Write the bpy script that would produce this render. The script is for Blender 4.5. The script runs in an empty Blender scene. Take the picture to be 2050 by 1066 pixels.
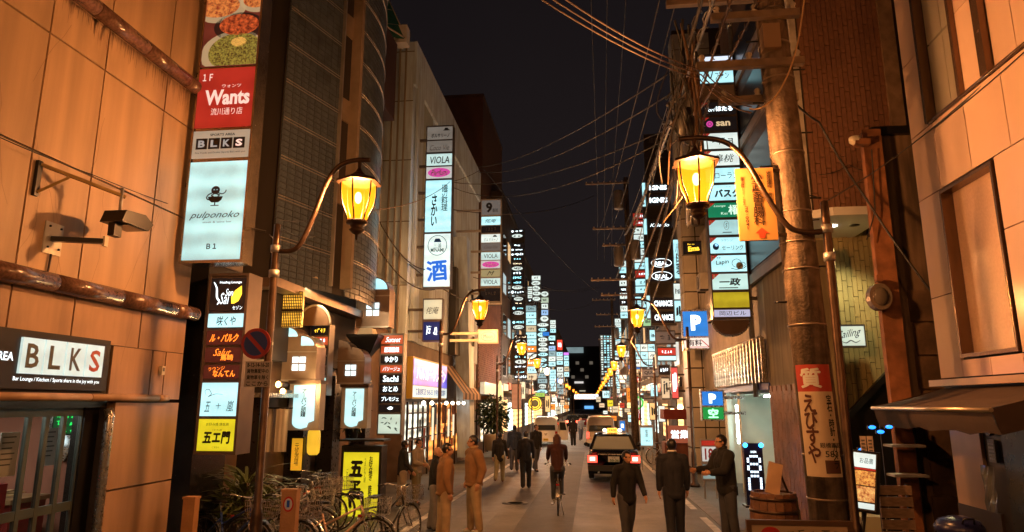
import bpy, bmesh, math, random
import numpy as np
from mathutils import Vector, Matrix

RND = random.Random(11)
S = bpy.context.scene
COL = S.collection

# ---------------------------------------------------------------- camera, sky, exposure
F_PX, CAM_Z = 1350.0, 2.35
PITCH, YAW = math.radians(11.51), math.radians(6.54)
cam_data = bpy.data.cameras.new('camera')
cam_data.sensor_width = 36.0
cam_data.lens = 36.0 * F_PX / 2050.0
cam_data.clip_start = 0.05
cam_data.clip_end = 3000.0
cam = bpy.data.objects.new('camera', cam_data)
COL.objects.link(cam)
cam.location = (0, 0, CAM_Z)
cam.rotation_euler = (math.radians(90) + PITCH, 0, YAW)
S.camera = cam

world = bpy.data.worlds.new('World')
S.world = world
world.use_nodes = True
wn = world.node_tree
bgn = wn.nodes['Background']
SKY = (0.0082, 0.0056, 0.0060)
bgn.inputs['Color'].default_value = (*SKY, 1)
# city glow: a little warmer and lighter low down, faint cloud, the same all round
_tc = wn.nodes.new('ShaderNodeTexCoord'); _sx = wn.nodes.new('ShaderNodeSeparateXYZ'); _n = wn.nodes.new('ShaderNodeTexNoise'); _n.inputs['Scale'].default_value = 2.2; _n.inputs['Detail'].default_value = 5
_cr = wn.nodes.new('ShaderNodeValToRGB'); _cr.color_ramp.elements[0].position = 0.0; _cr.color_ramp.elements[0].color = (.0115, .0084, .0086, 1); _cr.color_ramp.elements[1].position = .75; _cr.color_ramp.elements[1].color = (.0046, .0034, .0039, 1)
_ad = wn.nodes.new('ShaderNodeMath'); _ad.operation = 'MULTIPLY_ADD'; _ad.inputs[1].default_value = .5
_mu = wn.nodes.new('ShaderNodeMath'); _mu.operation = 'SUBTRACT'; _mu.inputs[1].default_value = .25
wn.links.new(_tc.outputs['Generated'], _sx.inputs[0]); wn.links.new(_tc.outputs['Generated'], _n.inputs['Vector'])
wn.links.new(_n.outputs['Fac'], _ad.inputs[0]); wn.links.new(_sx.outputs['Z'], _mu.inputs[0]); wn.links.new(_mu.outputs[0], _ad.inputs[2]); wn.links.new(_ad.outputs[0], _cr.inputs['Fac']); wn.links.new(_cr.outputs['Color'], bgn.inputs['Color'])
bgn.inputs['Strength'].default_value = 1.0
S.view_settings.view_transform = 'Standard'
S.view_settings.look = 'None'
S.view_settings.gamma = 1.0
S.view_settings.use_curve_mapping = False
S.view_settings.exposure = 0.5
S.render.engine = 'CYCLES'
S.cycles.use_denoising = True
S.cycles.max_bounces = 6
S.cycles.diffuse_bounces = 3
S.cycles.glossy_bounces = 3
S.cycles.transmission_bounces = 4
S.cycles.transparent_max_bounces = 10
S.cycles.caustics_reflective = False
S.cycles.caustics_refractive = False
S.cycles.sample_clamp_indirect = 4.0

# ---------------------------------------------------------------- surveying the street from the photograph
_fw = Vector((-math.sin(YAW) * math.cos(PITCH), math.cos(YAW) * math.cos(PITCH), math.sin(PITCH)))
_rt = Vector((math.cos(YAW), math.sin(YAW), 0))
_up = _rt.cross(_fw)
def ray(px, py): return _fw + _rt * ((px - 1025) / F_PX) - _up * ((py - 533) / F_PX)
def aX(px, py, X):
    d = ray(px, py); return Vector((0, 0, CAM_Z)) + d * (X / d.x)
def aY(px, py, Y):
    d = ray(px, py); return Vector((0, 0, CAM_Z)) + d * (Y / d.y)

# ---------------------------------------------------------------- materials
MATS = {}
def M(name, col=(.5, .5, .5), rough=.6, metal=0.0, var=.0, vs=3.0, bump=0.0, bs=40.0, dirt=0.0, ds=1.2, spec=.5, streak=False):
    if name in MATS: return MATS[name]
    m = bpy.data.materials.new(name); m.use_nodes = True
    nt = m.node_tree; p = nt.nodes['Principled BSDF']
    p.inputs['Roughness'].default_value = rough
    p.inputs['Metallic'].default_value = metal
    p.inputs['Specular IOR Level'].default_value = spec
    p.inputs['Base Color'].default_value = (*col, 1)
    tc = nt.nodes.new('ShaderNodeTexCoord')
    cur = None
    def noise(scale, detail=4, vec=None):
        n = nt.nodes.new('ShaderNodeTexNoise'); n.inputs['Scale'].default_value = scale; n.inputs['Detail'].default_value = detail
        nt.links.new(vec or tc.outputs['Object'], n.inputs['Vector']); return n
    def mult(prev, fac_socket, lo, hi, a, b):
        mr = nt.nodes.new('ShaderNodeMapRange'); mr.inputs['From Min'].default_value = lo; mr.inputs['From Max'].default_value = hi
        mr.inputs['To Min'].default_value = a; mr.inputs['To Max'].default_value = b
        nt.links.new(fac_socket, mr.inputs['Value'])
        mx = nt.nodes.new('ShaderNodeMix'); mx.data_type = 'RGBA'; mx.blend_type = 'MULTIPLY'; mx.inputs['Factor'].default_value = 1
        if prev is None: mx.inputs['A'].default_value = (*col, 1)
        else: nt.links.new(prev, mx.inputs['A'])
        nt.links.new(mr.outputs['Result'], mx.inputs['B']); return mx.outputs['Result']
    if var:
        cur = mult(cur, noise(vs).outputs['Fac'], .3, .7, 1 - var, 1 + var)
    if dirt:
        vec = None
        if streak:
            mp = nt.nodes.new('ShaderNodeMapping'); mp.inputs['Scale'].default_value = (4, 4, .35)
            nt.links.new(tc.outputs['Object'], mp.inputs['Vector']); vec = mp.outputs['Vector']
        cur = mult(cur, noise(ds, 7, vec).outputs['Fac'], .42, .62, 1.0, 1.0 - dirt)
    if cur is not None: nt.links.new(cur, p.inputs['Base Color'])
    if var:
        n2 = noise(vs * 4)
        mr = nt.nodes.new('ShaderNodeMapRange'); mr.inputs['To Min'].default_value = max(.05, rough - .12); mr.inputs['To Max'].default_value = min(1, rough + .12)
        nt.links.new(n2.outputs['Fac'], mr.inputs['Value']); nt.links.new(mr.outputs['Result'], p.inputs['Roughness'])
    if bump:
        b = nt.nodes.new('ShaderNodeBump'); b.inputs['Strength'].default_value = bump; b.inputs['Distance'].default_value = .02
        nt.links.new(noise(bs, 5).outputs['Fac'], b.inputs['Height']); nt.links.new(b.outputs['Normal'], p.inputs['Normal'])
    MATS[name] = m
    return m
def EM(name, col, st=1.0, var=.0, vs=2.5, rough=.35):
    """a lit surface: acrylic over tubes, neon, bulbs; the light is a little uneven as the tubes behind are"""
    if name in MATS: return MATS[name]
    if name.startswith('lit_'): st *= .70
    m = bpy.data.materials.new(name); m.use_nodes = True
    nt = m.node_tree; p = nt.nodes['Principled BSDF']
    p.inputs['Base Color'].default_value = (*[c * .5 for c in col], 1); p.inputs['Roughness'].default_value = rough
    p.inputs['Emission Color'].default_value = (*col, 1); p.inputs['Emission Strength'].default_value = st
    if var:
        tc = nt.nodes.new('ShaderNodeTexCoord')
        n = nt.nodes.new('ShaderNodeTexNoise'); n.inputs['Scale'].default_value = vs; n.inputs['Detail'].default_value = 3
        nt.links.new(tc.outputs['Object'], n.inputs['Vector'])
        mr = nt.nodes.new('ShaderNodeMapRange'); mr.inputs['From Min'].default_value = .3; mr.inputs['From Max'].default_value = .7
        mr.inputs['To Min'].default_value = st * (1 - var); mr.inputs['To Max'].default_value = st * (1 + var)
        # tubes behind the acrylic show as soft level bands, and the face has a fine grain
        w = nt.nodes.new('ShaderNodeTexWave'); w.bands_direction = 'Z'; w.inputs['Scale'].default_value = .9; w.inputs['Distortion'].default_value = .6
        nt.links.new(tc.outputs['Object'], w.inputs['Vector'])
        g = nt.nodes.new('ShaderNodeTexNoise'); g.inputs['Scale'].default_value = 70; nt.links.new(tc.outputs['Object'], g.inputs['Vector'])
        a1 = nt.nodes.new('ShaderNodeMath'); a1.operation = 'MULTIPLY_ADD'; a1.inputs[1].default_value = .30; a1.inputs[2].default_value = -.15; nt.links.new(w.outputs['Fac'], a1.inputs[0])
        a2 = nt.nodes.new('ShaderNodeMath'); a2.operation = 'MULTIPLY_ADD'; a2.inputs[1].default_value = .18; nt.links.new(g.outputs['Fac'], a2.inputs[0]); nt.links.new(a1.outputs[0], a2.inputs[2])
        a3 = nt.nodes.new('ShaderNodeMath'); a3.operation = 'ADD'; nt.links.new(n.outputs['Fac'], a3.inputs[0]); nt.links.new(a2.outputs[0], a3.inputs[1])
        a4 = nt.nodes.new('ShaderNodeMath'); a4.operation = 'SUBTRACT'; a4.inputs[1].default_value = .09; nt.links.new(a3.outputs[0], a4.inputs[0])
        nt.links.new(a4.outputs[0], mr.inputs['Value']); nt.links.new(mr.outputs['Result'], p.inputs['Emission Strength'])
    MATS[name] = m
    return m
def glassy(name, tint, see=.85, rough=.05, emit=0):
    if name in MATS: return MATS[name]
    m = bpy.data.materials.new(name); m.use_nodes = True
    nt = m.node_tree; out = nt.nodes['Material Output']; p = nt.nodes['Principled BSDF']
    p.inputs['Base Color'].default_value = (*tint, 1); p.inputs['Roughness'].default_value = rough
    if emit:
        p.inputs['Emission Color'].default_value = (*tint, 1); p.inputs['Emission Strength'].default_value = emit
    tr = nt.nodes.new('ShaderNodeBsdfTransparent'); tr.inputs['Color'].default_value = (*[min(1, .6 + .4 * c) for c in tint], 1)
    mx = nt.nodes.new('ShaderNodeMixShader'); mx.inputs['Fac'].default_value = see
    nt.links.new(p.outputs[0], mx.inputs[1]); nt.links.new(tr.outputs[0], mx.inputs[2]); nt.links.new(mx.outputs[0], out.inputs['Surface'])
    MATS[name] = m
    return m

# ---------------------------------------------------------------- mesh building
class MB:
    def __init__(s): s.v = []; s.f = []; s.mi = []; s.cur = 0; s.sm = []
    def add(s, vs, fs, smooth=False):
        o = len(s.v); s.v += [tuple(v) for v in vs]
        for f in fs: s.f.append(tuple(i + o for i in f)); s.mi.append(s.cur); s.sm.append(smooth)
        return s
    def box(s, x0, x1, y0, y1, z0, z1):
        return s.add([(x0, y0, z0), (x1, y0, z0), (x1, y1, z0), (x0, y1, z0), (x0, y0, z1), (x1, y0, z1), (x1, y1, z1), (x0, y1, z1)],
                     [(3, 2, 1, 0), (4, 5, 6, 7), (0, 1, 5, 4), (1, 2, 6, 5), (2, 3, 7, 6), (3, 0, 4, 7)])
    def cbox(s, c, sx, sy, sz): return s.box(c[0] - sx / 2, c[0] + sx / 2, c[1] - sy / 2, c[1] + sy / 2, c[2] - sz / 2, c[2] + sz / 2)
    def obox(s, a, b, w, h, up=(0, 0, 1)):
        """a bar of section w x h from a to b"""
        a, b = Vector(a), Vector(b); d = (b - a).normalized(); u = Vector(up)
        if abs(d.dot(u)) > .98: u = Vector((0, 1, 0))
        r = d.cross(u).normalized() * (w / 2); t = r.cross(d).normalized() * (h / 2)
        vs = [p + q for p in (a, b) for q in (-r - t, r - t, r + t, -r + t)]
        return s.add(vs, [(3, 2, 1, 0), (4, 5, 6, 7), (0, 1, 5, 4), (1, 2, 6, 5), (2, 3, 7, 6), (3, 0, 4, 7)])
    def tube(s, pts, r, n=8, cap=True, closed=False, smooth=True):
        pts = [Vector(p) for p in pts]; k = len(pts)
        rs = r if isinstance(r, (list, tuple)) else [r] * k
        t0 = (pts[1] - pts[0]).normalized(); ref = Vector((0, 0, 1)) if abs(t0.z) < .9 else Vector((1, 0, 0))
        nrm = (ref - t0 * ref.dot(t0)).normalized(); vs = []
        for i in range(k):
            if closed: t = (pts[(i + 1) % k] - pts[i - 1]).normalized()
            else: t = (pts[min(i + 1, k - 1)] - pts[max(i - 1, 0)]).normalized()
            nrm = (nrm - t * nrm.dot(t)).normalized(); bi = t.cross(nrm)
            for j in range(n):
                a = 2 * math.pi * j / n; vs.append(pts[i] + (nrm * math.cos(a) + bi * math.sin(a)) * rs[i])
        fs = []
        for i in range(k if closed else k - 1):
            for j in range(n):
                i2 = (i + 1) % k; fs.append((i * n + j, i * n + (j + 1) % n, i2 * n + (j + 1) % n, i2 * n + j))
        s.add(vs, fs, smooth)
        if cap and not closed:
            o = len(s.v) - k * n
            for f in (tuple(o + j for j in reversed(range(n))), tuple(o + (k - 1) * n + j for j in range(n))):
                s.f.append(f); s.mi.append(s.cur); s.sm.append(False)
        return s
    def lathe(s, prof, c=(0, 0, 0), n=16, smooth=True, a0=0.0):
        vs = []
        for (r, z) in prof:
            for j in range(n):
                a = a0 + 2 * math.pi * j / n; vs.append((c[0] + r * math.cos(a), c[1] + r * math.sin(a), c[2] + z))
        fs = [(i * n + j, i * n + (j + 1) % n, (i + 1) * n + (j + 1) % n, (i + 1) * n + j) for i in range(len(prof) - 1) for j in range(n)]
        fs += [tuple(reversed(range(n))), tuple((len(prof) - 1) * n + j for j in range(n))]
        return s.add(vs, fs, smooth)
    def prism(s, poly, y0, y1):
        """outline in x,z pushed along y"""
        n = len(poly); vs = [(p[0], y0, p[1]) for p in poly] + [(p[0], y1, p[1]) for p in poly]
        return s.add(vs, [tuple(range(n)), tuple(reversed(range(n, 2 * n)))] + [(j, n + j, n + (j + 1) % n, (j + 1) % n) for j in range(n)])
    def prismx(s, poly, x0, x1):
        """outline in y,z pushed along x"""
        n = len(poly); vs = [(x0, p[0], p[1]) for p in poly] + [(x1, p[0], p[1]) for p in poly]
        return s.add(vs, [tuple(range(n)), tuple(reversed(range(n, 2 * n)))] + [(j, n + j, n + (j + 1) % n, (j + 1) % n) for j in range(n)])
    def ell(s, c, r, n=12, m=8):
        vs, fs = [], []
        for i in range(m + 1):
            t = math.pi * i / m
            for j in range(n):
                a = 2 * math.pi * j / n
                vs.append((c[0] + r[0] * math.sin(t) * math.cos(a), c[1] + r[1] * math.sin(t) * math.sin(a), c[2] - r[2] * math.cos(t)))
        for i in range(m):
            for j in range(n): fs.append((i * n + j, i * n + (j + 1) % n, (i + 1) * n + (j + 1) % n, (i + 1) * n + j))
        return s.add(vs, fs, True)
    def cap(s, a, b, ra, rb, n=10):
        """tapered capsule"""
        a, b = Vector(a), Vector(b); d = (b - a); L = d.length or 1e-4; d = d / L; pts, rs = [], []
        for k in range(5):
            t = math.pi / 2 * (1 - k / 4); pts.append(a - d * ra * math.sin(t)); rs.append(max(ra * math.cos(t), .001))
        for k in range(5):
            t = math.pi / 2 * k / 4; pts.append(b + d * rb * math.sin(t)); rs.append(max(rb * math.cos(t), .001))
        return s.tube(pts, rs, n)
    def sheet(s, pts): return s.add(pts, [tuple(range(len(pts)))])
    def mesh(s, name, mats):
        me = bpy.data.meshes.new(name); me.from_pydata(s.v, [], s.f)
        mats = mats if isinstance(mats, (list, tuple)) else [mats]
        for m in mats: me.materials.append(m)
        if len(mats) > 1: me.polygons.foreach_set('material_index', s.mi)
        me.polygons.foreach_set('use_smooth', s.sm)
        me.update()
        return me
    def build(s, name, mats, parent=None, world=False, kind=None):
        return put(name, s.mesh(name, mats), parent, world, kind)

ORIG = {}
def put(name, me, parent=None, world=False, kind=None):
    o = bpy.data.objects.new(name, me); COL.objects.link(o)
    if parent is not None:
        o.parent = parent
        if world: o.matrix_parent_inverse = base_matrix(parent).inverted()
    if kind: o['kind'] = kind
    return o
def base_matrix(o):
    m = Matrix.Translation(o.location) @ o.rotation_euler.to_matrix().to_4x4()
    if o.parent is not None: m = base_matrix(o.parent) @ o.matrix_parent_inverse @ m
    return m
def tag(o, label, cat, group=None, kind=None):
    if label: o['label'] = label
    if cat: o['category'] = cat
    if group: o['group'] = group
    if kind: o['kind'] = kind
    return o
def thing(name, label, cat, loc=(0, 0, 0), rz=0.0, group=None):
    o = bpy.data.objects.new(name, None); COL.objects.link(o)
    o.empty_display_size = .2
    o.location = loc; o.rotation_euler = (0, 0, math.radians(rz))
    return tag(o, label, cat, group)
def struct(name, mb, m):
    return mb.build(name, m, kind='structure')
def copy_tree(o, parent=None):
    c = o.copy(); COL.objects.link(c)
    if parent is not None: c.parent = parent
    for ch in list(o.children): copy_tree(ch, c)
    return c
def recolor(o, m):
    o.material_slots[0].link = 'OBJECT'; o.material_slots[0].material = m
_cubes = {}
def block(name, m, c, size, parent, rz=0.0, world=True, rx=0.0):
    """one of many alike pieces: a shared bevelled cube mesh per material, scaled"""
    me = _cubes.get(m.name)
    if me is None:
        bm = bmesh.new(); bmesh.ops.create_cube(bm, size=1.0)
        me = bpy.data.meshes.new('piece'); bm.to_mesh(me); bm.free(); me.materials.append(m); _cubes[m.name] = me
    o = bpy.data.objects.new(name, me); COL.objects.link(o)
    o.location = c; o.scale = size; o.rotation_euler = (rx, 0, rz)
    if parent is not None:
        o.parent = parent
        if world: o.matrix_parent_inverse = base_matrix(parent).inverted()
    return o

# ---------------------------------------------------------------- lettering: flat print in x,z facing -y
_txt = {}
def glyphs(body, vert=False, bold=0.0, shear=0.0):
    fake = bold if max(map(ord, body)) > 0x2000 else 0.0   # heavy east-asian strokes: shifted overprints
    k = (body, vert, bold, shear)
    if k not in _txt:
        c = bpy.data.curves.new('lettering', 'FONT')
        c.body = '\n'.join(body.replace('ー', '｜')) if vert else body
        c.align_x = 'CENTER'; c.resolution_u = 2; c.offset = 0.0 if fake else bold; c.shear = shear
        if vert: c.space_line = .82
        ob = bpy.data.objects.new('lettering', c)
        me = bpy.data.meshes.new_from_object(ob)
        n = len(me.vertices); co = np.empty(n * 3, np.float32); me.vertices.foreach_get('co', co); co = co.reshape(-1, 3)[:, :2]
        fs = [tuple(p.vertices) for p in me.polygons]; lay = np.zeros(n)
        if fake:
            sh = [(0, 0), (fake, 0), (-fake, 0), (0, fake), (0, -fake)]; fs = [tuple(i + q * n for i in f) for q in range(5) for f in fs]
            lay = np.repeat(np.arange(5), n); co = np.concatenate([co + np.array(d, np.float32) for d in sh])
        mn, mxx = co.min(0), co.max(0); co = (co - (mn + mxx) / 2) / np.maximum(mxx - mn, 1e-4)
        _txt[k] = (np.column_stack([co, lay]), fs, (mxx - mn))
        bpy.data.objects.remove(ob); bpy.data.curves.remove(c); bpy.data.meshes.remove(me)
    return _txt[k]
def text(body, cx, cz, w, h, m, parent, y=-.004, vert=False, bold=0.0, shear=0.0, rot=0.0, keep=False, name='lettering', slant=0.0):
    co, fs, bb = glyphs(body, vert, bold, shear)
    if keep:
        s = min(w / bb[0], h / bb[1]); w, h = bb[0] * s, bb[1] * s
    x, z = co[:, 0] * w, co[:, 1] * h
    z = z + x * slant
    ca, sa = math.cos(rot), math.sin(rot)
    vs = np.stack([cx + x * ca - z * sa, y - co[:, 2] * .0004, cz + x * sa + z * ca], 1)
    me = bpy.data.meshes.new(name); me.from_pydata(vs.tolist(), [], fs); me.materials.append(m); me.update()
    return put(name, me, parent)
def scribble(cx, cz, w, h, m, parent, y, seed, n=4, wd=.10, name='lettering'):
    """a word too far off to read: brush strokes"""
    r = random.Random(seed); mb = MB()
    for i in range(n):
        x0 = cx - w / 2 + w * (i + .12) / n; cw = w / n * .76
        for k in range(r.randint(3, 5)):
            if r.random() < .55:
                zz = cz + h * (r.random() - .5) * .8; a = (x0 + cw * r.random() * .3, y, zz); b = (x0 + cw * (.7 + r.random() * .3), y, zz + h * (r.random() - .4) * .22)
            else:
                xx = x0 + cw * (.15 + r.random() * .7); a = (xx, y, cz + h * (.2 + r.random() * .28)); b = (xx + cw * (r.random() - .6) * .4, y, cz - h * (.15 + r.random() * .3))
            mb.obox(a, b, .002, h * wd, up=(0, -1, 0)) if False else mb.obox(a, b, h * wd, .003, up=(0, 1, 0))
    return mb.build(name, m, parent)
def ellipse_pts(cx, cz, rx, rz, n=24, a0=0.0, a1=2 * math.pi):
    full = abs(a1 - a0 - 2 * math.pi) < 1e-6
    k = n if full else n + 1
    return [(cx + rx * math.cos(a0 + (a1 - a0) * i / n), cz + rz * math.sin(a0 + (a1 - a0) * i / n)) for i in range(k)]
def stroke_mesh(pts, wd, y, mb=None, taper=False):
    """flat brush line through x,z points"""
    mb = mb or MB(); n = len(pts); L = []; Rr = []
    for i in range(n):
        a = pts[max(i - 1, 0)]; b = pts[min(i + 1, n - 1)]; dx, dz = b[0] - a[0], b[1] - a[1]; q = math.hypot(dx, dz) or 1e-6
        t = wd / 2 * (1 if not taper else (.35 + .65 * math.sin(math.pi * (i + .6) / (n + .2))))
        L.append((pts[i][0] - dz / q * t, y, pts[i][1] + dx / q * t)); Rr.append((pts[i][0] + dz / q * t, y, pts[i][1] - dx / q * t))
    mb.add(L + Rr, [(i, i + 1, n + i + 1, n + i) for i in range(n - 1)])
    return mb
def curve_pts(ctrl, k=6):
    """Catmull-Rom through points"""
    P = [Vector(p) if len(p) == 3 else Vector((p[0], p[1], 0)) for p in ctrl]; out = []
    for i in range(len(P) - 1):
        p0, p1, p2, p3 = P[max(i - 1, 0)], P[i], P[i + 1], P[min(i + 2, len(P) - 1)]
        for j in range(k):
            t = j / k
            out.append(.5 * ((2 * p1) + (p2 - p0) * t + (2 * p0 - 5 * p1 + 4 * p2 - p3) * t * t + (3 * p1 - p0 - 3 * p2 + p3) * t ** 3))
    out.append(P[-1])
    return out if len(ctrl[0]) == 3 else [(p.x, p.y) for p in out]

# ---------------------------------------------------------------- lit sign boxes
def decorate(items, pw, ph, x0, z0, y, panel):
    for it in items:
        k = it[0]
        X = lambda u: x0 + u * pw
        Z = lambda u: z0 + u * ph
        if k == 'T':
            _, s, cx, cz, w, h, m, *o = it; o = o[0] if o else {}
            text(s, X(cx), Z(cz), w * pw, h * ph, m, panel, y, **o)
        elif k == 'R':
            _, cx, cz, w, h, m, seed, *o = it; o = o[0] if o else {}
            scribble(X(cx), Z(cz), w * pw, h * ph, m, panel, y, seed, **o)
        elif k == 'E':
            _, cx, cz, rx, rz, m, *o = it
            cl = lambda v, a, b: min(max(v, a + .004), b - .004); off = {'food': .0016, 'menu': .0016}.get(m.name[:4], .001) if m.name not in ('food_plate', 'food_pan') else .0036
            MB().sheet([(cl(a, x0, x0 + pw), y + off, cl(b, z0, z0 + ph)) for a, b in ellipse_pts(X(cx), Z(cz), rx * pw, rz * ph, 32, *(o or (0, 2 * math.pi)))]).build('emblem', m, panel)
        elif k == 'O':
            _, cx, cz, rx, rz, m, wd = it
            q = ellipse_pts(X(cx), Z(cz), rx * pw, rz * ph, 28); stroke_mesh(q + q[:1], wd, y).build('emblem', m, panel)
        elif k == 'P':
            _, pts, m = it
            MB().sheet([(X(a), y + .0015, Z(b)) for a, b in pts]).build('emblem', m, panel)
        elif k == 'S':
            _, pts, wd, m, *o = it
            q = curve_pts([(X(a), Z(b)) for a, b in pts]); stroke_mesh(q, wd * ph, y, taper=bool(o)).build('emblem', m, panel)
def sign(name, label, rect, Y, panels, d=.22, fm=None, group=None, cat='sign', arms=None, m_edge=.03, x_wall=None, shape=None, rz=0, back=None):
    """a sign box hung square to the street; rect and the panels' limits are read off the photograph at depth Y"""
    fm = fm or M('sign_frame_grey', (.17, .16, .155), .4, .6, var=.15)
    xa, ya, xb, yb = rect; ym = (ya + yb) / 2; xm = (xa + xb) / 2
    X0, X1 = aY(xa, ym, Y).x, aY(xb, ym, Y).x
    z0, z1 = aY(xm, yb, Y).z, aY(xm, ya, Y).z
    w, h = X1 - X0, z1 - z0
    t = thing(name, label, cat, ((X0 + X1) / 2, Y, z0), rz, group)
    MB().box(-w / 2, w / 2, .012, d, 0, h).build('frame', fm, t)
    mb = MB(); e = min(m_edge, w * .06)
    for (a, b, c, dd) in ((-w / 2, -w / 2 + e, 0, h), (w / 2 - e, w / 2, 0, h)): mb.box(a, b, -.012, .012, c, dd)
    mb.box(-w / 2 + e, w / 2 - e, -.012, .012, 0, e); mb.box(-w / 2 + e, w / 2 - e, -.012, .012, h - e, h)
    mb.build('frame_trim', fm, t)
    for (pa, pb, m, items) in panels:
        a = max(aY(xm, pb, Y).z - z0, e + .002); b = min(aY(xm, pa, Y).z - z0, h - e - .002)
        g = min(.012, (b - a) * .05); a += g; b -= g
        pw, ph = w - 2 * e - .004, b - a
        p = MB().box(-pw / 2, pw / 2, -.006, .012, a, b).build('panel', m, t)
        decorate(items, pw, ph, -pw / 2, a, -.011, p)
    if arms is not None:
        sx = arms; L = abs(x_wall - (X0 + X1) / 2) if x_wall is not None else w / 2 + .5
        nb = max(2, int(h / 1.1) + 1)
        for i in range(nb):
            zz = h * (i + .5) / nb
            MB().box(min(sx * w / 2, sx * L), max(sx * w / 2, sx * L), d * .3, d * .7, zz - .04, zz + .04).build('bracket', fm, t)
    return t

# ---------------------------------------------------------------- the street falls gently away from the viewer, then runs level
def gz(y): return 0.0 if y < 14 else -.0145 * (min(y, 45.0) - 14)
def onground(px, py):
    d = ray(px, py); z = 0.0
    for _ in range(30):
        p = Vector((0, 0, CAM_Z)) + d * ((z - CAM_Z) / d.z); z = gz(p.y)
    return Vector((p.x, p.y, z + .006))
# ---------------------------------------------------------------- shared materials
INK = M('ink_black', (.012, .012, .013), .55)
BLK = M('black_metal', (.018, .017, .017), .38, .4, var=.15)
BRONZE = M('bronze_metal', (.085, .052, .035), .38, .8, var=.25, vs=8)
STEEL = M('steel', (.55, .54, .52), .28, .9, var=.2, vs=6)
GALV = M('galvanised', (.36, .35, .33), .5, .7, var=.2, vs=9)
CONC = M('concrete_wall', (.40, .37, .33), .85, var=.14, vs=1.5, bump=.25, bs=30, dirt=.35, ds=1.6, streak=True)
DARKW = M('dark_wall', (.045, .036, .032), .7, var=.3, vs=2, bump=.2)
LIT_C = EM('lit_cyan_white', (.46, .88, .95), 1.15, .14)
LIT_W = EM('lit_white', (.78, .93, .88), .95, .12)
LIT_WARM = EM('lit_warm_white', (.80, .72, .50), .62, .12)
LIT_Y = EM('lit_yellow', (.78, .70, .02), .80, .10, 4)
LIT_DIM = EM('lit_dim', (.36, .30, .22), .35, .12)
LIT_BLU = EM('lit_blue', (.02, .22, .75), .9, .08)
LIT_GRN = EM('lit_green', (.01, .28, .13), .7, .1)
LIT_RED = EM('lit_red', (.55, .035, .02), .62, .15, 3)
LIT_ORG = EM('lit_orange', (.95, .28, .03), .8, .12)
LIT_MAG = EM('lit_magenta', (.75, .08, .42), .8)
PANEL_DK = EM('panel_dark', (.016, .011, .010), .35, .1, 3, .25)
PANEL_RD = EM('panel_dark_red', (.07, .012, .008), .6, .1, 3, .25)
GLOW_W = EM('glow_white', (.80, .95, 1.0), 1.5)
GLOW_O = EM('glow_orange', (1.0, .22, .02), 1.5)
GLOW_B = EM('glow_blue', (.02, .22, 1.0), 2.2)
GLOW_GR = EM('glow_green', (.02, .9, .15), 1.4)
GLOW_Y = EM('glow_yellow', (1.0, .62, .04), 1.3)
TUBE = EM('fluorescent_tube', (.85, 1.0, .92), 26.0)
RED_INK = M('red_ink', (.50, .02, .015), .5)
BLUE_INK = M('blue_ink', (.015, .10, .55), .5)
WHITE = M('white_paint', (.75, .74, .70), .5, var=.06)
CREAM = M('cream_paint', (.62, .55, .42), .5, var=.1)
GREY_INK = M('grey_ink', (.14, .13, .12), .5)

# ---------------------------------------------------------------- ground and road
ASPH = M('asphalt', (.070, .073, .080), .55, var=.35, vs=1.1, bump=.6, bs=75, dirt=.4, ds=.8)
PAVE = M('pavement_asphalt', (.115, .125, .122), .68, var=.2, vs=.8, bump=.3, bs=110, dirt=.3, ds=.6)
def strip(xa, xb, dz, ya=-40, yb=400):
    ys = sorted({ya, yb} | {y for y in (14, 45) if ya < y < yb}); g = MB()
    for u, v in zip(ys[:-1], ys[1:]): g.sheet([(xa, u, gz(u) + dz), (xb, u, gz(u) + dz), (xb, v, gz(v) + dz), (xa, v, gz(v) + dz)])
    return g
struct('ground', strip(-600, 600, 0, -60, 1500), M('ground_asphalt', (.05, .046, .043), .8, var=.2))
struct('road', strip(-3.62, 2.42, .004), ASPH)
for xa, xb in ((-6.6, -3.62), (2.42, 5.9)): struct('pavement', strip(xa, xb, .008), PAVE)
PAINT = M('road_paint', (.62, .60, .54), .6, var=.2, vs=6, bump=.3, bs=90, dirt=.55, ds=3.0)
for xa, xb, segs in ((-3.6, -3.45, [(9, 60), (64, 130), (135, 320)]), (2.22, 2.37, [(8, 15.4), (16.6, 60), (64, 130), (135, 320)])):
    for y0, y1 in segs:
        struct('road_marking', strip(xa, xb, .013, y0, y1), PAINT)
g = MB(); g.sheet([(2.45, 13.8, .013), (3.15, 13.0, .013), (3.25, 13.1, .013), (2.55, 13.9, .013)]); struct('road_marking', g, PAINT)
GUT = M('gutter_concrete', (.22, .20, .18), .8, var=.2, vs=3, bump=.3, bs=40, dirt=.35, ds=1.5)
for xa, xb in ((-4.05, -3.68), (2.46, 2.82)):
    gp = strip((xa + xb) / 2 - .02, (xa + xb) / 2 + .02, .009, 9, 60).build('gutter', M('gutter_dark', (.02, .02, .02), .9), kind='structure')
    for i in range(60):
        y = 9.3 + i * .6; block('slab', GUT, ((xa + xb) / 2, y, gz(y) - .02 + RND.random() * .006), (xb - xa, .575, .07), gp)
rr = random.Random(31); mb = MB()
for i in range(26):
    x, y = -3.3 + 5.4 * rr.random(), 12.0 + 24 * rr.random() ** 1.5; ang = rr.random() * 6.28
    for k in range(rr.randint(5, 14)):
        ang += rr.gauss(0, .5); x2, y2 = x + .16 * math.cos(ang), y + .16 * math.sin(ang); w = .006 + .006 * rr.random()
        if -3.4 < x2 < 2.2: mb.add([(x - w, y, gz(y) + .0095), (x + w, y, gz(y) + .0095), (x2 + w, y2, gz(y2) + .0095), (x2 - w, y2, gz(y2) + .0095)], [(0, 1, 2, 3)])
        x, y = x2, y2
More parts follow.
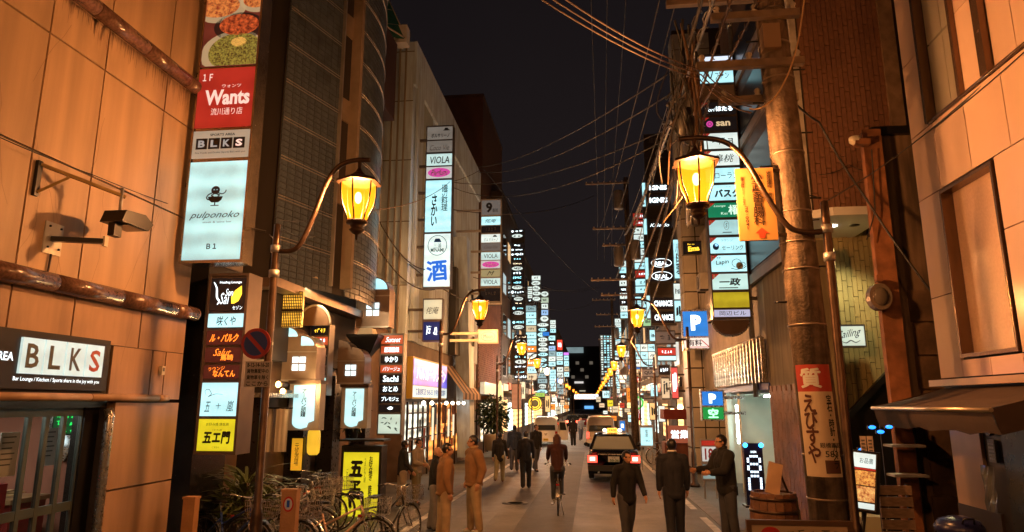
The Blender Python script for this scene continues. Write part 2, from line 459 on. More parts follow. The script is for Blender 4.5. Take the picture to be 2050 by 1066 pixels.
o = mb.build('road_crack', M('crack_tar', (.022, .02, .019), .6)); o['kind'] = 'structure'
for i, (xa, xb, ya, yb) in enumerate(((.2, 1.3, 17.5, 20.2), (-2.9, -2.1, 13.0, 15.6), (1.2, 2.1, 12.4, 13.7), (-.4, .5, 23, 29))): struct('road_patch', strip(xa, xb, .0065 + .0006 * i, ya, yb), M('asphalt_patch_%s' % 'dark pale mid worn'.split()[i], ((.045, .047, .052), (.10, .103, .108), (.05, .052, .058), (.09, .092, .097))[i], .6, var=.25, vs=2, bump=.5, bs=90))
# cast-iron covers and patched strips in the carriageway
IRON = M('cast_iron', (.13, .125, .12), .6, .3, var=.3, vs=20, bump=.5, bs=60)
for x, y, r in ((-1.9, 17.2, .32), (.7, 26.0, .32)):
    t = thing('manhole_cover', 'round iron manhole cover in the asphalt %s' % ('behind the long-haired cyclist' if y < 20 else 'beyond the black taxi'), 'manhole cover', (x, y, gz(y) + .006))
    MB().lathe([(r, 0), (r, .006)], n=24).build('cover', IRON, t)
    MB().lathe([(r * .72, .006), (r * .72, .009), (r * .6, .009), (r * .6, .006)], n=24).build('ring', IRON, t)
struct('road_patch', strip(-1.5, -.4, .008, 11.5, 40), M('asphalt_patch', (.045, .046, .05), .7, var=.2, vs=1.2, bump=.3, bs=120))

# ---------------------------------------------------------------- street lanterns
def lantern_glass(name, glow, st, see, tint):
    m = bpy.data.materials.new(name); m.use_nodes = True; nt = m.node_tree; p = nt.nodes['Principled BSDF']
    p.inputs['Base Color'].default_value = (.004, .002, 0, 1); p.inputs['Roughness'].default_value = .6; p.inputs['Specular IOR Level'].default_value = 0
    p.inputs['Emission Color'].default_value = (*glow, 1); p.inputs['Emission Strength'].default_value = st
    tr = nt.nodes.new('ShaderNodeBsdfTransparent'); tr.inputs['Color'].default_value = (*tint, 1)
    mx = nt.nodes.new('ShaderNodeMixShader'); mx.inputs['Fac'].default_value = see
    nt.links.new(p.outputs[0], mx.inputs[1]); nt.links.new(tr.outputs[0], mx.inputs[2]); nt.links.new(mx.outputs[0], nt.nodes['Material Output'].inputs['Surface'])
    return m
AMBER = lantern_glass('amber_glass', (1.0, .27, .008), 1.7, .26, (1, .84, .58))
AMBER2 = EM('amber_bulb', (1.0, .82, .42), 14.0)
PALE2 = EM('pale_bulb', (1.0, .93, .80), 14.0)
PALEG = lantern_glass('pale_glass', (1.0, .80, .62), 1.6, .45, (1, .95, .88))
LAMP_W = 3300.0
def make_lantern(white=False, lx=1.15):
    """pole at the origin, arm towards +x, lantern hung at the arm's end"""
    t = thing('street_lamp', '', 'street lamp')
    MB().lathe([(.15, 0), (.15, .08), (.085, .14), (.075, .9), (.065, 1.0), (.05, 1.04), (.05, 4.5), (.045, 4.80), (.0, 4.82)], n=14).build('pole', BRONZE, t)
    for z in (4.1, 4.45): MB().lathe([(.07, z - .05), (.07, z + .05)], n=14).build('clamp', GALV, t)
    k = lx / 1.15
    arm = [(.03 * k, 0, 4.42), (.22 * k, 0, 4.42), (.36 * k, 0, 4.53), (.52 * k, 0, 4.92), (.68 * k, 0, 5.38), (.84 * k, 0, 5.62), (1.05 * k, 0, 5.70), (1.30 * k, 0, 5.70)]
    MB().tube(curve_pts(arm), .035, 10).build('arm', BRONZE, t)
    zt = 5.37; zb = 4.81
    fr = MB(); n = 6; a0 = math.pi / 6
    RT, RB = .245, .13
    fr.lathe([(.02, zt + .33), (.03, zt + .31), (.02, zt + .22), (.05, zt + .16), (.12, zt + .10), (.31, zt + .02), (.32, zt - .015), (.27, zt - .02)], (lx, 0, 0), 6, False, a0)
    fr.lathe([(RB + .02, zb + .01), (RB + .02, zb - .03), (.10, zb - .05), (.08, zb - .10), (.11, zb - .12), (.06, zb - .17), (.02, zb - .19), (.015, zb - .25), (.0, zb - .27)], (lx, 0, 0), 12)
    rings = []
    for i in range(6):
        a = a0 + i * math.pi / 3; ca, sa = math.cos(a), math.sin(a)
        ctrl = [(lx + r * ca, r * sa, z) for r, z in ((RT, zt), (RT * .99, zt - .15), (RT * .88, zt - .32), (RB * 1.25, zb + .12), (RB, zb))]
        rings.append(ctrl); fr.tube(ctrl, .011, 5)
    fr.build('lantern_frame', BLK if False else M('lantern_bronze', (.035, .018, .008), .45, .6, var=.2, vs=9), t)
    for i in range(6):
        A, B = rings[i], rings[(i + 1) % 6]; g = MB()
        for k in range(4):
            q = [Vector(p) for p in (A[k], B[k], B[k + 1], A[k + 1])]
            g.sheet([(lx + (p.x - lx) * .985, p.y * .985, p.z) for p in q])
        g.build('glass_pane', PALEG if white else AMBER, t)
    b = MB().ell((lx, 0, zt - .22), (.05, .05, .085), 10, 6).build('bulb', PALE2 if white else AMBER2, t)
    ld = bpy.data.lights.new('lantern_light', 'POINT'); ld.energy = LAMP_W; ld.color = (1.0, .48, .215) if not white else (1, .86, .7); ld.shadow_soft_size = .09
    lo = bpy.data.objects.new('lantern_light', ld); COL.objects.link(lo); lo.location = (lx, 0, zt - .26); lo.parent = t
    return t
lamp0 = make_lantern(); lampw = make_lantern(True); lampr = make_lantern(False, 1.53)
def dim_lamp(o, w):
    for ch in o.children:
        if ch.type == 'LIGHT': ch.data = ch.data.copy(); ch.data.energy = w
lamps = [  # x of pole, y, turn, white, label
    (-4.30, 8.7, 0, 0, 'amber glass street lantern before the dark curved building, nearest left lamp'),
    (-4.32, 19.4, 0, 0, 'amber street lantern hanging beside the sake sign tower on the white building'),
    (-4.32, 31.6, 0, 0, 'amber street lantern before the dark tower of stacked oval nameplates'),
    (-4.32, 41.0, 0, 0, 'amber street lantern beside the plain peach-lit board on the left'),
    (-4.32, 50.5, 0, 1, 'whiter street lantern on the left row, before stacked pale signs'),
    (-4.32, 74.0, 0, 1, 'smaller pale street lantern just left of the chain of far amber lamps'),
    (2.93, 8.42, 180, 0, 'amber glass street lantern on a bent arm by the clinic sign'),
    (3.05, 21.6, 180, 0, 'amber street lantern hung in front of the bundle of cables at right'),
    (3.05, 33.2, 180, 0, 'amber street lantern second beyond the blue parking sign'),
    (3.05, 43.5, 180, 0, 'amber street lantern beside the small white window-like sign'),
    (3.05, 52.0, 180, 0, 'amber street lantern directly above the far red script sign'),
    (3.05, 68.0, 180, 0, 'amber street lantern in the middle of the right-hand chain'),
    (3.05, 82.0, 180, 0, 'amber street lantern just before the small far ones on the right'),
    (3.05, 60.0, 180, 0, 'amber street lantern low beside the far speckled sign tower'),
]
far_l = [(-4.32, 92, 0), (-4.32, 104, 0), (-4.32, 128, 0), (-4.32, 150, 0), (-4.32, 176, 0), (3.05, 96, 180), (3.05, 112, 180), (3.05, 140, 180), (3.05, 170, 180)]
for i, (x, y, rz, w, lab) in enumerate(lamps):
    src = lampw if w else lampr if rz else lamp0
    o = src if src.location.y == 0 else copy_tree(src)
    o.location = (x, y, gz(y)); o.rotation_euler.z = math.radians(rz); tag(o, lab, 'street lamp', 'street lanterns along the street')
    if y < 12: dim_lamp(o, 2700.0)
for x, y, rz in far_l:
    o = copy_tree(lampr if rz else lamp0); o.location = (x, y, gz(y)); o.rotation_euler.z = math.radians(rz)
    sd = 'left' if x < 0 else 'right'; k = sorted(q[1] for q in far_l if (q[0] < 0) == (x < 0)).index(y)
    tag(o, '%s of the small far amber lanterns on the %s side before the lit banner' % (('nearest', 'second', 'third', 'fourth', 'farthest')[k if not (x > 0 and k == 3) else 4], sd), 'street lamp', 'far lanterns on the %s side' % sd)
for x, y, rz, lab in ((-4.32, -1.6, 0, 'amber street lantern standing behind the viewer on the left pavement'), (3.05, -2.6, 180, 'amber street lantern standing behind the viewer on the right pavement')):
    o = copy_tree(lampr if rz else lamp0); o.location = (x, y, gz(y)); o.rotation_euler.z = math.radians(rz); tag(o, lab, 'street lamp', 'street lanterns along the street'); dim_lamp(o, 2300.0 if x < 0 else 3300.0)

# ---------------------------------------------------------------- the stone-panelled bar building, left
STONE = M('orange_stone_panel', (.48, .31, .175), .55, var=.07, vs=1.3, bump=.06, bs=60, dirt=.22, ds=.9, streak=True)
STONE2 = M('stone_panel_low', (.42, .26, .155), .5, var=.08, vs=1.3, bump=.06, bs=60, dirt=.25, ds=1.1, streak=True)
GRAN = M('brown_granite', (.16, .085, .06), .22, var=.35, vs=26, dirt=.3, ds=2)
bar = thing('bar_building', 'bar building clad in big plain stone panels with round brown mouldings', 'building', (-6, 9.47, 0))
MB().box(-10, -6.035, -6, 9.44, 2.45, 15).build('wall', DARKW, bar, True)
YJ = [.1, 1.1, 2.1, 3.15, 4.2, 5.28, 6.33, 7.22, 8.43, 9.47]
ZJ = [(3.74, 5.07), (5.07, 6.47), (6.47, 7.05), (7.17, 8.6), (8.6, 10.0), (10.0, 11.4)]
G = .024
for z0, z1 in ZJ:
    for ya, yb in zip(YJ[:-1], YJ[1:]):
        block('stone_panel', STONE, (-6.018 - RND.random() * .003, (ya + yb) / 2, (z0 + z1) / 2), (.036, yb - ya - G, z1 - z0 - G), bar)
for ya, yb in zip(YJ[:-1], YJ[1:]):
    block('stone_panel', STONE2, (-6.02, (ya + yb) / 2, 3.345), (.036, yb - ya - G, .54), bar)
for ya, yb in ((7.95, 8.75), (8.75, 9.05), (9.05, 9.47)):
    block('stone_panel', STONE2, (-6.02, (ya + yb) / 2, 2.735), (.036, yb - ya - G, .66), bar)
def moulding(z, r, x, ycuts, m, yend):
    for ya, yb in zip(ycuts[:-1], ycuts[1:]):
        MB().tube([(x, ya + .006, z), (x, yb - .006, z)], r, 16).build('moulding', m, bar, True)
    MB().ell((x, yend, z), (r, r * .9, r), 14, 8).build('moulding_end', m, bar, True)
moulding(3.67, .105, -5.93, [0, 1.2, 2.4, 3.6, 4.7, 5.75, 6.78, 7.85, 9.0, 9.52], GRAN, 9.52)
moulding(7.11, .105, -5.93, [0, 1.2, 2.4, 3.6, 4.7, 5.75, 6.85, 7.8, 8.75, 9.3], GRAN, 9.3)
moulding(2.42, .045, -5.96, [0, 2, 4, 6.0, 7.6, 8.9, 9.1], STONE2, 9.1)
# grime running down under the upper moulding
r = random.Random(3)
GRIME = M('grime', (.26, .165, .10), .8, var=.3, vs=8)
mb = MB()
for i in range(420):
    y = 6.4 + 2.9 * r.random(); L = .03 + .30 * r.random() ** 3; w = .003 + .007 * r.random()
    mb.add([(-5.9965, y - w, 7.02), (-5.9965, y + w, 7.02), (-5.9965, y + w * .25, 7.02 - L), (-5.9965, y - w * .25, 7.02 - L)], [(0, 1, 2, 3)])
mb.build('grime_streak', GRIME, bar, True, kind='stuff')
# hairline cracks and weld plugs in the stone
CRK = M('crack_dark', (.24, .15, .09), .9); rr = random.Random(12); mb = MB()
for i in range(16):
    y, z = 5.6 + 3.6 * rr.random(), 3.9 + 3.0 * rr.random(); dy, dz = rr.gauss(0, .05), -.12 - .1 * rr.random()
    for k in range(rr.randint(4, 9)):
        y2, z2 = y + dy + rr.gauss(0, .03), z + dz + rr.gauss(0, .02); w = .0022
        if y2 < 9.4: mb.add([(-5.9975, y - w, z), (-5.9975, y + w, z), (-5.9975, y2 + w, z2), (-5.9975, y2 - w, z2)], [(0, 1, 2, 3)])
        y, z = y2, z2
mb.build('hairline_crack', CRK, bar, True, kind='stuff')
# corner pier, entrance recess and the room behind
for z0, z1 in ((0, 1.28), (1.28, 2.37)):
    block('stone_panel', STONE2, (-6.06, 8.79, (z0 + z1) / 2), (.12, 1.34, z1 - z0 - G), bar)
MB().box(-6.45, -6.13, 8.12, 9.44, .01, 2.44).build('pier', DARKW, bar, True)
MB().box(-6.3, -6.12, .3, 8.1, 2.3, 2.44).build('lintel', M('door_lintel', (.05, .06, .055), .35, .5), bar, True)
MB().box(-6.36, -6.20, 7.86, 8.1, .01, 2.3).build('door_jamb', BLK, bar, True)
MB().tube([(-6.02, 8.06, .01), (-6.02, 8.06, 2.2), (-6.05, 8.06, 2.28)], .055, 12).build('downpipe', STEEL, bar, True)
WARMW = M('room_wall', (.34, .125, .075), .8, var=.1)
MB().box(-12.1, -12, .3, 9.8, .01, 2.4).build('room_back_wall', WARMW, bar, True)
MB().box(-12, -6.45, 9.7, 9.8, .01, 2.4).build('room_side_wall', WARMW, bar, True)
MB().box(-12, -6.36, .3, 9.7, .011, .03).build('room_floor', M('room_floor', (.10, .06, .04), .4, var=.2), bar, True)
MB().box(-9.4, -8.2, 8.0, 8.3, 2.36, 2.39).build('room_light', EM('room_light', (.9, .9, .78), 26.0), bar, True)
MB().box(-6.95, -6.75, 6.3, 7.5, 2.36, 2.39).build('room_light', EM('room_light', (.9, .9, .78), 26.0), bar, True)  # unseen second ceiling panel, placed by the door to brighten the notices
DOOR = M('door_green_grey', (.085, .105, .095), .42, .5, var=.2)
door = put('glass_door', MB().box(-6.27, -6.23, 4.0, 7.86, 2.2, 2.3).mesh('glass_door', DOOR), bar, True)
yms = [4.6, 5.2, 5.75, 6.2] + [aX(px, 890, -6.25).y for px in (50, 86, 121, 157)]
yms = sorted(yms)
for y in yms: MB().box(-6.275, -6.225, y - .028, y + .028, .01, 2.2).build('mullion', DOOR, door, True)
MB().box(-6.27, -6.23, 4.0, 7.86, 1.10, 1.2).build('rail', DOOR, door, True)
CLEAR = glassy('clear_glass', (.03, .04, .035), .88)
for ya, yb in zip([4.0] + yms, yms + [7.86]):
    for z0, z1 in ((.02, 1.10), (1.2, 2.2)):
        MB().sheet([(-6.25, ya + .03, z0), (-6.25, yb - .03, z0), (-6.25, yb - .03, z1), (-6.25, ya + .03, z1)]).build('pane', CLEAR, door, True)
# inside
def chair(x, y, rz, lab):
    t = thing('red_chair', lab, 'chair', (x, y, .03), rz, 'red chairs inside the bar'); t.scale = (1.1, 1.1, 1.32)
    m = M('red_leather', (.35, .02, .02), .35, var=.15)
    MB().box(-.24, .24, -.24, .24, .40, .50).build('seat', m, t)
    MB().box(-.24, .24, .20, .28, .50, 1.02).build('backrest', m, t)
    for sx in (-.2, .2):
        for sy in (-.2, .2): MB().tube([(sx, sy, 0), (sx * .95, sy * .95, .40)], .018, 6).build('leg', BLK, t)
chair(-6.85, 6.95, 120, 'red padded chair inside the bar, behind the leftmost door panes')
chair(-6.95, 7.75, 100, 'red padded chair inside the bar, nearest the black door jamb')
t = thing('serving_counter', 'dark counter with red front inside the bar behind the glass door', 'counter', (-8.6, 8.9, .03))
MB().box(-.9, .9, -.3, .3, 0, 1.0).build('front_panel', M('red_counter', (.30, .03, .025), .4, var=.2), t)
MB().box(-.95, .95, -.36, .36, 1.0, 1.06).build('counter_top', M('counter_wood', (.30, .16, .07), .4, var=.3, vs=5), t)
for i, (y, a) in enumerate(((8.75, 25), (8.85, 65), (8.8, 110))):
    tag(block('wooden_stick', M('pale_slat', (.55, .36, .17), .5), (-8.0, y, 1.12 + i * .02), (.42, .07, .02), None, math.radians(a)), ('pale wooden stick lying lowest across the bar counter', 'wooden stick in the crossed pile, second from the counter', 'topmost wooden stick crossed over others on the bar counter')[i], 'stick', 'sticks piled on the counter')
for (py, lab) in ((20, 'white notice taped inside the leftmost pane of the bar door'), (100, 'white notice hung deeper behind the bar door, right of the first')):
    p = aX(py, 880, -6.5 if py < 50 else -7.1)
    t = thing('paper_notice', lab, 'notice', (p.x, p.y, 1.55), 90)
    MB().box(-.13, .13, -.003, .003, 0, .48).build('sheet', M('paper', (.70, .68, .60), .8), t)
    for i in range(6): MB().box(-.10, .08 - .02 * (i % 3), -.0075, -.0045, .42 - i * .06, .435 - i * .06).build('print_line', GREY_INK, t)
p = aX(140, 838, -7.6)
t = thing('neon_bar_sign', 'small green lit sign with blue top glowing inside the bar', 'sign', (p.x, p.y, p.z), 20)
MB().box(-.22, .22, 0, .1, -.24, .12).build('case', BLK, t)
MB().box(-.2, .2, -.01, 0, -.22, .10).build('face', EM('neon_face', (.01, .12, .03), .5), t)
MB().box(-.2, .2, -.02, -.008, .12, .28).build('blue_cap', EM('blue_cap', (.02, .10, .75), 1.0), t)
for i in range(3): scribble(0, .03 - i * .1, .34, .07, GLOW_GR, t, -.016, 40 + i, 4, .16)
p = aX(130, 880, -7.9)
t = thing('steel_range_hood', 'stainless steel extractor hood hanging behind the bar door', 'extractor hood', (p.x, p.y, 1.62), 20)
mb = MB(); mb.lathe([(.05, -.12), (.32, .30), (.32, .62)], n=4, smooth=False, a0=math.pi / 4); mb.build('hood', STEEL, t)
MB().box(-.03, .03, -.30, -.24, .0, .55).build('tube_light', EM('hood_tube', (.75, .95, 1), 3.0), t)
p = aX(165, 960, -7.0)
t = thing('fire_extinguisher', 'red fire extinguisher standing inside the bar near the jamb', 'fire extinguisher', (p.x, p.y - .05, .03))
MB().lathe([(.08, 0), (.085, .03), (.085, .42), (.06, .5), (.025, .52), (.025, .58)], n=14).build('cylinder_body', M('red_enamel', (.45, .02, .02), .3), t)
MB().tube([(0, .02, .57), (.02, .12, .5), (.03, .1, .2)], .012, 6).build('hose', BLK, t)
# name board over the door
t = thing('bar_name_board', 'black board with four lit letter tiles spelling BLKS over the glass door', 'sign', (-5.985, 6.4, 2.5), 90)
MB().box(-2.4, 1.48, 0, .045, 0, .62).build('board', M('board_black', (.02, .016, .014), .35, var=.2, vs=4), t)
LETT = EM('letter_tile', (.52, .66, .62), .72, .12, 6)
ya = aX(38, 718, -5.97).y - 6.4; yb = aX(204, 735, -5.97).y - 6.4
w = (yb - ya) / 4
for i, ch in enumerate('BLKS'):
    cx = ya + w * (i + .5)
    p = MB().box(cx - w * .47, cx + w * .47, -.03, 0, .16, .54).build('letter_tile', LETT, t)
    text(ch, cx, .35, w * .56, .26, M('ink_grey_green', (.10, .11, .10), .5) if i < 3 else M('ink_red', (.45, .10, .06), .5), p, -.034, bold=.02)
text('Bar Lounge / Kitchen / Sports share in the joy with you', (ya + yb) / 2 - .02, .10, yb - ya + .02, .055, GLOW_W, t, -.006)
text('SPORTS AREA', ya - .40, .33, .68, .09, GLOW_W, t, -.006, bold=.015)

# floodlight bracket on the wall
t = thing('floodlight', 'black floodlight on a triangular steel bracket against the stone panels', 'floodlight', (-6, 6.55, 4.75), 90)
MB().box(-.16, -.10, -.04, .0, -.18, .22).build('wall_plate', BLK, t)
mb = MB(); mb.obox((-.13, -.04, .18), (.62, -.52, .02), .035, .035); mb.obox((-.13, -.04, -.14), (.10, -.20, .10), .03, .03); mb.build('bracket_arm', M('bracket_brass', (.30, .20, .07), .4, .6, var=.2), t)
mb = MB(); mb.tube([(.58, -.50, .12), (.58, -.50, -.2)], .02, 8); mb.build('stem', GALV, t)
mb = MB()
hd = [(-.26, -.08), (-.2, .07), (.14, .10), (.30, .02), (.22, -.08)]
for_pts = hd
mb.prism([(p[0] + .66, p[1] - .26) for p in hd], -.68, -.40); mb.build('lamp_head', BLK, t)
MB().box(.52, .84, -.66, -.42, -.352, -.342).build('lamp_glass', M('dark_glass', (.05, .05, .055), .08), t)
MB().box(.42, .55, -.58, -.5, -.50, -.345).build('sensor', BLK, t)
t = thing('wall_bracket', 'short steel arm on a bolted plate below the floodlight', 'bracket', (-6, 6.75, 4.13), 90)
MB().box(-.12, .14, -.016, 0, -.14, .22).build('plate', M('plate_white', (.55, .50, .42), .5, .2, var=.15), t)
MB().obox((-.02, -.02, .03), (.16, -.52, .03), .07, .055).build('arm', BLK, t)
MB().box(.13, .19, -.55, -.52, -.03, .09).build('end_plate', CREAM, t)
for px_, pz_ in ((-.07, .16), (.09, .16), (-.07, -.08), (.09, -.08)): MB().lathe([(.012, 0), (.012, .02)], (px_, -.03, pz_), 6).build('bolt', BLK, t)
MB().tube([(.0, -.02, -.14), (-.01, -.02, -.34), (-.06, -.02, -.42)], .012, 6).build('conduit', BRONZE, t)
t = thing('wall_box', 'small cream junction box on the stone wall above the pier', 'junction box', (-5.985, 8.93, 2.74), 90)
MB().box(-.035, .035, -.05, 0, 0, .12).build('case', CREAM, t); MB().box(-.02, .02, -.054, -.05, .05, .1).build('cover', GREY_INK, t)

# ---------------------------------------------------------------- upper sign tower, left
CHROME = M('bronze_chrome', (.42, .34, .26), .22, .9, var=.25, vs=3)
FOOD = M('food_backdrop', (.10, .02, .012), .5)
def food_mat(name, a, b, sc):
    if name in MATS: return MATS[name]
    m = EM(name, a, .55); nt = m.node_tree; p = nt.nodes['Principled BSDF']
    tc = nt.nodes.new('ShaderNodeTexCoord'); n = nt.nodes.new('ShaderNodeTexNoise'); n.inputs['Scale'].default_value = sc; n.inputs['Detail'].default_value = 9; n.inputs['Roughness'].default_value = .7
    cr = nt.nodes.new('ShaderNodeValToRGB'); e = cr.color_ramp.elements; e[0].position = .38; e[0].color = (*b, 1); e[1].position = .62; e[1].color = (*a, 1)
    nt.links.new(tc.outputs['Object'], n.inputs['Vector']); nt.links.new(n.outputs['Fac'], cr.inputs['Fac'])
    nt.links.new(cr.outputs['Color'], p.inputs['Emission Color']); nt.links.new(cr.outputs['Color'], p.inputs['Base Color'])
    return m
F_G = food_mat('food_greens', (.34, .30, .05), (.05, .018, .006), 34)
F_R = food_mat('food_red', (.65, .12, .03), (.10, .012, .006), 16)
F_O = food_mat('food_noodles', (.80, .30, .07), (.25, .03, .012), 14)
F_W = EM('food_plate', (.55, .38, .20), .5); F_B = EM('food_pan', (.035, .012, .008), .5); F_Y = EM('food_yolk', (.9, .45, .10), .6)
F_BG = EM('food_ground', (.16, .028, .015), .5, .3, 3)
LIT_PUL = EM('lit_pulpo', (.46, .80, .80), .95, .28, 1.6)
LIT_SPORT = EM('lit_sports', (.50, .42, .30), .62, .1)
GLW_P = EM('print_pale', (.85, .60, .50), .75)
INKB = INK
oct_body = [(.52, .60), (.56, .66), (.60, .67), (.63, .71), (.60, .745), (.54, .74), (.50, .70), (.47, .66), (.44, .63), (.38, .66), (.34, .63), (.36, .59), (.42, .57), (.46, .58)]
t = sign('sign_tower', 'tall bronze-edged sign tower topped by a food photo above a bright pale panel', (388, -60, 508, 526), 9.0, [
    (-60, 134, F_BG, [('E', .25, .62, .5, .17, F_W), ('E', .22, .63, .40, .12, F_O), ('E', .95, .66, .32, .12, F_W), ('E', .92, .67, .24, .08, F_O),
                      ('E', .64, .40, .46, .15, F_B), ('E', .64, .42, .36, .11, F_R), ('E', .60, .12, .62, .24, F_W), ('E', .64, .13, .52, .20, F_G), ('E', .66, .24, .14, .05, F_Y)]),
    (136, 256, LIT_RED, [('T', '１Ｆ', .16, .85, .18, .12, GLW_P, {'bold': .02}), ('T', 'Wants', .54, .50, .80, .26, GLW_P, {'bold': .035}), ('T', 'ウォンツ', .60, .69, .34, .06, GLW_P), ('T', '流川通り店', .55, .26, .56, .12, GLW_P)]),
    (260, 317, LIT_SPORT, [('T', 'SPORTS AREA', .52, .84, .44, .09, INK, {'bold': .02})] +
        [('P', [(.06 + .22 * i, .32), (.26 + .22 * i, .32), (.26 + .22 * i, .72), (.06 + .22 * i, .72)], INK) for i in range(4)] +
        [('T', c, .16 + .22 * i, .52, .12, .26, GLW_P if i == 3 else EM('print_grey', (.35, .35, .33), .6), {'bold': .04}) for i, c in enumerate('BLKS')] +
        [('T', 'Fine Foods and Drinks (Sports Bar) with you', .5, .18, .88, .08, INK)]),
    (322, 521, LIT_PUL, [('E', .485, .70, .075, .042, INK), ('P', [(.36, .635), (.62, .635), (.60, .60), (.55, .575), (.43, .575), (.38, .60)], INK), ('S', [(.49, .58), (.49, .545)], .012, INK), ('S', [(.42, .543), (.56, .543)], .009, INK),
                         ('S', [(.44, .675), (.37, .655), (.34, .625), (.37, .605), (.41, .62)], .012, INK), ('S', [(.53, .675), (.60, .66), (.655, .675), (.67, .70)], .010, INK), ('S', [(.46, .66), (.42, .645), (.46, .635)], .012, INK), ('S', [(.51, .66), (.56, .65), (.53, .635)], .012, INK),
                         ('E', .46, .705, .012, .007, LIT_PUL), ('E', .51, .705, .012, .007, LIT_PUL), ('T', 'pulponoko', .50, .44, .86, .085, INK, {'shear': .45}), ('T', 'steak & wine bar', .56, .375, .5, .018, GREY_INK), ('T', 'Ｂ１', .50, .13, .17, .055, INK, {'bold': .03})])],
    d=.30, fm=CHROME, group='sign towers along the street')
mb = MB(); o_ = t.location
for z in (1.2, 3.0, 4.6): mb.box(-.7, -.40, .1, .2, z, z + .07)
mb.build('bracket', BLK, t)

t = sign('sign_tower', 'lower dark sign tower of bar names ending in a yellow panel over the palm', (404, 548, 486, 911), 9.7, [
    (556, 625, PANEL_DK, [('T', 'Healing Lounge', .56, .86, .62, .09, GLOW_W, {'bold': .02}), ('S', [(.08, .88), (.17, .70), (.20, .42), (.27, .30), (.22, .20)], .06, GLOW_W, 1), ('T', 'Sai', .42, .38, .26, .34, GLOW_W, {'shear': .2}), ('T', 'Son', .54, .56, .22, .22, GLOW_W, {'shear': .3}),
                          ('P', [(.62, .22), (.60, .42), (.70, .62), (.88, .76), (.90, .50), (.82, .30), (.70, .22)], GLOW_Y), ('T', 'セゾン', .80, .10, .28, .12, GLOW_W)]),
    (627, 657, LIT_C, [('T', '咲くや', .52, .46, .54, .7, INK, {'shear': .15, 'bold': .01})]),
    (661, 692, PANEL_RD, [('T', 'ル・パルク', .5, .48, .82, .6, GLOW_O, {'shear': .35, 'bold': .03})]),
    (695, 727, PANEL_RD, [('T', 'Salut', .48, .68, .5, .5, GLOW_O, {'shear': .5}), ('T', '蔦崎', .62, .32, .36, .42, GLOW_O, {'bold': .02})]),
    (730, 760, PANEL_RD, [('T', 'ラウンジ', .36, .74, .46, .28, GLOW_O, {'slant': .08}), ('T', 'なんてん', .58, .38, .62, .5, GLOW_O, {'bold': .03})]),
    (765, 835, LIT_C, [('S', [(.14, .62), (.10, .76), (.20, .80), (.28, .66), (.20, .58), (.40, .66), (.60, .64)], .02, GREY_INK, 1), ('T', '五', .2, .28, .17, .30, INK, {'shear': .3}), ('T', '十', .5, .30, .14, .16, INK, {'bold': .01}), ('T', '嵐', .82, .30, .2, .34, INK, {'shear': .2})]),
    (838, 907, LIT_Y, [('T', 'お好み焼 鉄板焼', .52, .84, .62, .10, INK), ('T', 'うまいもん屋', .52, .66, .26, .05, INK), ('T', '五エ門', .52, .42, .76, .40, INK, {'bold': .045, 'shear': .12}), ('T', 'ごえもん', .52, .12, .20, .06, INK)])],
    d=.42, fm=M('tower_frame', (.12, .09, .08), .4, .4, var=.2), group='sign towers along the street', m_edge=.06)
t = thing('black_pilaster', 'black polished pilaster between the stone panels and the lower sign tower', 'pilaster', (-6.45, 10.4, 0))
MB().box(-.62, .5, -.55, .4, -.6, 4.55).build('shaft', M('black_stone', (.02, .018, .017), .22, var=.2, vs=3), t)
MB().box(-.64, .53, -.57, .42, 4.55, 4.70).build('cap', M('pilaster_cap', (.14, .11, .09), .4, .3), t)
MB().box(-.4, .3, -.1, .3, 4.70, 12.0).build('upper_shaft', DARKW, t)

# ---------------------------------------------------------------- dark tiled building with a bulging front
TILE = M('dark_tile', (.11, .135, .16), .33, var=.28, vs=4, dirt=.3, ds=.7)
TILE_G = M('tile_joint', (.05, .04, .034), .85)
tb = thing('tiled_building', 'dark tall building with a bulging front of small tiles and light ledges', 'building', (-6, 14, 0))
def bulge(s):
    """plan of the front, s metres along it from the left end"""
    if s < 1.9: return Vector((-6.23 + .292 * s, 12.5 + .956 * s, 0)), 17.0
    R0 = 5.2; s -= 1.9; a0 = math.radians(17); a = a0 - s / R0
    p = Vector((-6.23 + .292 * 1.9, 12.5 + .956 * 1.9, 0))
    return p + Vector((R0 * (math.cos(a) - math.cos(a0)), R0 * (math.sin(a0) - math.sin(a)), 0)) , math.degrees(a)
LEN, ZB, ZT = 5.6, 4.75, 15.5
core = MB(); prof = [bulge(LEN * i / 24)[0] for i in range(25)]
core.add([(p.x - .03, p.y, ZB) for p in prof] + [(p.x - .03, p.y, ZT) for p in prof], [(i, i + 1, 26 + i, 25 + i) for i in range(24)])
core.box(-12, -6.3, 12.6, 17.6, 3.2, ZT)
core.build('wall', TILE_G, tb, True)
tw, th_ = .235, .128
tm = {}
big = MB(); count = 0; cells = []
for r_ in range(int((ZT - ZB) / th_)):
    for c_ in range(int(LEN / tw)):
        s = (c_ + .5) * tw
        if 1.78 < s < 2.26: continue
        cells.append((s, ZB + (r_ + .5) * th_))
cells.sort(key=lambda q: (bulge(q[0])[0].length ** 2 + (q[1] - CAM_Z) ** 2))
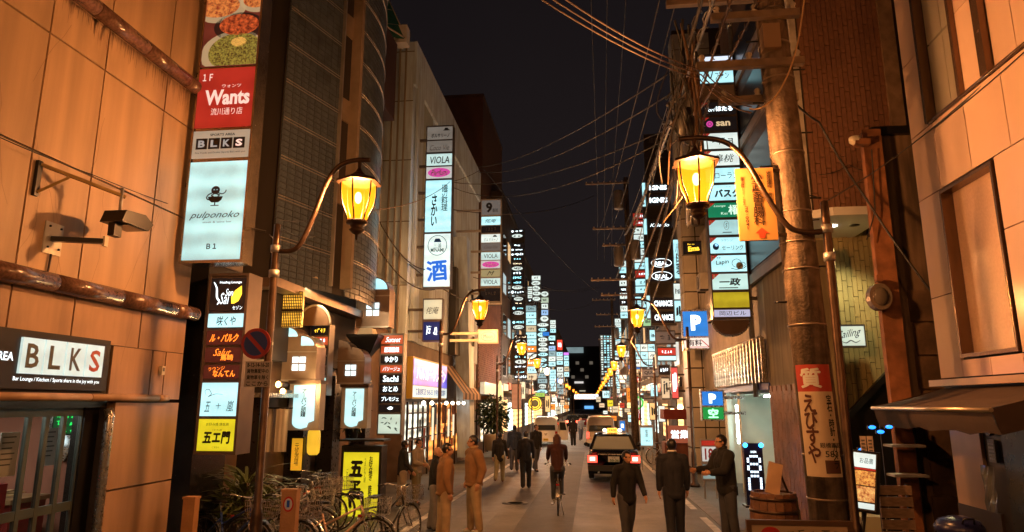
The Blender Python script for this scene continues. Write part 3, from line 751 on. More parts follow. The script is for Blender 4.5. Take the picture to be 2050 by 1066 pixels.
for i, (s, z) in enumerate(cells):
    p, a = bulge(s); out = RND.random() * .006
    nx, ny = math.cos(math.radians(a)), -math.sin(math.radians(a)); ux, uy = math.sin(math.radians(a)), math.cos(math.radians(a))
    if i < 290: block('tile', TILE, (p.x + nx * (out - .012), p.y + ny * (out - .012), z), (.024, tw - .014, th_ - .014), tb, -math.radians(a)); continue
    hw, hh = tw / 2 - .007, th_ / 2 - .007
    q = [(p.x + nx * out + ux * e, p.y + ny * out + uy * e, z + f) for e, f in ((-hw, -hh), (hw, -hh), (hw, hh), (-hw, hh))]
    k = [(p.x - nx * .03 + ux * e, p.y - ny * .03 + uy * e, z + f) for e, f in ((-hw, -hh), (hw, -hh), (hw, hh), (-hw, hh))]
    big.add(q + k, [(0, 1, 2, 3), (0, 4, 5, 1), (1, 5, 6, 2), (2, 6, 7, 3), (3, 7, 4, 0)])
big.build('tile_field', TILE, tb, True, kind='stuff')
LEDGE = M('ledge_metal', (.48, .44, .40), .35, .6, var=.2)
for z in (5.6, 6.45, 7.3, 8.15, 9.0, 9.85, 10.7, 11.55, 12.4, 13.25, 14.1, 14.95):
    for sa, sb in ((.02, 1.78), (2.28, LEN)):
        n = 3 if sa < 1 else 10; pp = []
        for k in range(n + 1):
            p, a = bulge(sa + (sb - sa) * k / n); pp.append((p.x + math.cos(math.radians(a)) * .012, p.y - math.sin(math.radians(a)) * .012, z))
        mb = MB()
        for dz in (0, .06): mb.tube([(x, y, q + dz) for x, y, q in pp], .011, 4)
        mb.build('ledge', LEDGE, tb, True)
p0, a0 = bulge(2.02)
fin = thing('facade_fin', 'pale vertical fin with recessed glass strip on the dark tiled front', 'facade fin', (p0.x, p0.y, 4.9), -a0 + 90)
FINM = M('fin_paint', (.36, .27, .19), .5, var=.15, dirt=.25)
MB().box(-.24, .26, .06, .12, 0, 10.5).build('backing', M('fin_glass', (.06, .06, .065), .12, .2), fin)
MB().box(.17, .27, -.24, .06, 0, 10.5).build('fin_blade', FINM, fin)
MB().box(-.27, -.23, -.08, .06, 0, 10.5).build('edge_strip', LEDGE, fin)
for z in (1.95, 4.0, 6.2, 8.4): MB().box(-.22, .16, -.02, .06, z, z + .55).build('spandrel', FINM, fin)
def sconce(px, py, lab):
    q = aY(px, py, p0.y - .1); t = thing('wall_sconce', lab, 'wall lamp', (q.x, p0.y - .25, q.z), 0, 'wall lamps on the tiled building')
    MB().box(-.09, .09, .05, .22, -.30, -.24).build('bracket', BLK, t)
    MB().lathe([(.05, -.24), (.075, -.2), (.075, -.12), (.055, -.10)], n=10).build('cup', M('sconce_brass', (.5, .32, .12), .3, .8), t)
    MB().ell((0, 0, 0), (.06, .06, .11), 10, 8).build('bulb', EM('sconce_bulb', (1, .80, .48), 9.0), t)
    MB().box(-.1, .1, -.04, .1, .14, .17).build('hood', BLK, t)
    ld = bpy.data.lights.new('sconce_light', 'POINT'); ld.energy = 70; ld.color = (1, .62, .25); ld.shadow_soft_size = .06
    lo = bpy.data.objects.new('sconce_light', ld); COL.objects.link(lo); lo.parent = t; lo.location = (0, -.12, .02)
sconce(643, 66, 'lit wall lamp high on the tiled front, upper of the two')
sconce(638, 290, 'lit wall lamp on the tiled front above the street lantern arm')
q = aY(630, 556, 13.9); t = thing('spot_lamp', 'round cone-shaded lamp shining down under the tiled front', 'wall lamp', (q.x, 13.8, q.z))
MB().lathe([(.02, .12), (.03, .06), (.11, -.02), (.115, -.05), (.10, -.05)], n=14).build('shade', CREAM, t)
MB().ell((0, 0, -.05), (.07, .07, .04), 10, 6).build('bulb', EM('spot_bulb', (1, .9, .7), 8.0), t); MB().tube([(0, 0, .1), (0, .3, .16)], .015, 6).build('stem', BLK, t)
ld = bpy.data.lights.new('spot_light', 'POINT'); ld.energy = 110; ld.color = (1, .72, .4); ld.shadow_soft_size = .06
lo = bpy.data.objects.new('spot_light', ld); COL.objects.link(lo); lo.parent = t; lo.location = (0, -.1, -.2)

# shop fronts under the tiled building
sb = thing('shopfront', 'dark shopfront with black columns under the tiled building', 'shopfront', (-6.2, 14, 0))
SHOPW = M('shop_wall_brown', (.20, .13, .085), .6, var=.25, vs=2, bump=.2, dirt=.3)
MB().box(-8, -6.55, 11.0, 21.5, -.6, 4.7).build('wall', SHOPW, sb, True)
for y0, y1 in ((12.3, 12.6), (14.3, 14.75), (16.0, 16.5), (18.4, 18.8)): MB().box(-6.55, -6.15, y0, y1, -.6, 3.0).build('column', M('black_column', (.02, .018, .018), .3, var=.2), sb, True)
MB().box(-6.6, -5.95, 12.2, 18.0, 4.56, 4.74).build('fascia', M('fascia_metal', (.22, .15, .10), .35, .5, var=.2), sb, True)
MB().box(-6.55, -5.9, 12.0, 13.9, 2.46, 2.54).build('canopy', STEEL, sb, True)
for i in range(14):
    z = 3.0 + i * .1
    for ya, yb in ((15.5, 16.9), (17.2, 18.6)): block('shutter_slat', M('shutter_metal', (.17, .13, .11), .4, .5, var=.2), (-6.53, (ya + yb) / 2, z), (.04, yb - ya, .085), sb)
for i, (y, zz) in enumerate(((13.1, 3.0), (13.3, 2.9))): pass
# amber lattice sign
q0 = aY(572, 655, 13.2); q1 = aY(572, 585, 13.2); xa, xb = aY(540, 620, 13.2).x, aY(604, 620, 13.2).x
t = thing('lattice_sign', 'amber backlit lattice panel high beside the no-parking sign', 'light panel', ((xa + xb) / 2, 13.2, q0.z))
w, h = xb - xa, q1.z - q0.z
MB().box(-w / 2, w / 2, .02, .1, 0, h).build('back_panel', EM('amber_back', (1.0, .50, .05), .95, .5, 5), t)
mb = MB()
for i in range(19): x = -w / 2 + w * i / 18; mb.box(x - .006, x + .006, -.005, .02, 0, h)
mb.build('lattice_bar', BRONZE, t, kind='stuff')
mb = MB()
for i in range(13): z = h * i / 12; mb.box(-w / 2, w / 2, -.012, -.005, z - .007, z + .007)
mb.build('lattice_rail', BRONZE, t, kind='stuff')
MB().box(-w / 2 - .02, w / 2 + .02, -.03, .1, h * .44, h * .5).build('middle_bar', BRONZE, t)
# half-round board
q = aY(628, 652, 14.2); t = thing('arched_board', 'brown half-round board above the stacked shop nameplates', 'board', (q.x, 14.2, q.z))
MB().prism(ellipse_pts(0, 0, .34, .42, 16, 0, math.pi), 0, .08).build('board', M('arch_wood', (.20, .11, .06), .5, var=.2), t)
pts = ellipse_pts(0, 0, .37, .45, 16, 0, math.pi); MB().tube([(a, .03, b) for a, b in pts], .03, 6).build('rim', CREAM, t)
# house-shaped lanterns of the arcade
def house(px0, py0, px1, py1, Y, lab, bright, big):
    X0, X1 = aY(px0, (py0 + py1) / 2, Y).x, aY(px1, (py0 + py1) / 2, Y).x; xm = (px0 + px1) / 2
    z0, z1 = aY(xm, py1, Y).z, aY(xm, py0, Y).z; w, h = X1 - X0, z1 - z0
    t = thing('house_sign', lab, 'house-shaped sign', ((X0 + X1) / 2, Y, z0), 0, 'house-shaped signs of the arcade')
    HM = M('house_sign_metal', (.30, .22, .17), .35, .45, var=.2)
    step = w * .5; hb = h * .60; r1 = h * .22
    MB().box(-w / 2, w / 2, 0, .5, 0, hb).build('body', HM, t)
    pane = bright
    for i, (cx, cz) in enumerate(((-w / 2, hb + r1 * .75), (0, hb))):
        rad = w / 2 * .94
        mb = MB(); mb.prism([(cx, cz)] + ellipse_pts(cx, cz, rad, r1, 8, 0, math.pi / 2), 0, .5); mb.build('rounded_roof', HM, t)
        mb = MB(); mb.sheet([(a, -.006, b) for a, b in [(cx + .02, cz + .02)] + ellipse_pts(cx + .02, cz + .02, rad - .06, r1 - .06, 8, 0, math.pi / 2)]); mb.build('quarter_window', LIT_C if big or i < 2 and bright is not None else HM, t)
    mb = MB(); mb.box(-w / 2, 0, 0, .5, hb, hb + r1 * .75); mb.build('step_block', HM, t)
    s = w * .17
    for cx in (-s * .62, s * .62):
        for cz in (hb * .38, hb * .38 + s * 1.25): MB().box(cx - s / 2, cx + s / 2, -.02, 0, cz - s / 2, cz + s / 2).build('window_pane', EM('house_pane', (.72, .92, .95), 1.2), t)
    mb = MB(); mb.box(-w / 2 - .01, w / 2 + .01, -.012, 0, hb * .83, hb * .86); mb.box(-w / 2, w / 2, -.012, 0, -.02, .02); mb.build('trim', LEDGE, t)
house(566, 650, 634, 762, 13.6, 'brown house-shaped sign with four lit panes, nearest of three, left of the nameplates', LIT_C, True)
house(676, 680, 730, 768, 15.6, 'smaller house-shaped sign with four dull panes above the second arcade board', None, False)
house(715, 533, 780, 655, 17.2, 'house-shaped sign mounted high with bright cyan quarter windows and panes', LIT_C, True)
q = aY(735, 690, 16.5); t = thing('cone_canopy', 'dark upturned pyramid canopy under the highest house-shaped sign', 'canopy', (q.x, 16.5, q.z))
MB().lathe([(.02, -.42), (.56, .16), (.58, .22)], n=4, smooth=False, a0=math.pi / 4).build('shell', BLK, t); MB().lathe([(.30, .22), (.22, .40), (.0, .42)], n=4, smooth=False, a0=.785).build('cap', CREAM, t)
# arcade name boards with a rounded lower edge
def arcade(rect, Y, lab):
    x0, y0, x1, y1 = rect; X0, X1 = aY(x0, (y0 + y1) / 2, Y).x, aY(x1, (y0 + y1) / 2, Y).x; z0, z1 = aY((x0 + x1) / 2, y1, Y).z, aY((x0 + x1) / 2, y0, Y).z
    w, h = X1 - X0, z1 - z0; t = thing('arcade_board', lab, 'sign', ((X0 + X1) / 2, Y, z0), 0, 'arcade name boards')
    MB().box(-w / 2, w / 2, 0, .28, 0, h).build('case', M('case_pale', (.42, .36, .28), .4, .3, var=.15), t)
    pw = w * .68
    out = [(-pw / 2, h * .90), (-pw / 2, h * .16)] + ellipse_pts(-pw * .08, h * .16, pw * .42, h * .13, 8, math.pi, 1.5 * math.pi) + [(pw * .18, h * .06), (pw * .24, h * .15), (pw * .5, h * .19), (pw / 2, h * .90)]
    p = MB().prism(out, -.03, 0).build('panel', EM('arcade_panel', (.48, .82, .84), .85, .1), t)
    text('アーバン胡鐘', 0, h * .55, w * .17, h * .56, INK, p, -.034, vert=True, bold=.02)
    MB().box(-w / 2 - .02, w / 2 + .02, -.05, .3, h * .93, h * 1.0).build('cornice', BRONZE, t); text('URBAN', .02, h * .025, w * .3, h * .025, WHITE, t, -.004)
arcade((578, 762, 640, 862), 13.4, 'white arcade board with rounded foot, left one, under the nearest house sign')
arcade((683, 770, 736, 858), 15.3, 'white arcade board with rounded foot, right one, beside the black tiled pier')
DKI = [PANEL_DK, EM('lit_orange_red', (.62, .10, .03), .75, .1)]
sign('nameplate_stack', 'stack of small dark nameplates behind the nearest house-shaped sign', (618, 650, 657, 792), 14.6, [
    (652, 672, PANEL_DK, [('R', .5, .5, .7, .6, GLOW_Y, 1)]), (674, 692, DKI[1], [('R', .5, .5, .7, .6, GLOW_W, 2)]), (694, 712, PANEL_DK, [('R', .5, .5, .7, .6, GLOW_W, 3)]), (714, 732, PANEL_DK, [('R', .5, .5, .7, .6, GLOW_W, 4)]),
    (734, 752, PANEL_DK, [('R', .5, .5, .7, .6, GLOW_W, 5)]), (756, 790, LIT_C, [('R', .5, .5, .5, .4, INK, 6)])], d=.3, group='nameplate stacks on the left side')
bam = []
for i in range(14):
    rr = random.Random(50 + i); cx, cz = .15 + .7 * rr.random(), .15 + .7 * rr.random(); a = rr.random() * 3
    bam.append(('P', [(cx - .09 * math.cos(a), cz - .09 * math.sin(a)), (cx + .03 * math.sin(a), cz - .03 * math.cos(a)), (cx + .09 * math.cos(a), cz + .09 * math.sin(a)), (cx - .03 * math.sin(a), cz + .03 * math.cos(a))], M('leaf_ink', (.03, .10, .05), .6)))
sign('nameplate_stack', 'tall stack of orange and black bar nameplates with a leaf-print panel below', (758, 668, 806, 872), 16.6, [
    (671, 690, DKI[1], [('T', 'Sunset', .55, .5, .72, .6, GLOW_W, {'shear': .4})]), (692, 709, DKI[1], [('T', '居酒屋飯', .5, .5, .7, .7, GLOW_W, {'bold': .02})]), (711, 729, PANEL_DK, [('T', 'ゆかり', .5, .5, .6, .75, GLOW_W, {'bold': .03})]),
    (731, 747, DKI[1], [('T', 'パリージュ', .5, .5, .8, .6, GLOW_W, {'shear': .3})]), (749, 768, PANEL_DK, [('T', 'Sachi', .5, .5, .72, .75, GLOW_W, {'bold': .02})]), (770, 788, PANEL_DK, [('T', 'おとめ', .5, .5, .7, .7, GLOW_W, {'bold': .02})]),
    (790, 808, PANEL_DK, [('T', 'プレモジェ', .5, .5, .8, .55, GLOW_W, {'bold': .02})]), (810, 826, PANEL_DK, [('P', [(.38, .5), (.48, .3), (.62, .35), (.66, .62), (.55, .78), (.45, .68)], GLOW_W)]), (829, 870, EM('lit_pale_green', (.62, .80, .66), .85, .1), bam)],
    d=.3, group='nameplate stacks on the left side')
# small yellow boards and paper lantern
q = aY(596, 910, 13.9)
for nm, lab, px0, py0, px1, py1, Y, m, vt in (('menu_board', 'narrow yellow lit board with black writing between the black columns', 586, 878, 607, 942, 13.9, EM('lit_amber', (.9, .42, .02), .75, .1), '元気酒場'),):
    X0, X1 = aY(px0, py0, Y).x, aY(px1, py0, Y).x; z0, z1 = aY(px0, py1, Y).z, aY(px0, py0, Y).z
    t = thing(nm, lab, 'sign', ((X0 + X1) / 2, Y, z0)); w, h = X1 - X0, z1 - z0
    MB().box(-w / 2 - .02, w / 2 + .02, 0, .1, -.02, h + .02).build('case', BLK, t); p = MB().box(-w / 2, w / 2, -.02, 0, 0, h).build('panel', m, t); text(vt, 0, h / 2, w * .4, h * .7, INK, p, -.024, vert=True)
q = aY(628, 885, 14.1); t = thing('paper_lantern', 'yellow paper lantern hanging in front of the dark shop wall', 'lantern', (q.x, 14.1, q.z))
MB().lathe([(.08, -.27), (.125, -.22), (.135, -.1), (.135, .1), (.125, .22), (.08, .27)], n=16).build('paper_body', EM('paper_glow', (.85, .47, .03), .7, .1), t)
mb = MB()
for z in (-.28, .27): mb.lathe([(.085, z), (.085, z + .025)], n=14)
mb.build('ring', BLK, t); MB().tube([(0, 0, .29), (0, 0, .6)], .006, 5).build('cord', BLK, t)
# white cloth at the entrance
q = aY(545, 905, 12.9); t = thing('entrance_curtain', 'white split cloth curtain hanging behind the no-parking pole', 'curtain', (q.x, 12.9, q.z))
CLOTH = M('white_cloth', (.55, .50, .42), .9, var=.1, bump=.1)
for sx in (-.16, .16):
    mb = MB(); n = 9
    mb.add([(sx + .13 * (2 * i / (n - 1) - 1), .02 * math.sin(i * 2.1), z) for z in (0, .82) for i in range(n)], [(i, i + 1, n + i + 1, n + i) for i in range(n - 1)], True); mb.build('cloth_panel', CLOTH, t)
MB().tube([(-.36, 0, .83), (.36, 0, .83)], .015, 6).build('rod', BLK, t)
for px, py, lab in ((557, 770, 'bright amber wall lamp behind the no-parking plate, upper of two'), (566, 784, 'bright amber wall lamp behind the no-parking plate, lower of two')):
    q = aY(px, py, 12.7); t = thing('wall_lamp', lab, 'wall lamp', (q.x, 12.7, q.z), 0, 'lamps at the curtained entrance'); MB().ell((0, 0, 0), (.05, .04, .06), 10, 6).build('bulb', EM('entry_bulb', (1, .66, .22), 10.0), t); MB().box(-.06, .06, .03, .3, -.03, .03).build('bracket', BRONZE, t)
    ld = bpy.data.lights.new('entry_light', 'POINT'); ld.energy = 36; ld.color = (1, .62, .25); ld.shadow_soft_size = .06
    lo = bpy.data.objects.new('entry_light', ld); COL.objects.link(lo); lo.parent = t; lo.location = (0, -.15, 0)
# standing yellow board
BY = 14.6
t = sign('standing_signboard', 'tall yellow lit standing signboard behind the bicycles on the pavement', (681, 893, 762, 1042), BY, [(905, 1036, LIT_Y, [
    ('T', 'お好み焼き', .78, .75, .11, .38, INK, {'vert': True, 'bold': .03}), ('T', '鉄板焼き', .78, .33, .11, .32, INK, {'vert': True, 'bold': .03}), ('T', 'うまいもん屋', .62, .72, .06, .38, INK, {'vert': True}), ('T', 'ごえもん', .12, .62, .06, .24, INK, {'vert': True}),
    ('T', '五', .36, .74, .40, .26, INK, {'bold': .06, 'shear': .1}), ('T', 'ヱ', .36, .48, .34, .16, INK, {'bold': .06}), ('T', '門', .40, .26, .48, .28, INK, {'bold': .06, 'shear': -.1})])], d=.4, fm=BLK, m_edge=.07)
MB().box(-.5, .5, -.06, .46, 1.62, 1.66).build('top_board', BLK, t)

# ---------------------------------------------------------------- white building with its sign towers
wb = thing('white_building', 'tall white concrete building with a deep notch and streaked side wall', 'building', (-6, 28, 0))
WCON = M('white_concrete', (.68, .84, .97), .8, var=.1, vs=1.1, bump=.2, bs=25, dirt=.28, ds=1.4, streak=True)
MB().box(-16, -6, 21.6, 36.0, 4.4, 15.1).build('wall', WCON, wb, True)
MB().box(-16, -6.05, 21.7, 36.0, -.6, 4.4).build('lower_wall', M('lower_wall', (.16, .11, .08), .7, var=.2, dirt=.3), wb, True)
for z in (6.2, 8.4, 10.6, 12.8, 14.7): MB().box(-7.6, -5.985, 21.585, 21.6, z, z + .025).build('joint', M('joint_dark', (.12, .11, .10), .9), wb, True)
for x in (-6.75, -6.52, -6.3): MB().box(x, x + .05, 21.52, 21.6, 4.4, 15.0).build('conduit', M('conduit_grey', (.34, .31, .27), .6), wb, True)
MB().box(-5.98, -5.88, 22.0, 22.8, 4.4, 14.4).build('pilaster', WCON, wb, True)
MB().box(-5.995, -5.97, 22.9, 24.6, 4.6, 13.4).build('notch', M('notch_pale', (.42, .50, .48), .7, var=.1), wb, True)
MB().box(-5.99, -5.9, 21.6, 36.0, 13.45, 15.1).build('parapet', WCON, wb, True)
MB().box(-6.0, -5.7, 28.4, 30.2, 4.4, 8.2).build('window_bay', M('bay_dark', (.05, .045, .04), .3), wb, True)
mb = MB(); mb.prismx([(30.3, .01), (31.3, .01), (30.2, 9.6), (28.6, 9.6)], -5.9, -5.3); mb.build('slanted_buttress', WCON, wb, True)
for y, z in ((29.9, 7.2), (30.3, 5.1)): MB().box(-5.26, -5.2, y - .12, y + .12, z - .22, z + .22).build('slot', BLK, wb, True)
q = aX(803, 127, -6.6); MB().ell((-6.75, 21.6, 13.9), (.09, .03, .09), 10, 8).build('vent_hole', BLK, wb, True)
# drain pipes in the gap and the wall shaft
t = thing('pipe_bundle', 'bundle of thin rusty downpipes in the gap beside the white wall', 'pipes', (-7.15, 21.3, 0))
for i, m in enumerate((BRONZE, GALV, M('rust_pipe', (.30, .13, .07), .6, .3), GALV)): MB().tube([(-.12 + i * .1, .02 * i, 3.5), (-.12 + i * .1, .02 * i, 14.6 - .1 * i), (.0 + i * .1, .02 * i, 14.9 - .1 * i)], .04, 8).build('pipe', m, t)
# green scaffold net on the roof behind
t = thing('green_net', 'green safety net stretched on poles above the white building roof', 'safety net', (-6.2, 19.5, 14.5))
NET = M('net_green', (.02, .17, .12), .8, var=.25, vs=3)
A, B, C_, D_ = aY(775, -6, 20.5), aY(813, 78, 20.5), aY(742, 34, 18.5), aY(728, -30, 18.5)
mb = MB(); n = 8
for i in range(n + 1):
    for j in range(n + 1):
        u, v = i / n, j / n; p = (A * (1 - u) + B * u) * (1 - v) + (D_ * (1 - u) + C_ * u) * v; mb.v.append((p.x, p.y, p.z - .25 * math.sin(math.pi * v) * (.5 + .5 * u)))
for i in range(n):
    for j in range(n): mb.f.append((i * (n + 1) + j, i * (n + 1) + j + 1, (i + 1) * (n + 1) + j + 1, (i + 1) * (n + 1) + j)); mb.mi.append(0); mb.sm.append(True)
mb.build('net', NET, t, True)
for a, b in ((A, B), (B, C_), (D_, A)): MB().tube([a, b], .03, 6).build('pole', CREAM, t, True)
for k in (.3, .65):
    a = A.lerp(B, k); b = D_.lerp(C_, k); MB().tube([a + Vector((0, 0, -.05)), a.lerp(b, .5) + Vector((0, 0, -.28 * k - .12)), b], .02, 5).build('batten', CREAM, t, True)
MB().box(-7.5, -5.9, 17.9, 19.2, 11.0, 13.6).build('roof_box', M('roof_box_dark', (.07, .035, .03), .7), t, True)
q = aY(803, 72, 20.5); MB().box(q.x - .22, q.x + .22, q.y - .1, q.y + .3, q.z - .3, q.z + .35).build('vent_box', WHITE, t, True)
# brown tower block behind
q = aY(905, 197, 42); q2 = aY(967, 205, 42); t = thing('brown_tower', 'plain brown tower block rising behind the white building', 'building', ((q.x + q2.x) / 2, 45, 0))
MB().box(q.x - 3, q2.x, 42, 52, -.6, q.z).build('wall', M('tower_brown', (.13, .06, .035), .8, var=.1, bump=.1), t, True); MB().box(q.x - 3.05, q2.x + .05, 41.95, 52, q.z, q.z + .2).build('parapet', M('tower_brown2', (.10, .05, .03), .8), t, True)
V1 = EM('lit_viola', (.60, .85, .82), .85, .1)
sign('sign_tower', 'sign tower with a bright white sake panel in blue characters on the white building', (850, 252, 905, 577), 22.2, [
    (254, 280, EM('lit_grey', (.30, .27, .23), .5, .1), [('T', 'ボルサリーノ', .52, .3, .72, .34, INK, {'bold': .03}), ('P', [(.62, .68), (.92, .68), (.84, .78), (.80, .90), (.70, .90), (.68, .78)], INK)]), (282, 305, EM('lit_grey', (.3, .27, .23), .5), [('T', 'Coco Vie', .5, .38, .76, .5, GREY_INK, {'shear': .4})]),
    (308, 332, V1, [('T', 'VIOLA', .52, .46, .76, .62, INK, {'bold': .01, 'shear': .15})]), (334, 358, EM('lit_pinkish', (.62, .62, .60), .8), [('E', .5, .5, .44, .4, LIT_MAG), ('T', 'Parfum', .5, .5, .66, .52, WHITE, {'shear': .4, 'bold': .01})]),
    (361, 465, LIT_C, [('T', '磯辺料理', .74, .66, .24, .52, M('teal_ink', (.01, .10, .11), .5), {'vert': True, 'bold': .01}), ('T', 'さかい', .34, .42, .26, .62, INK, {'vert': True, 'bold': .03, 'shear': .1})]),
    (468, 575, EM('lit_sake', (.70, .93, .93), 1.0, .12), [('O', .5, .78, .36, .19, M('teal_line', (.03, .18, .22), .5), .02), ('P', [(.36, .84), (.66, .84), (.58, .91), (.42, .91)], BLUE_INK), ('T', '三浦', .5, .77, .30, .10, M('teal_line', (.03, .18, .22), .5)), ('T', 'MINAMI', .5, .69, .5, .07, M('teal_line', (.03, .18, .22), .5), {'bold': .02}), ('T', '酒', .5, .30, .80, .40, EM('film_blue', (.015, .14, .70), .75), {'bold': .03, 'rot': .08})])],
    d=.3, group='sign towers along the street', arms=-1, x_wall=-6.1)
sign('hanging_sign', 'small cream lit sign over a blue panel below the sake tower', (846, 598, 886, 684), 21.8, [(600, 640, EM('lit_cream', (.62, .66, .46), .8, .1), [('T', '侘庵', .5, .45, .7, .36, INK, {'shear': .3})]), (644, 682, EM('lit_navy', (.015, .03, .16), .6), [('R', .5, .5, .7, .5, GLOW_W, 77, {'n': 2}), ('R', .3, .75, .3, .1, GLOW_W, 78)])], arms=-1, x_wall=-6.1)
sign('sign_tower', 'thinner pale-framed sign tower beyond the sake tower with dark lowest panel', (962, 399, 1003, 608), 29.6, [
    (401, 431, EM('lit_grey2', (.22, .20, .18), .5), [('T', '9', .4, .5, .34, .7, INK, {'bold': .04}), ('T', '番館', .72, .3, .3, .26, INK)]), (434, 451, LIT_C, [('T', '侘庵', .5, .5, .6, .5, INK, {'shear': .3})]), (452, 467, PANEL_DK, [('R', .5, .5, .6, .5, GREY_INK, 8)]), (469, 486, LIT_W, [('T', 'ボルサリーノ', .5, .35, .74, .36, INK), ('P', [(.60, .66), (.84, .66), (.76, .88), (.66, .88)], INK)]),
    (487, 503, EM('lit_grey2', (.22, .2, .18), .5), [('T', 'Coco Vie', .5, .5, .7, .4, GREY_INK, {'shear': .4})]), (505, 521, V1, [('T', 'VIOLA', .5, .5, .72, .56, INK)]), (522, 538, EM('lit_pinkish', (.62, .62, .60), .8), [('E', .5, .5, .44, .4, LIT_MAG), ('T', 'Parfum', .5, .5, .6, .5, WHITE, {'shear': .4})]), (540, 555, EM('lit_tan', (.46, .40, .20), .6), [('T', 'M', .5, .5, .4, .6, INK, {'shear': .5})]), (557, 573, V1, [('T', 'VIOLA', .5, .5, .72, .56, INK)]), (577, 604, PANEL_DK, [('R', .5, .6, .6, .3, GREY_INK, 9)])],
    d=.35, fm=M('frame_pale', (.46, .42, .36), .45, .3), group='sign towers along the street', arms=-1, x_wall=-6.1)
sign('hanging_sign', 'small rounded cream sign hung from a bracket below the second lantern', (957, 660, 997, 688), 21.0, [(662, 686, LIT_WARM, [('O', .5, .5, .38, .4, GREY_INK, .01), ('T', 'Moon', .5, .5, .5, .36, GREY_INK)])], d=.18, arms=-1, x_wall=-4.4, fm=CREAM)
# rental shop board, awning and bright shop
t = thing('rental_signboard', 'large blue and violet lit board with yellow edge over a bright shop', 'sign', (-5.74, 24.35, 2.5), 90)
W2, H2 = 5.3, 1.36
MB().box(-W2 / 2, W2 / 2, 0, .2, 0, H2).build('case', M('case_yellow', (.5, .36, .05), .5), t)
p = MB().box(-W2 / 2 + .05, W2 / 2 - .05, -.02, 0, .44, H2 - .06).build('upper_panel', EM('lit_violet', (.10, .10, .62), 1.0, .45, .8), t)
text('ハルカーランデン', .05, .87, W2 * .86, .5, EM('glow_lavender', (.85, .85, 1), 1.1), p, -.026, bold=.03)
p = MB().box(-W2 / 2 + .05, W2 / 2 - .05, -.02, 0, .05, .42).build('lower_panel', LIT_W, t)
text('広島胡町店 0545-55  お待たせ営業中', 0, .235, W2 * .88, .24, BLUE_INK, p, -.026, bold=.02)
t = thing('striped_awning', 'striped fabric awning above the glowing shop entrance', 'awning', (-6, 28, 3.2))
AWA, AWB = M('awning_dark', (.09, .06, .045), .8), M('awning_light', (.40, .28, .18), .8)
for i in range(10):
    y = 27.2 + i * .46
    MB().add([(-6, y, 3.95), (-6, y + .44, 3.95), (-5.1, y + .44, 2.75), (-5.1, y, 2.75), (-5.1, y, 2.5), (-5.1, y + .44, 2.5)], [(0, 1, 2, 3), (3, 2, 5, 4)]).build('stripe', AWA if i % 2 else AWB, t, True)
shop = thing('lit_shop', 'brightly lit warm shop interior with glass doors under the blue board', 'shop', (-6, 27, 0))
MB().box(-6.04, -6.0, 22.0, 24.8, .3, 2.3).build('window_light', EM('shop_white', (.80, .82, .66), .95, .7, 1.6), shop, True)
MB().box(-6.04, -6.0, 25.2, 31.0, .3, 2.35).build('window_light', EM('shop_amber', (1.0, .36, .07), .75, .8, 1.1), shop, True)
for i in range(26):   # shelves, stock, menus and hangings just inside the glass
    y = 22.2 + i * .33; k = RND.random(); z0 = .35 + 1.2 * RND.random(); m = (BLK, M('stock_brown', (.10, .05, .025), .7), M('stock_red', (.30, .04, .02), .6), M('stock_pale', (.5, .42, .3), .7), SHOPW)[i % 5]
    MB().box(-5.998, -5.99 + .02 * k, y - .06 - .1 * k, y + .06 + .09 * RND.random(), z0, min(z0 + .2 + .7 * RND.random(), 2.2)).build('stock', m, shop, True)
for z in (.75, 1.5, 2.0): MB().box(-5.998, -5.96, 22.0, 24.9, z, z + .05).build('shelf', M('shelf_brown', (.14, .08, .05), .6), shop, True)
for y in (25.4, 27.3, 29.2): MB().box(-5.97, -5.955, y, y + .9, 1.55, 2.3).build('noren', M('noren_indigo', (.03, .04, .10), .9) if y < 27 else M('noren_rust', (.22, .07, .03), .9), shop, True)
for y in (22.0, 22.7, 23.4, 24.1, 24.9, 25.9, 26.9, 27.9, 28.9, 30.0): MB().box(-5.99, -5.93, y - .04, y + .04, -.6, 2.4).build('door_frame', BLK if y < 26 else BRONZE, shop, True)
MB().box(-5.99, -5.93, 22.0, 31, 1.15, 1.2).build('rail', BRONZE, shop, True)
for i, (y, hh) in enumerate(((25.5, 1.5), (26.4, 1.2), (28.4, 1.4), (29.4, 1.1))):
    p = MB().box(-5.925, -5.915, y - .16, y + .16, 1.0, 1.0 + hh * .8).build('poster', EM('poster_lit', (.75, .66, .45), .9), shop, True)
for i in range(7):
    y = 22.3 + i * 1.2; t = thing('bare_bulb', '%s bright bare bulb from the near end of the row over the shop' % ('first', 'second', 'third', 'fourth', 'fifth', 'sixth', 'seventh')[i], 'bulb', (-5.5, y, 2.36), 0, 'row of bare bulbs over the shop')
    MB().ell((0, 0, 0), (.07, .07, .07), 8, 6).build('bulb', EM('bare_bulb', (1, .88, .70), 8.0), t); MB().tube([(0, 0, .05), (0, 0, .14)], .02, 6).build('socket', BLK, t)

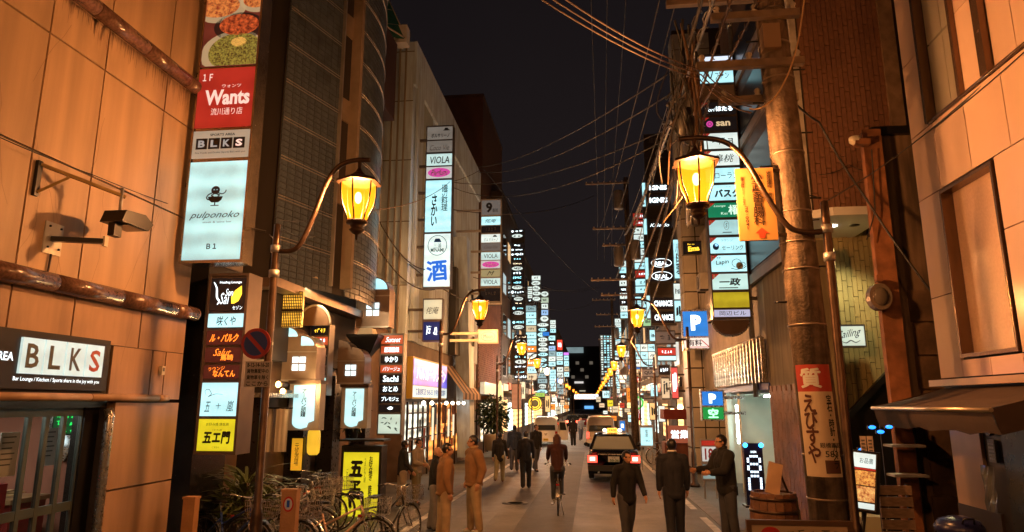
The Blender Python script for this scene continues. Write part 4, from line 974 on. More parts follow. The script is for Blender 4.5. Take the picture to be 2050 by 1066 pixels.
# ---------------------------------------------------------------- pink stone building, right
PINK = M('pink_stone_panel', (.72, .51, .385), .10, var=.04, vs=1.0, bump=.02, bs=60, dirt=.08, ds=.8)
PINK_G = M('glossy_stone', (.56, .38, .27), .16, var=.06, vs=30, bump=.12, bs=160)
GREYP = M('grey_band_panel', (.33, .30, .24), .35, var=.05)
FRAME = M('window_frame_dull', (.20, .12, .07), .22, .7, var=.1)
pb = thing('pink_building', 'pink polished stone building with framed panels above a brown awning', 'building', (4.5, 9.4, 0))
MB().box(4.66, 9, -6, 9.38, 2.6, 15).build('wall', DARKW, pb, True)
def pinkp(ya, yb, za, zb, m=PINK, x=4.5): block('stone_panel', m, (x + .018, (ya + yb) / 2, (za + zb) / 2), (.036, yb - ya - .012, zb - za - .012), pb)
YR = [9.4, 8.8, 8.08, 7.33, 6.6, 5.85, 5.1, 4.3, 3.5]
for ya, yb in zip(YR[1:], YR[:-1]): pinkp(ya, yb, 5.03, 5.93)
pinkp(8.86, 9.4, 2.66, 3.7); pinkp(8.86, 9.4, 3.7, 5.03)
for ya, yb in ((8.25, 8.86), (7.66, 8.25), (7.0, 7.66), (6.3, 7.0), (5.5, 6.3)): pinkp(ya, yb, 2.66, 2.87)
pinkp(6.75, 7.66, 2.87, 4.2); pinkp(6.75, 7.66, 4.2, 5.03); pinkp(5.8, 6.75, 2.87, 5.03); pinkp(4.8, 5.8, 2.66, 5.03)
for z0, z1 in ((5.93, 7.0), (7.0, 8.1), (8.1, 9.2), (9.2, 10.3)):
    pinkp(8.88, 9.4, z0, z1)
    pinkp(8.42, 8.80, z0 + .02, z1, GREYP, 4.56); pinkp(8.04, 8.42, z0 + .02, z1, GREYP, 4.56)
    for ya, yb in ((7.55, 8.02), (7.0, 7.40), (6.2, 7.0), (5.4, 6.2)): pinkp(ya, yb, z0, z1)
for y in (8.84, 8.03): MB().box(4.44, 4.56, y - .03, y + .03, 5.94, 11).build('window_frame', FRAME, pb, True)
MB().box(4.42, 4.55, 7.41, 7.54, 5.94, 11).build('window_frame', FRAME, pb, True)
MB().tube([(4.47, 8.84, 5.94), (4.47, 5, 5.94)], .022, 6).build('sill_bar', FRAME, pb, True)
# framed polished panel
mb = MB()
for (ya, yb, za, zb) in ((7.70, 8.84, 4.965, 5.01), (7.70, 8.84, 2.89, 2.935), (7.70, 7.735, 2.935, 4.965), (8.805, 8.84, 2.935, 4.965)): mb.box(4.485, 4.66, ya, yb, za, zb)
mb.build('window_frame', FRAME, pb, True)
MB().box(4.63, 4.66, 7.735, 8.805, 2.935, 4.965).build('polished_panel', PINK_G, pb, True)
MB().box(4.36, 4.52, 5, 9.43, 2.56, 2.64).build('bottom_sill', M('sill_stone', (.42, .26, .17), .4), pb, True)
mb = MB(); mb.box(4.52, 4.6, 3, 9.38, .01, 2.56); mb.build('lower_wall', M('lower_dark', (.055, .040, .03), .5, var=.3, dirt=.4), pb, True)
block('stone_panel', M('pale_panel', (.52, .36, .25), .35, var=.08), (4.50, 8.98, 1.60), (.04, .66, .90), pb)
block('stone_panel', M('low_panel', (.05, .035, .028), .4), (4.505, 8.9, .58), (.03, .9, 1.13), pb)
for ya, yb in ((7.6, 8.2), (6.9, 7.55), (6.2, 6.85)): MB().box(4.47, 4.52, ya, yb, .02, 2.2).build('door', M('dark_door', (.035, .038, .038), .3, .3, var=.2), pb, True)
t = thing('door_intercom', 'grey intercom with round camera on the dark wall under the awning', 'intercom', (4.5, 8.42, 1.82), -90)
MB().box(-.07, .07, -.03, 0, -.12, .13).build('case', GREY_INK, t); MB().lathe([(.05, 0), (.05, .02)], (0, 0, 0), 12)
mb = MB(); mb.prism(ellipse_pts(0, .24, .07, .07, 16), -.05, 0); mb.build('camera', BLK, t)
for i in range(5):
    for j in range(3): MB().box(-.045 + j * .035, -.02 + j * .035, -.035, -.03, -.09 + i * .04, -.07 + i * .04).build('key', M('key_grey', (.3, .3, .28), .4), t)
t = thing('plastic_card_holder', 'crumpled clear plastic leaflet pocket hung below the intercom', 'leaflet pocket', (4.46, 8.46, 1.16), -90)
mb = MB(); n = 6
for i in range(n):
    for j in range(n): mb.v.append((-.12 + .24 * i / (n - 1), -.03 - .03 * RND.random(), .5 * j / (n - 1)))
for i in range(n - 1):
    for j in range(n - 1): mb.f.append((i * n + j, (i + 1) * n + j, (i + 1) * n + j + 1, i * n + j + 1)); mb.mi.append(0); mb.sm.append(False)
mb.build('sheet', M('plastic_sheet', (.25, .26, .27), .12, .2), t)
aw = thing('brown_awning', 'brown cloth awning with a pale front bar under the pink stone building', 'awning', (4.5, 8, 2.3))
AWN = M('awning_brown', (.062, .036, .026), .85, var=.12, vs=5, bump=.1, bs=200)
mb = MB(); n = 10
for i in range(n + 1):
    y = 6.7 + 2.6 * i / n; mb.v += [(4.48, y, 2.54), (4.04, y, 2.42 - .015), (3.6, y, 2.31), (3.6, y, 2.27), (3.62, y, 2.17 + .012 * math.sin(i * 1.7)), (3.66, y, 2.07 + .02 * math.sin(i * 2.3))]
for i in range(n):
    for j in range(5): a = i * 6 + j; mb.f.append((a, a + 6, a + 7, a + 1)); mb.mi.append(0); mb.sm.append(True)
mb.build('cloth', AWN, aw, True)
for y in (6.7, 9.3): MB().sheet([(4.48, y, 2.54), (3.6, y, 2.3), (3.66, y, 2.07), (4.0, y, 2.15)]).build('end_flap', AWN, aw, True)
MB().tube([(3.59, 6.68, 2.29), (3.59, 9.32, 2.29)], .022, 8).build('front_bar', M('bar_alu', (.6, .5, .38), .3, .8), aw, True)
for y in (6.9, 9.0): MB().obox((4.46, y, 2.2), (3.63, y, 2.29), .03, .03).build('arm', BLK, aw, True)
# ---------------------------------------------------------------- narrow grimy building between
GR = M('grimy_concrete', (.20, .13, .075), .85, var=.3, vs=1.3, bush=0) if False else M('grimy_concrete', (.19, .12, .07), .85, var=.28, vs=1.5, bump=.35, bs=18, dirt=.6, ds=1.4, streak=True)
RUST = M('rusted_steel', (.26, .10, .04), .7, .2, var=.35, vs=6, bump=.2, dirt=.4)
nb = thing('narrow_building', 'narrow grimy concrete building with a rusted steel post at its edge', 'building', (5, 10.8, 0))
MB().box(4.62, 7.5, 10.8, 11.0, .01, 6.55).build('wall', GR, nb, True)
MB().box(4.55, 7.5, 10.7, 11.05, 6.55, 6.68).build('coping', BLK, nb, True)
MB().box(4.40, 4.60, 10.62, 10.82, .01, 6.6).build('steel_post', RUST, nb, True)
MB().box(4.36, 4.64, 10.60, 10.63, .01, 6.6).build('post_flange', RUST, nb, True)
for i in range(8): block('wall_board', M('old_board', (.15, .085, .045), .8, var=.3, bump=.3, dirt=.4), (5.05 + .0 * i, 10.785, .3 + i * .5), (.42 if i % 2 else .36, .03, .47), nb)
t = thing('post_lamp', 'old spotlight head fixed at the top of the rusted steel post', 'spotlight', (4.36, 10.55, 6.35))
MB().box(-.16, .06, -.08, .05, -.04, .05).build('bracket', RUST, t); MB().lathe([(.04, 0), (.09, .05), (.09, .12), (.05, .14)], (-.14, 0, -.02), 10).build('head', CREAM, t)
t = thing('round_meter', 'round rusted electric meter strapped to the steel post below the canopy', 'meter', (4.3, 10.5, 3.9))
mb = MB(); mb.prism(ellipse_pts(0, 0, .16, .2, 18), -.08, .08); mb.build('housing', M('meter_grey', (.20, .15, .11), .4, .4, var=.3), t)
MB().ell((0, -.08, .0), (.11, .05, .14), 12, 8).build('glass_dome', M('meter_glass', (.10, .08, .06), .08), t); MB().box(-.04, .05, -.1, .0, .22, .32).build('terminal_box', RUST, t)
# ---------------------------------------------------------------- brick-tiled building with canopy
BR = M('vertical_brick_tile', (.25, .115, .062), .62, var=.32, vs=2.2, bump=.25, bs=45, dirt=.35, ds=1.8)
BR2 = M('olive_brick_tile', (.30, .235, .10), .6, var=.22, vs=2.2, bump=.2, bs=45)  # same brown tile; the downlight's yellow is put into its colour
JOINT = M('brick_joint', (.05, .035, .025), .9)
bb = thing('brick_building', 'tall building faced in narrow upright brown tiles over a white canopy', 'building', (4.5, 13, 0))
YF = 12.6
xL = aY(1612, 300, YF).x; xR = 6.0
zc = aY(1690, 440, YF).z
MB().box(xL, 10, YF + .02, 19.0, zc + .1, 15.5).build('wall', JOINT, bb, True)
MB().box(6.2, 10, YF + .02, 19.0, .01, zc).build('wall', JOINT, bb, True)
MB().box(xL + .02, 10, YF + 1.2, 16.4, .01, zc).build('wall', JOINT, bb, True)
tl_w, tl_h = .094, .40
cnt = 0
for c_ in range(16):
    x = xL + .06 + tl_w * (c_ + .5); off = (.0, .55, .25, .8)[c_ % 4] * tl_h
    z = zc + .12 - off; k = 0
    while z < 11.2:
        za, zb = max(z, zc + .12), z + tl_h
        if zb - za > .05: block('tile', BR, (x, YF + .012 - RND.random() * .010, (za + zb) / 2), (tl_w - .010, .03, zb - za - .012), bb); cnt += 1
        z = zb
st = MB()
for c_ in range(17):
    x = 4.32 + tl_w * (c_ + .5); z = .6 - (.0, .5, .2, .7)[c_ % 4] * tl_h
    while z < zc - .1:
        q = RND.random() * .01; st.box(x - tl_w / 2 + .005, x + tl_w / 2 - .005, YF + 1.17 - q, YF + 1.2, z + .006, z + tl_h - .006); z += tl_h
st.build('olive_tile_field', BR2, bb, True, kind='stuff')
st = MB()
for c_ in range(40):
    y = YF + .05 + tl_w * (c_ + .5); z = .02 - (.0, .5, .2, .7)[c_ % 4] * tl_h
    top = 2.55 - .9 * max(0, 1 - c_ / 14.0) if c_ > 2 else 1.7
    while z < top:
        za = max(z, .02); q = RND.random() * .01; st.box(xL - .02 - q, xL + .01, y - tl_w / 2 + .005, y + tl_w / 2 - .005, za + .006, min(z + tl_h, top + .2) - .006); z += tl_h
st.build('low_tile_field', BR, bb, True, kind='stuff')
MB().box(xL + .0, xL + .24, YF + .06, 16.4, .01, 5.3).build('street_wall', M('olive_plaster', (.20, .155, .085), .85, var=.2, vs=1.5, bump=.3, dirt=.35, ds=1.5, streak=True), bb, True)
MB().box(xL + .06 + 16 * .094, xL + .06 + 16 * .094 + .26, YF - .06, YF + .1, zc + .1, 15.5).build('edge_strip', M('tan_strip', (.27, .17, .10), .9, var=.2, vs=6, bump=.6, bs=20, dirt=.3), bb, True)
ROUGH = M('rough_white_stone', (.50, .44, .36), .9, var=.15, vs=8, bump=1.0, bs=14, dirt=.3, ds=3)
MB().box(xL - .10, xL + .02, YF - .02, 13.6, zc + .1, 15.5).build('corner_strip', ROUGH, bb, True)
MB().box(xL - .06, xL + .3, 13.6, 19.0, 5.3, 15.5).build('upper_street_wall', M('brown_street_wall', (.11, .065, .04), .6, var=.25, vs=1.5, dirt=.3), bb, True)
for z in (5.6, 7.4, 9.2, 11.0): MB().box(xL - .09, xL - .05, 13.7, 18.9, z, z + 1.0).build('window_band', M('dark_window', (.02, .018, .018), .32, .1), bb, True); MB().box(xL - .12, xL - .04, 13.7, 19.0, z - .35, z - .12).build('spandrel', M('spandrel_grey', (.20, .15, .11), .6, var=.15), bb, True)
# canopy
CAN = M('canopy_white', (.62, .60, .56), .6, var=.05)
mb = MB(); fr = [(xL - .12, YF + 1.2), (xL - .12, YF - .35), (xL + .2, YF - .55), (5.3, YF - .55), (5.3, YF + 1.2)]
mb.add([(x, y, zc - .06) for x, y in fr] + [(x, y, zc + .09) for x, y in fr], [(0, 1, 2, 3, 4), (9, 8, 7, 6, 5)] + [(i, 5 + i, 5 + (i + 1) % 5, (i + 1) % 5) for i in range(5)]); mb.build('canopy', CAN, bb, True)
for x, on in ((4.55, 1), (4.95, 0)):
    mb = MB(); mb.lathe([(.09, -.07), (.09, -.058)], (x, YF + .2, zc), 14); mb.build('downlight', EM('downlight_on', (1, .96, .8), 12) if on else BLK, bb, True)
ld = bpy.data.lights.new('canopy_light', 'SPOT'); ld.energy = 190; ld.color = (1, .86, .45); ld.spot_size = math.radians(125); ld.spot_blend = .6; ld.shadow_soft_size = .08
lo = bpy.data.objects.new('canopy_light', ld); COL.objects.link(lo); lo.location = (4.75, YF + .25, zc - .12); lo.parent = bb; lo.matrix_parent_inverse = base_matrix(bb).inverted()
# stair with shelves under it, sunk into the entrance
mb = MB(); mb.prismx([(0, 0)], 0, 0) if False else None
a = aY(1690, 842, YF + 1.0); b = aY(1790, 735, YF + 1.0)
MB().obox(a, b, .12, .10).build('stair_edge', BLK, bb, True)
mb = MB(); mb.add([(a.x, a.y + .1, a.z), (b.x, b.y + .1, b.z), (b.x, b.y + .1, 0.02), (a.x, a.y + .1, .02)], [(0, 1, 2, 3)]); mb.build('stair_void', BLK, bb, True)  # flat black sheet stands in for the shade under the stair
t = thing('wall_sign', 'white lit Sailing lounge sign on the olive tiled entrance wall', 'sign', (0, 0, 0))
bpy.data.objects.remove(t)
sign('wall_sign', 'white lit sign reading Sailing in script on the olive tiled wall', (1665, 650, 1733, 696), YF + .75, [(652, 694, EM('lit_sailing', (.62, .74, .64), .85, .12), [('T', 'LOUNGE', .2, .68, .2, .09, INK), ('T', 'Sailing', .52, .58, .76, .5, INK, {'shear': .5, 'slant': .18}), ('S', [(.25, .22), (.4, .14), (.55, .26), (.7, .16), (.85, .26)], .05, INK, 1)])], d=.16, m_edge=.02)
q = aY(1651, 672, YF + .5); t = thing('edge_sign', 'thin bright blue-white sign edge seen beside the lamp post', 'sign', (q.x, q.y, q.z))
MB().box(-.03, .03, 0, .3, -.2, .2).build('case', GREY_INK, t); MB().box(-.028, .028, -.012, 0, -.18, .18).build('panel', EM('lit_edge', (.45, .7, 1), 1.6), t)
q = aY(1660, 518, YF + .3); t = thing('wall_junction_box', 'beige electric box on the wall beside the pole under the canopy', 'junction box', (q.x, YF + .3, q.z))
MB().box(-.10, .10, 0, .14, -.18, .18).build('case', M('box_beige', (.45, .36, .22), .5), t); MB().tube([(0, .07, -.18), (0, .07, -.6)], .018, 6).build('conduit', BRONZE, t)

# ---------------------------------------------------------------- concrete utility pole and lamp post, nearest right
POLE = M('pole_concrete', (.165, .115, .078), .92, var=.4, vs=9, bump=.7, bs=35, dirt=.65, ds=2, streak=True)
PX, PY = 2.80, 8.75
def pole_at(z): return Vector((PX - .022 * z - .0, PY, z))
def bolt_bar(mb, a, b, w=.09, h=.1): mb.obox(a, b, w, h)
def utility_pole(lab, base, rb, rt, H, lean, arms, group='utility poles on the right side', steps=True, m=None):
    t = thing('utility_pole', lab, 'utility pole', base, 0, group); m = m or POLE
    MB().tube([(lean * z, 0, z) for z in (0, H / 3, 2 * H / 3, H)], [rb + (rt - rb) * k / 3 for k in range(4)], 20).build('pole_shaft', m, t)
    for z, x0, x1, dy in arms:
        MB().box(lean * z + x0, lean * z + x1, dy - .05, dy + .05, z - .05, z + .05).build('crossarm', M('crossarm_galv', (.30, .22, .15), .55, .4, var=.25, vs=6, dirt=.3), t)
        for k in range(max(2, int(abs(x1 - x0) / .35))):
            x = lean * z + x0 + .08 + (x1 - x0 - .16) * k / max(1, int(abs(x1 - x0) / .35) - 1)
            MB().lathe([(.02, .05), (.045, .07), (.03, .10), (.05, .13), (.03, .16), (.0, .18)], (x, dy, z), 8).build('insulator', M('insulator_white', (.5, .44, .36), .3), t)
    return t
RB = .235
p1 = utility_pole('thick concrete utility pole carrying a pawnshop advert, nearest on the right', (PX, PY, 0), RB, .175, 12, -.030,
    [(8.35, -1.35, .3, -.23), (8.0, -1.35, .25, .23), (7.45, -.85, .3, -.23), (6.75, -1.1, .28, -.23), (6.45, -.75, .3, .23), (9.2, -1.3, .4, -.23), (8.75, -.8, .3, .23)])
for z in (1.25, 1.75, 3.3, 4.0, 4.35, 4.75, 5.55, 6.6, 7.1, 7.6, 8.2):
    rr = RB - (RB - .175) * z / 12 + .008; MB().lathe([(rr, -.011), (rr, .011)], (-.030 * z, 0, z), 20).build('band', M('pole_band', (.26, .20, .15), .5, .6, var=.2), p1)
for i in range(9):
    z = 3.6 + i * .45; s = 1 if i % 2 else -1; MB().tube([(-.03 * z + s * .2, 0, z), (-.03 * z + s * .36, 0, z)], .012, 6).build('step_bolt', BLK, p1)
MB().lathe([(.25, 0), (.25, .85), (.235, .88)], (0, 0, 0), 22).build('base_sleeve', M('sleeve_concrete', (.36, .24, .16), .85, var=.25, bump=.3, dirt=.45, streak=True), p1)
MB().box(-.42, -.2, -.28, -.1, 6.95, 7.3).build('junction_box', M('box_rust', (.30, .20, .12), .6, .2), p1)
def wrap(body, cx, z, w, h, m, ang, vert=False, bold=.0, R=.25, lean=-.030):
    co, fs, bb = glyphs(body, vert, bold); vs = []
    bm = bmesh.new(); bv = [bm.verts.new((p[0] * w, p[1] * h, p[2])) for p in co]
    for f in fs:
        try: bm.faces.new([bv[i] for i in f])
        except ValueError: pass
    for _ in range(4):   # fine enough to follow the round pole
        bmesh.ops.triangulate(bm, faces=bm.faces[:]); le = [e for e in bm.edges if abs(e.verts[0].co.x - e.verts[1].co.x) > .02]
        if not le: break
        bmesh.ops.subdivide_edges(bm, edges=le, cuts=1)
    bm.verts.index_update(); co = [(v.co.x / w, v.co.y / h, v.co.z) for v in bm.verts]; fs = [tuple(v.index for v in f.verts) for f in bm.faces]; bm.free()
    for u, v, q in co:
        zz = z + v * h; a = ang + (cx + u * w) / R; r = R - (RB - .175) * zz / 12 + .001 + q * .0004
        vs.append((lean * zz + r * math.sin(a), -r * math.cos(a), zz))
    me = bpy.data.meshes.new('lettering'); me.from_pydata(vs, [], fs); me.materials.append(m); return put('lettering', me, None)
def wrap_panel(name, z0, z1, a0, a1, R, m, parent):
    mb = MB(); n = 14
    for k in range(n + 1):
        a = a0 + (a1 - a0) * k / n
        for zz in (z0, z1): r = R - (RB - .175) * zz / 12; mb.v.append((-.030 * zz + r * math.sin(a), -r * math.cos(a), zz))
    for k in range(n): mb.f.append((2 * k, 2 * k + 2, 2 * k + 3, 2 * k + 1)); mb.mi.append(0); mb.sm.append(True)
    return mb.build(name, m, parent)
adv = thing('pawnshop_advert', 'cream pawnshop advert with red top wrapped round the thick concrete pole', 'advert', (PX, PY, 0))
ADC, ADR = M('advert_cream', (.66, .52, .36), .45, var=.05), M('advert_red', (.48, .05, .03), .45)
zt_, zb_ = aY(1625, 732, PY).z, aY(1650, 952, PY).z
a0_, a1_ = -1.25, .62
c1 = wrap_panel('advert_sheet', zb_, zt_ - .32, a0_, a1_, .246, ADC, adv); c2 = wrap_panel('advert_head', zt_ - .32, zt_, a0_, a1_, .246, ADR, adv)
for args, par in (((('質', 0, zt_ - .16, .26, .24, WHITE, -.45), dict(bold=.03)), c2), ((('宝石・時計・カメラ', .14, zt_ - .78, .075, .85, INK, -.25), dict(vert=True, bold=.02)), c1), ((('えびすや', -.10, zt_ - .75, .17, .80, M('advert_dark', (.10, .03, .02), .5), -.25), dict(vert=True, bold=.03)), c1),
                  ((('銀橋西詰', .10, zb_ + .36, .26, .06, INK, -.25), dict(bold=.01)), c1), ((('5831', .12, zb_ + .26, .2, .07, INK, -.25), dict(bold=.01)), c1)):
    wrap(*args[0], **args[1], R=.249).parent = par
wrap_panel('picture', zb_ + .04, zb_ + .19, -.22, .52, .2475, M('advert_photo', (.12, .05, .03), .4), adv)
MB().box(-.3, -.26, -.08, .02, zb_ - .05, zt_ + .05).build('edge_light', M('advert_edge', (.8, .76, .7), .2, .3), adv) if False else None
# clinic board
t = thing('clinic_board', 'orange clinic board with brown upright characters and an upward arrow', 'sign', (0, 0, 0))
CX0, CX1 = aY(1477, 410, 8.6).x, aY(1553, 410, 8.6).x; cz0, cz1 = aY(1520, 481, 8.6).z, aY(1510, 337, 8.6).z
t.location = ((CX0 + CX1) / 2, 8.6, cz0); w, h = CX1 - CX0, cz1 - cz0
p = MB().box(-w / 2, w / 2, 0, .05, 0, h).build('board', M('clinic_orange', (.50, .27, .075), .5, var=.04), t)
BRN = M('clinic_brown', (.022, .006, .003), .6)
text('小武家胃腸科', .02, h * .57, w * .30, h * .74, BRN, p, -.004, vert=True, bold=.008); text('放射線科・内科', w * .36, h * .74, w * .11, h * .42, BRN, p, -.004, vert=True, bold=.01); text('銀山町11-27', -w * .34, h * .68, w * .10, h * .40, BRN, p, -.004, vert=True, bold=.01); text('26-0041', -w * .28, h * .31, w * .09, h * .32, BRN, p, -.004, vert=True, bold=.01)
MB().sheet([(x * w + .05, -.004, z * h) for x, z in ((-.10, .03), (.06, .03), (.06, .09), (.16, .09), (-.02, .17), (-.20, .09), (-.10, .09))]).build('arrow', M('clinic_red', (.55, .06, .02), .5), p)
for z in (.06, h - .04): MB().box(w / 2, w / 2 + .18, .01, .04, z - .02, z + .02).build('bracket', BRONZE, t)

# ---------------------------------------------------------------- things on the right pavement
WOODB = M('barrel_wood', (.17, .075, .035), .5, var=.3, vs=5, bump=.3, bs=30)
t = thing('wooden_barrel', 'brown wooden barrel with metal hoops beside the LED signboard', 'barrel', (2.62, 10.7, 0))
pr = [(.29, 0), (.335, .25), (.355, .53), (.345, .78), (.31, 1.08)]
for k in range(18):
    a0, a1 = 2 * math.pi * k / 18 + .012, 2 * math.pi * (k + 1) / 18 - .012; mb = MB(); q = .004 * RND.random()
    mb.add([((r + q) * math.cos(a), (r + q) * math.sin(a), z) for r, z in pr for a in (a0, a1)] + [((r - .03) * math.cos(a), (r - .03) * math.sin(a), z) for r, z in (pr[0], pr[-1]) for a in (a0, a1)], [(2 * i, 2 * i + 1, 2 * i + 3, 2 * i + 2) for i in range(4)] + [(8, 9, 13, 12)]); mb.build('stave', WOODB, t)
for z, r in ((.12, .316), (.36, .352), (.83, .348), (1.0, .328)): MB().lathe([(r, -.022), (r + .003, 0), (r - .002, .022)], (0, 0, z), 28).build('hoop', BRONZE, t)
MB().lathe([(.3, 1.03), (.3, 1.05)], (0, 0, 0), 20).build('lid', WOODB, t)
t = thing('leaning_board', 'small framed board leaning back on top of the wooden barrel', 'board', (2.66, 10.7, 1.06))
MB().obox((-.08, -.1, 0), (.04, .05, .42), .2, .03, up=(0, -1, 0)).build('frame', M('board_wood', (.42, .27, .16), .5, var=.2), t); MB().obox((.2, .12, 0), (.05, .06, .4), .03, .02).build('strut', BRONZE, t)
# LED signboard
LY = 15.4; q0, q1 = aY(1492, 950, LY), aY(1530, 950, LY); zA, zB = aY(1511, 1012, LY).z, aY(1511, 888, LY).z
t = thing('led_signboard', 'dark standing LED signboard with white dotted 80 figures and blue corner lamps', 'sign', ((q0.x + q1.x) / 2, LY, max(zA, .05))); w, h = q1.x - q0.x, zB - max(zA, .05)
MB().box(-w / 2, w / 2, 0, .16, 0, h).build('case', M('led_case', (.012, .016, .04), .25), t)
LED = EM('led_white', (.70, .85, 1.0), 2.4); ledb = MB()
D8 = ["01110", "10001", "10001", "01110", "10001", "10001", "01110"]; D0 = ["01110", "10001", "10001", "10001", "10001", "10001", "01110"]
for rows, zc_ in ((D8, h * .66), (D0, h * .34)):
    mb = MB()
    for i, rw in enumerate(rows):
        for j, ch in enumerate(rw):
            if ch == '1':
                for ddx, ddz in [(u * .026, v * .024) for u in (0, 1) for v in (0, 1)]:
                    cx, cz = (j - 2) * w * .155 + ddx - .013, zc_ - (i - 3) * h * .042 + ddz - .01; mb.box(cx - .008, cx + .008, -.012, 0, cz - .008, cz + .008)
    mb.build('led_figure', LED, t)
text('ONSEN', 0, h * .86, w * .3, h * .035, LED, t, -.006)
for x, z in ((-w * .42, h * .97), (w * .42, h * .97), (w * .2, h * .14), (.0, h * .05)): MB().ell((x, -.03, z), (.05, .04, .05), 8, 6).build('corner_lamp', EM('led_blue', (.03, .35, 1), 5.0), t)
MB().box(-w / 2 - .05, w / 2 + .05, -.1, .25, -.04, 0).build('foot', BLK, t)
# low framed poster board
t = thing('framed_board', 'low framed poster board standing in front of the barrel and pole', 'board', (2.20, 8.0, 0))
W_, H_ = 1.10, 1.11
mb = MB(); 
for a in ((-W_ / 2, W_ / 2, H_ - .05, H_), (-W_ / 2, W_ / 2, .1, .15), (-W_ / 2, -W_ / 2 + .05, .15, H_ - .05), (W_ / 2 - .05, W_ / 2, .15, H_ - .05)): mb.box(a[0], a[1], -.03, .03, a[2], a[3])
mb.build('frame', M('frame_darkwood', (.13, .07, .04), .4, .3, var=.2), t); MB().box(-W_ / 2 + .05, W_ / 2 - .05, -.005, .01, .15, H_ - .05).build('poster', M('poster_cream', (.50, .36, .24), .5, var=.1), t)
MB().sheet([(a, -.010, b) for a, b in ellipse_pts(-.3, H_ - .14, .1, .07)]).build('emblem', RED_INK, t); scribble(.15, H_ - .13, .6, .08, INK, t, -.01, 12, 5)
for x in (-W_ / 2 + .02, W_ / 2 - .02): MB().obox((x, 0, .12), (x, .22, .01), .03, .03).build('leg', BLK, t)
# lit menu stand
my = 9.55; q = aY(1729, 962, my)
t = thing('menu_stand', 'slim lit menu board with dish photos tilted on a dark stand', 'menu board', (q.x, my, q.z)); t.rotation_euler = (0, math.radians(7), math.radians(-8))
MB().box(-.17, .19, .0, .09, -.40, .37).build('case', BLK, t); MB().box(-.15, .15, -.012, 0, -.37, .35).build('trim', CHROME, t)
for z0, z1, m in ((.16, .34, LIT_W), (.13, .155, LIT_RED), (-.06, .12, food_mat('menu_dishes', (1.0, .55, .12), (.30, .06, .02), 30)), (-.26, -.075, food_mat('menu_dishes2', (1.0, .62, .2), (.35, .08, .02), 24)), (-.35, -.28, LIT_W)): MB().box(-.13, .13, -.022, -.012, z0, z1).build('panel', m, t)
text('お品書', .02, .25, .16, .07, INK, t, -.026); MB().tube([(.03, .05, -.4), (-.02, .1, -1.25)], .03, 8).build('leg', BLK, t)
# papers, blue lamps, slat screen
q = aY(1736, 895, 9.9); t = thing('price_slips', 'two pale paper slips of writing fixed above the menu board', 'notice', (q.x, 9.9, q.z))
for s in (-.045, .045): MB().box(s - .038, s + .038, 0, .004, -.17, .14).build('slip', M('slip_paper', (.60, .46, .38), .8), t); [MB().box(s - .025, s + .02, -.004, -.001, -.15 + i * .045, -.13 + i * .045).build('print_line', GREY_INK, t) for i in range(6)]
for i, (px, py) in enumerate(((1746, 856), (1763, 865), (1780, 855), (1713, 908), (1726, 901))):
    q = aY(px, py, 10.2); t = thing('blue_lamp', ('small blue LED lamp on the shelf, leftmost of the upper three', 'small blue LED lamp, lowest and middle of the upper three', 'small blue LED lamp, rightmost of the upper three', 'small blue LED lamp left of the price slips, lower', 'small blue LED lamp left of the price slips, upper')[i], 'lamp', q, 0, 'blue lamps in the entrance')
    MB().ell((0, 0, 0), (.05, .03, .025), 10, 6).build('bulb', GLOW_B, t); MB().box(-.055, .055, .01, .04, -.03, .03).build('holder', BLK, t)
t = thing('shelf_rack', 'dark wall rack with steel shelves in the entrance under the stair', 'shelf', (4.35, 10.25, 0))
for z in (1.35, 1.75, 2.1): MB().box(-.2, .25, 0, .3, z, z + .03).build('shelf', GALV, t)
for x in (-.2, .25): MB().box(x - .015, x + .015, .28, .3, .01, 2.2).build('upright', BLK, t)
sx0, sx1 = aY(1760, 1000, 9.75).x, aY(1825, 1000, 9.75).x; zt2 = aY(1790, 970, 9.75).z
t = thing('slat_screen', 'waist-high wooden slat screen with dark gaps beside the menu board', 'screen', ((sx0 + sx1) / 2, 9.75, 0)); w = sx1 - sx0
for i in range(9):
    hh = (zt2 - .03) / 9; block('slat', M('screen_wood', (.30, .19, .12), .65, var=.25, vs=4, bump=.2), (0, -.02, .03 + hh * (i + .5)), (w, .03, hh - .025), t, 0, False)
for x in (-w / 2 + .03, w / 2 - .03): MB().box(x - .02, x + .02, .0, .05, .01, zt2).build('post', BLK, t)
t = thing('step_block', 'pale stone step at the tiled entrance behind the menu stand', 'step', (4.15, 11.4, 0)); MB().box(-.45, .35, -.4, .8, .01, .32).build('tread', M('step_stone', (.42, .38, .26), .7, var=.1), t); MB().box(-.45, .35, .2, .8, .32, .62).build('upper_tread', M('step_stone2', (.40, .36, .25), .7, var=.1), t)
# blue bin
q = aY(1897, 1040, 7.4); t = thing('blue_bin', 'dark blue lidded bin at the foot of the pink building', 'bin', (3.97, 8.3, 0)); BB = M('blue_plastic', (.02, .022, .09), .3, var=.1)
MB().lathe([(.18, .01), (.23, .95), (.235, .98)], n=20).build('body', BB, t); MB().lathe([(.245, .96), (.245, 1.03), (.20, 1.10), (.08, 1.14), (.0, 1.145)], n=20).build('lid', BB, t); MB().tube([(-.06, -.2, 1.09), (-.05, -.22, 1.14), (.05, -.22, 1.14), (.06, -.2, 1.09)], .012, 6).build('handle', BLK, t)
# planter and crate behind pole
t = thing('stone_planter', 'dark empty stone trough on the ground by the tiled wall', 'planter', (3.25, 11.6, 0)); MB().box(-.3, .5, -.2, .25, .01, .42).build('trough', M('trough_stone', (.13, .11, .09), .8, var=.2, bump=.3), t); MB().box(-.26, .46, -.16, .21, .42, .44).build('soil', M('soil', (.03, .022, .015), .9), t)

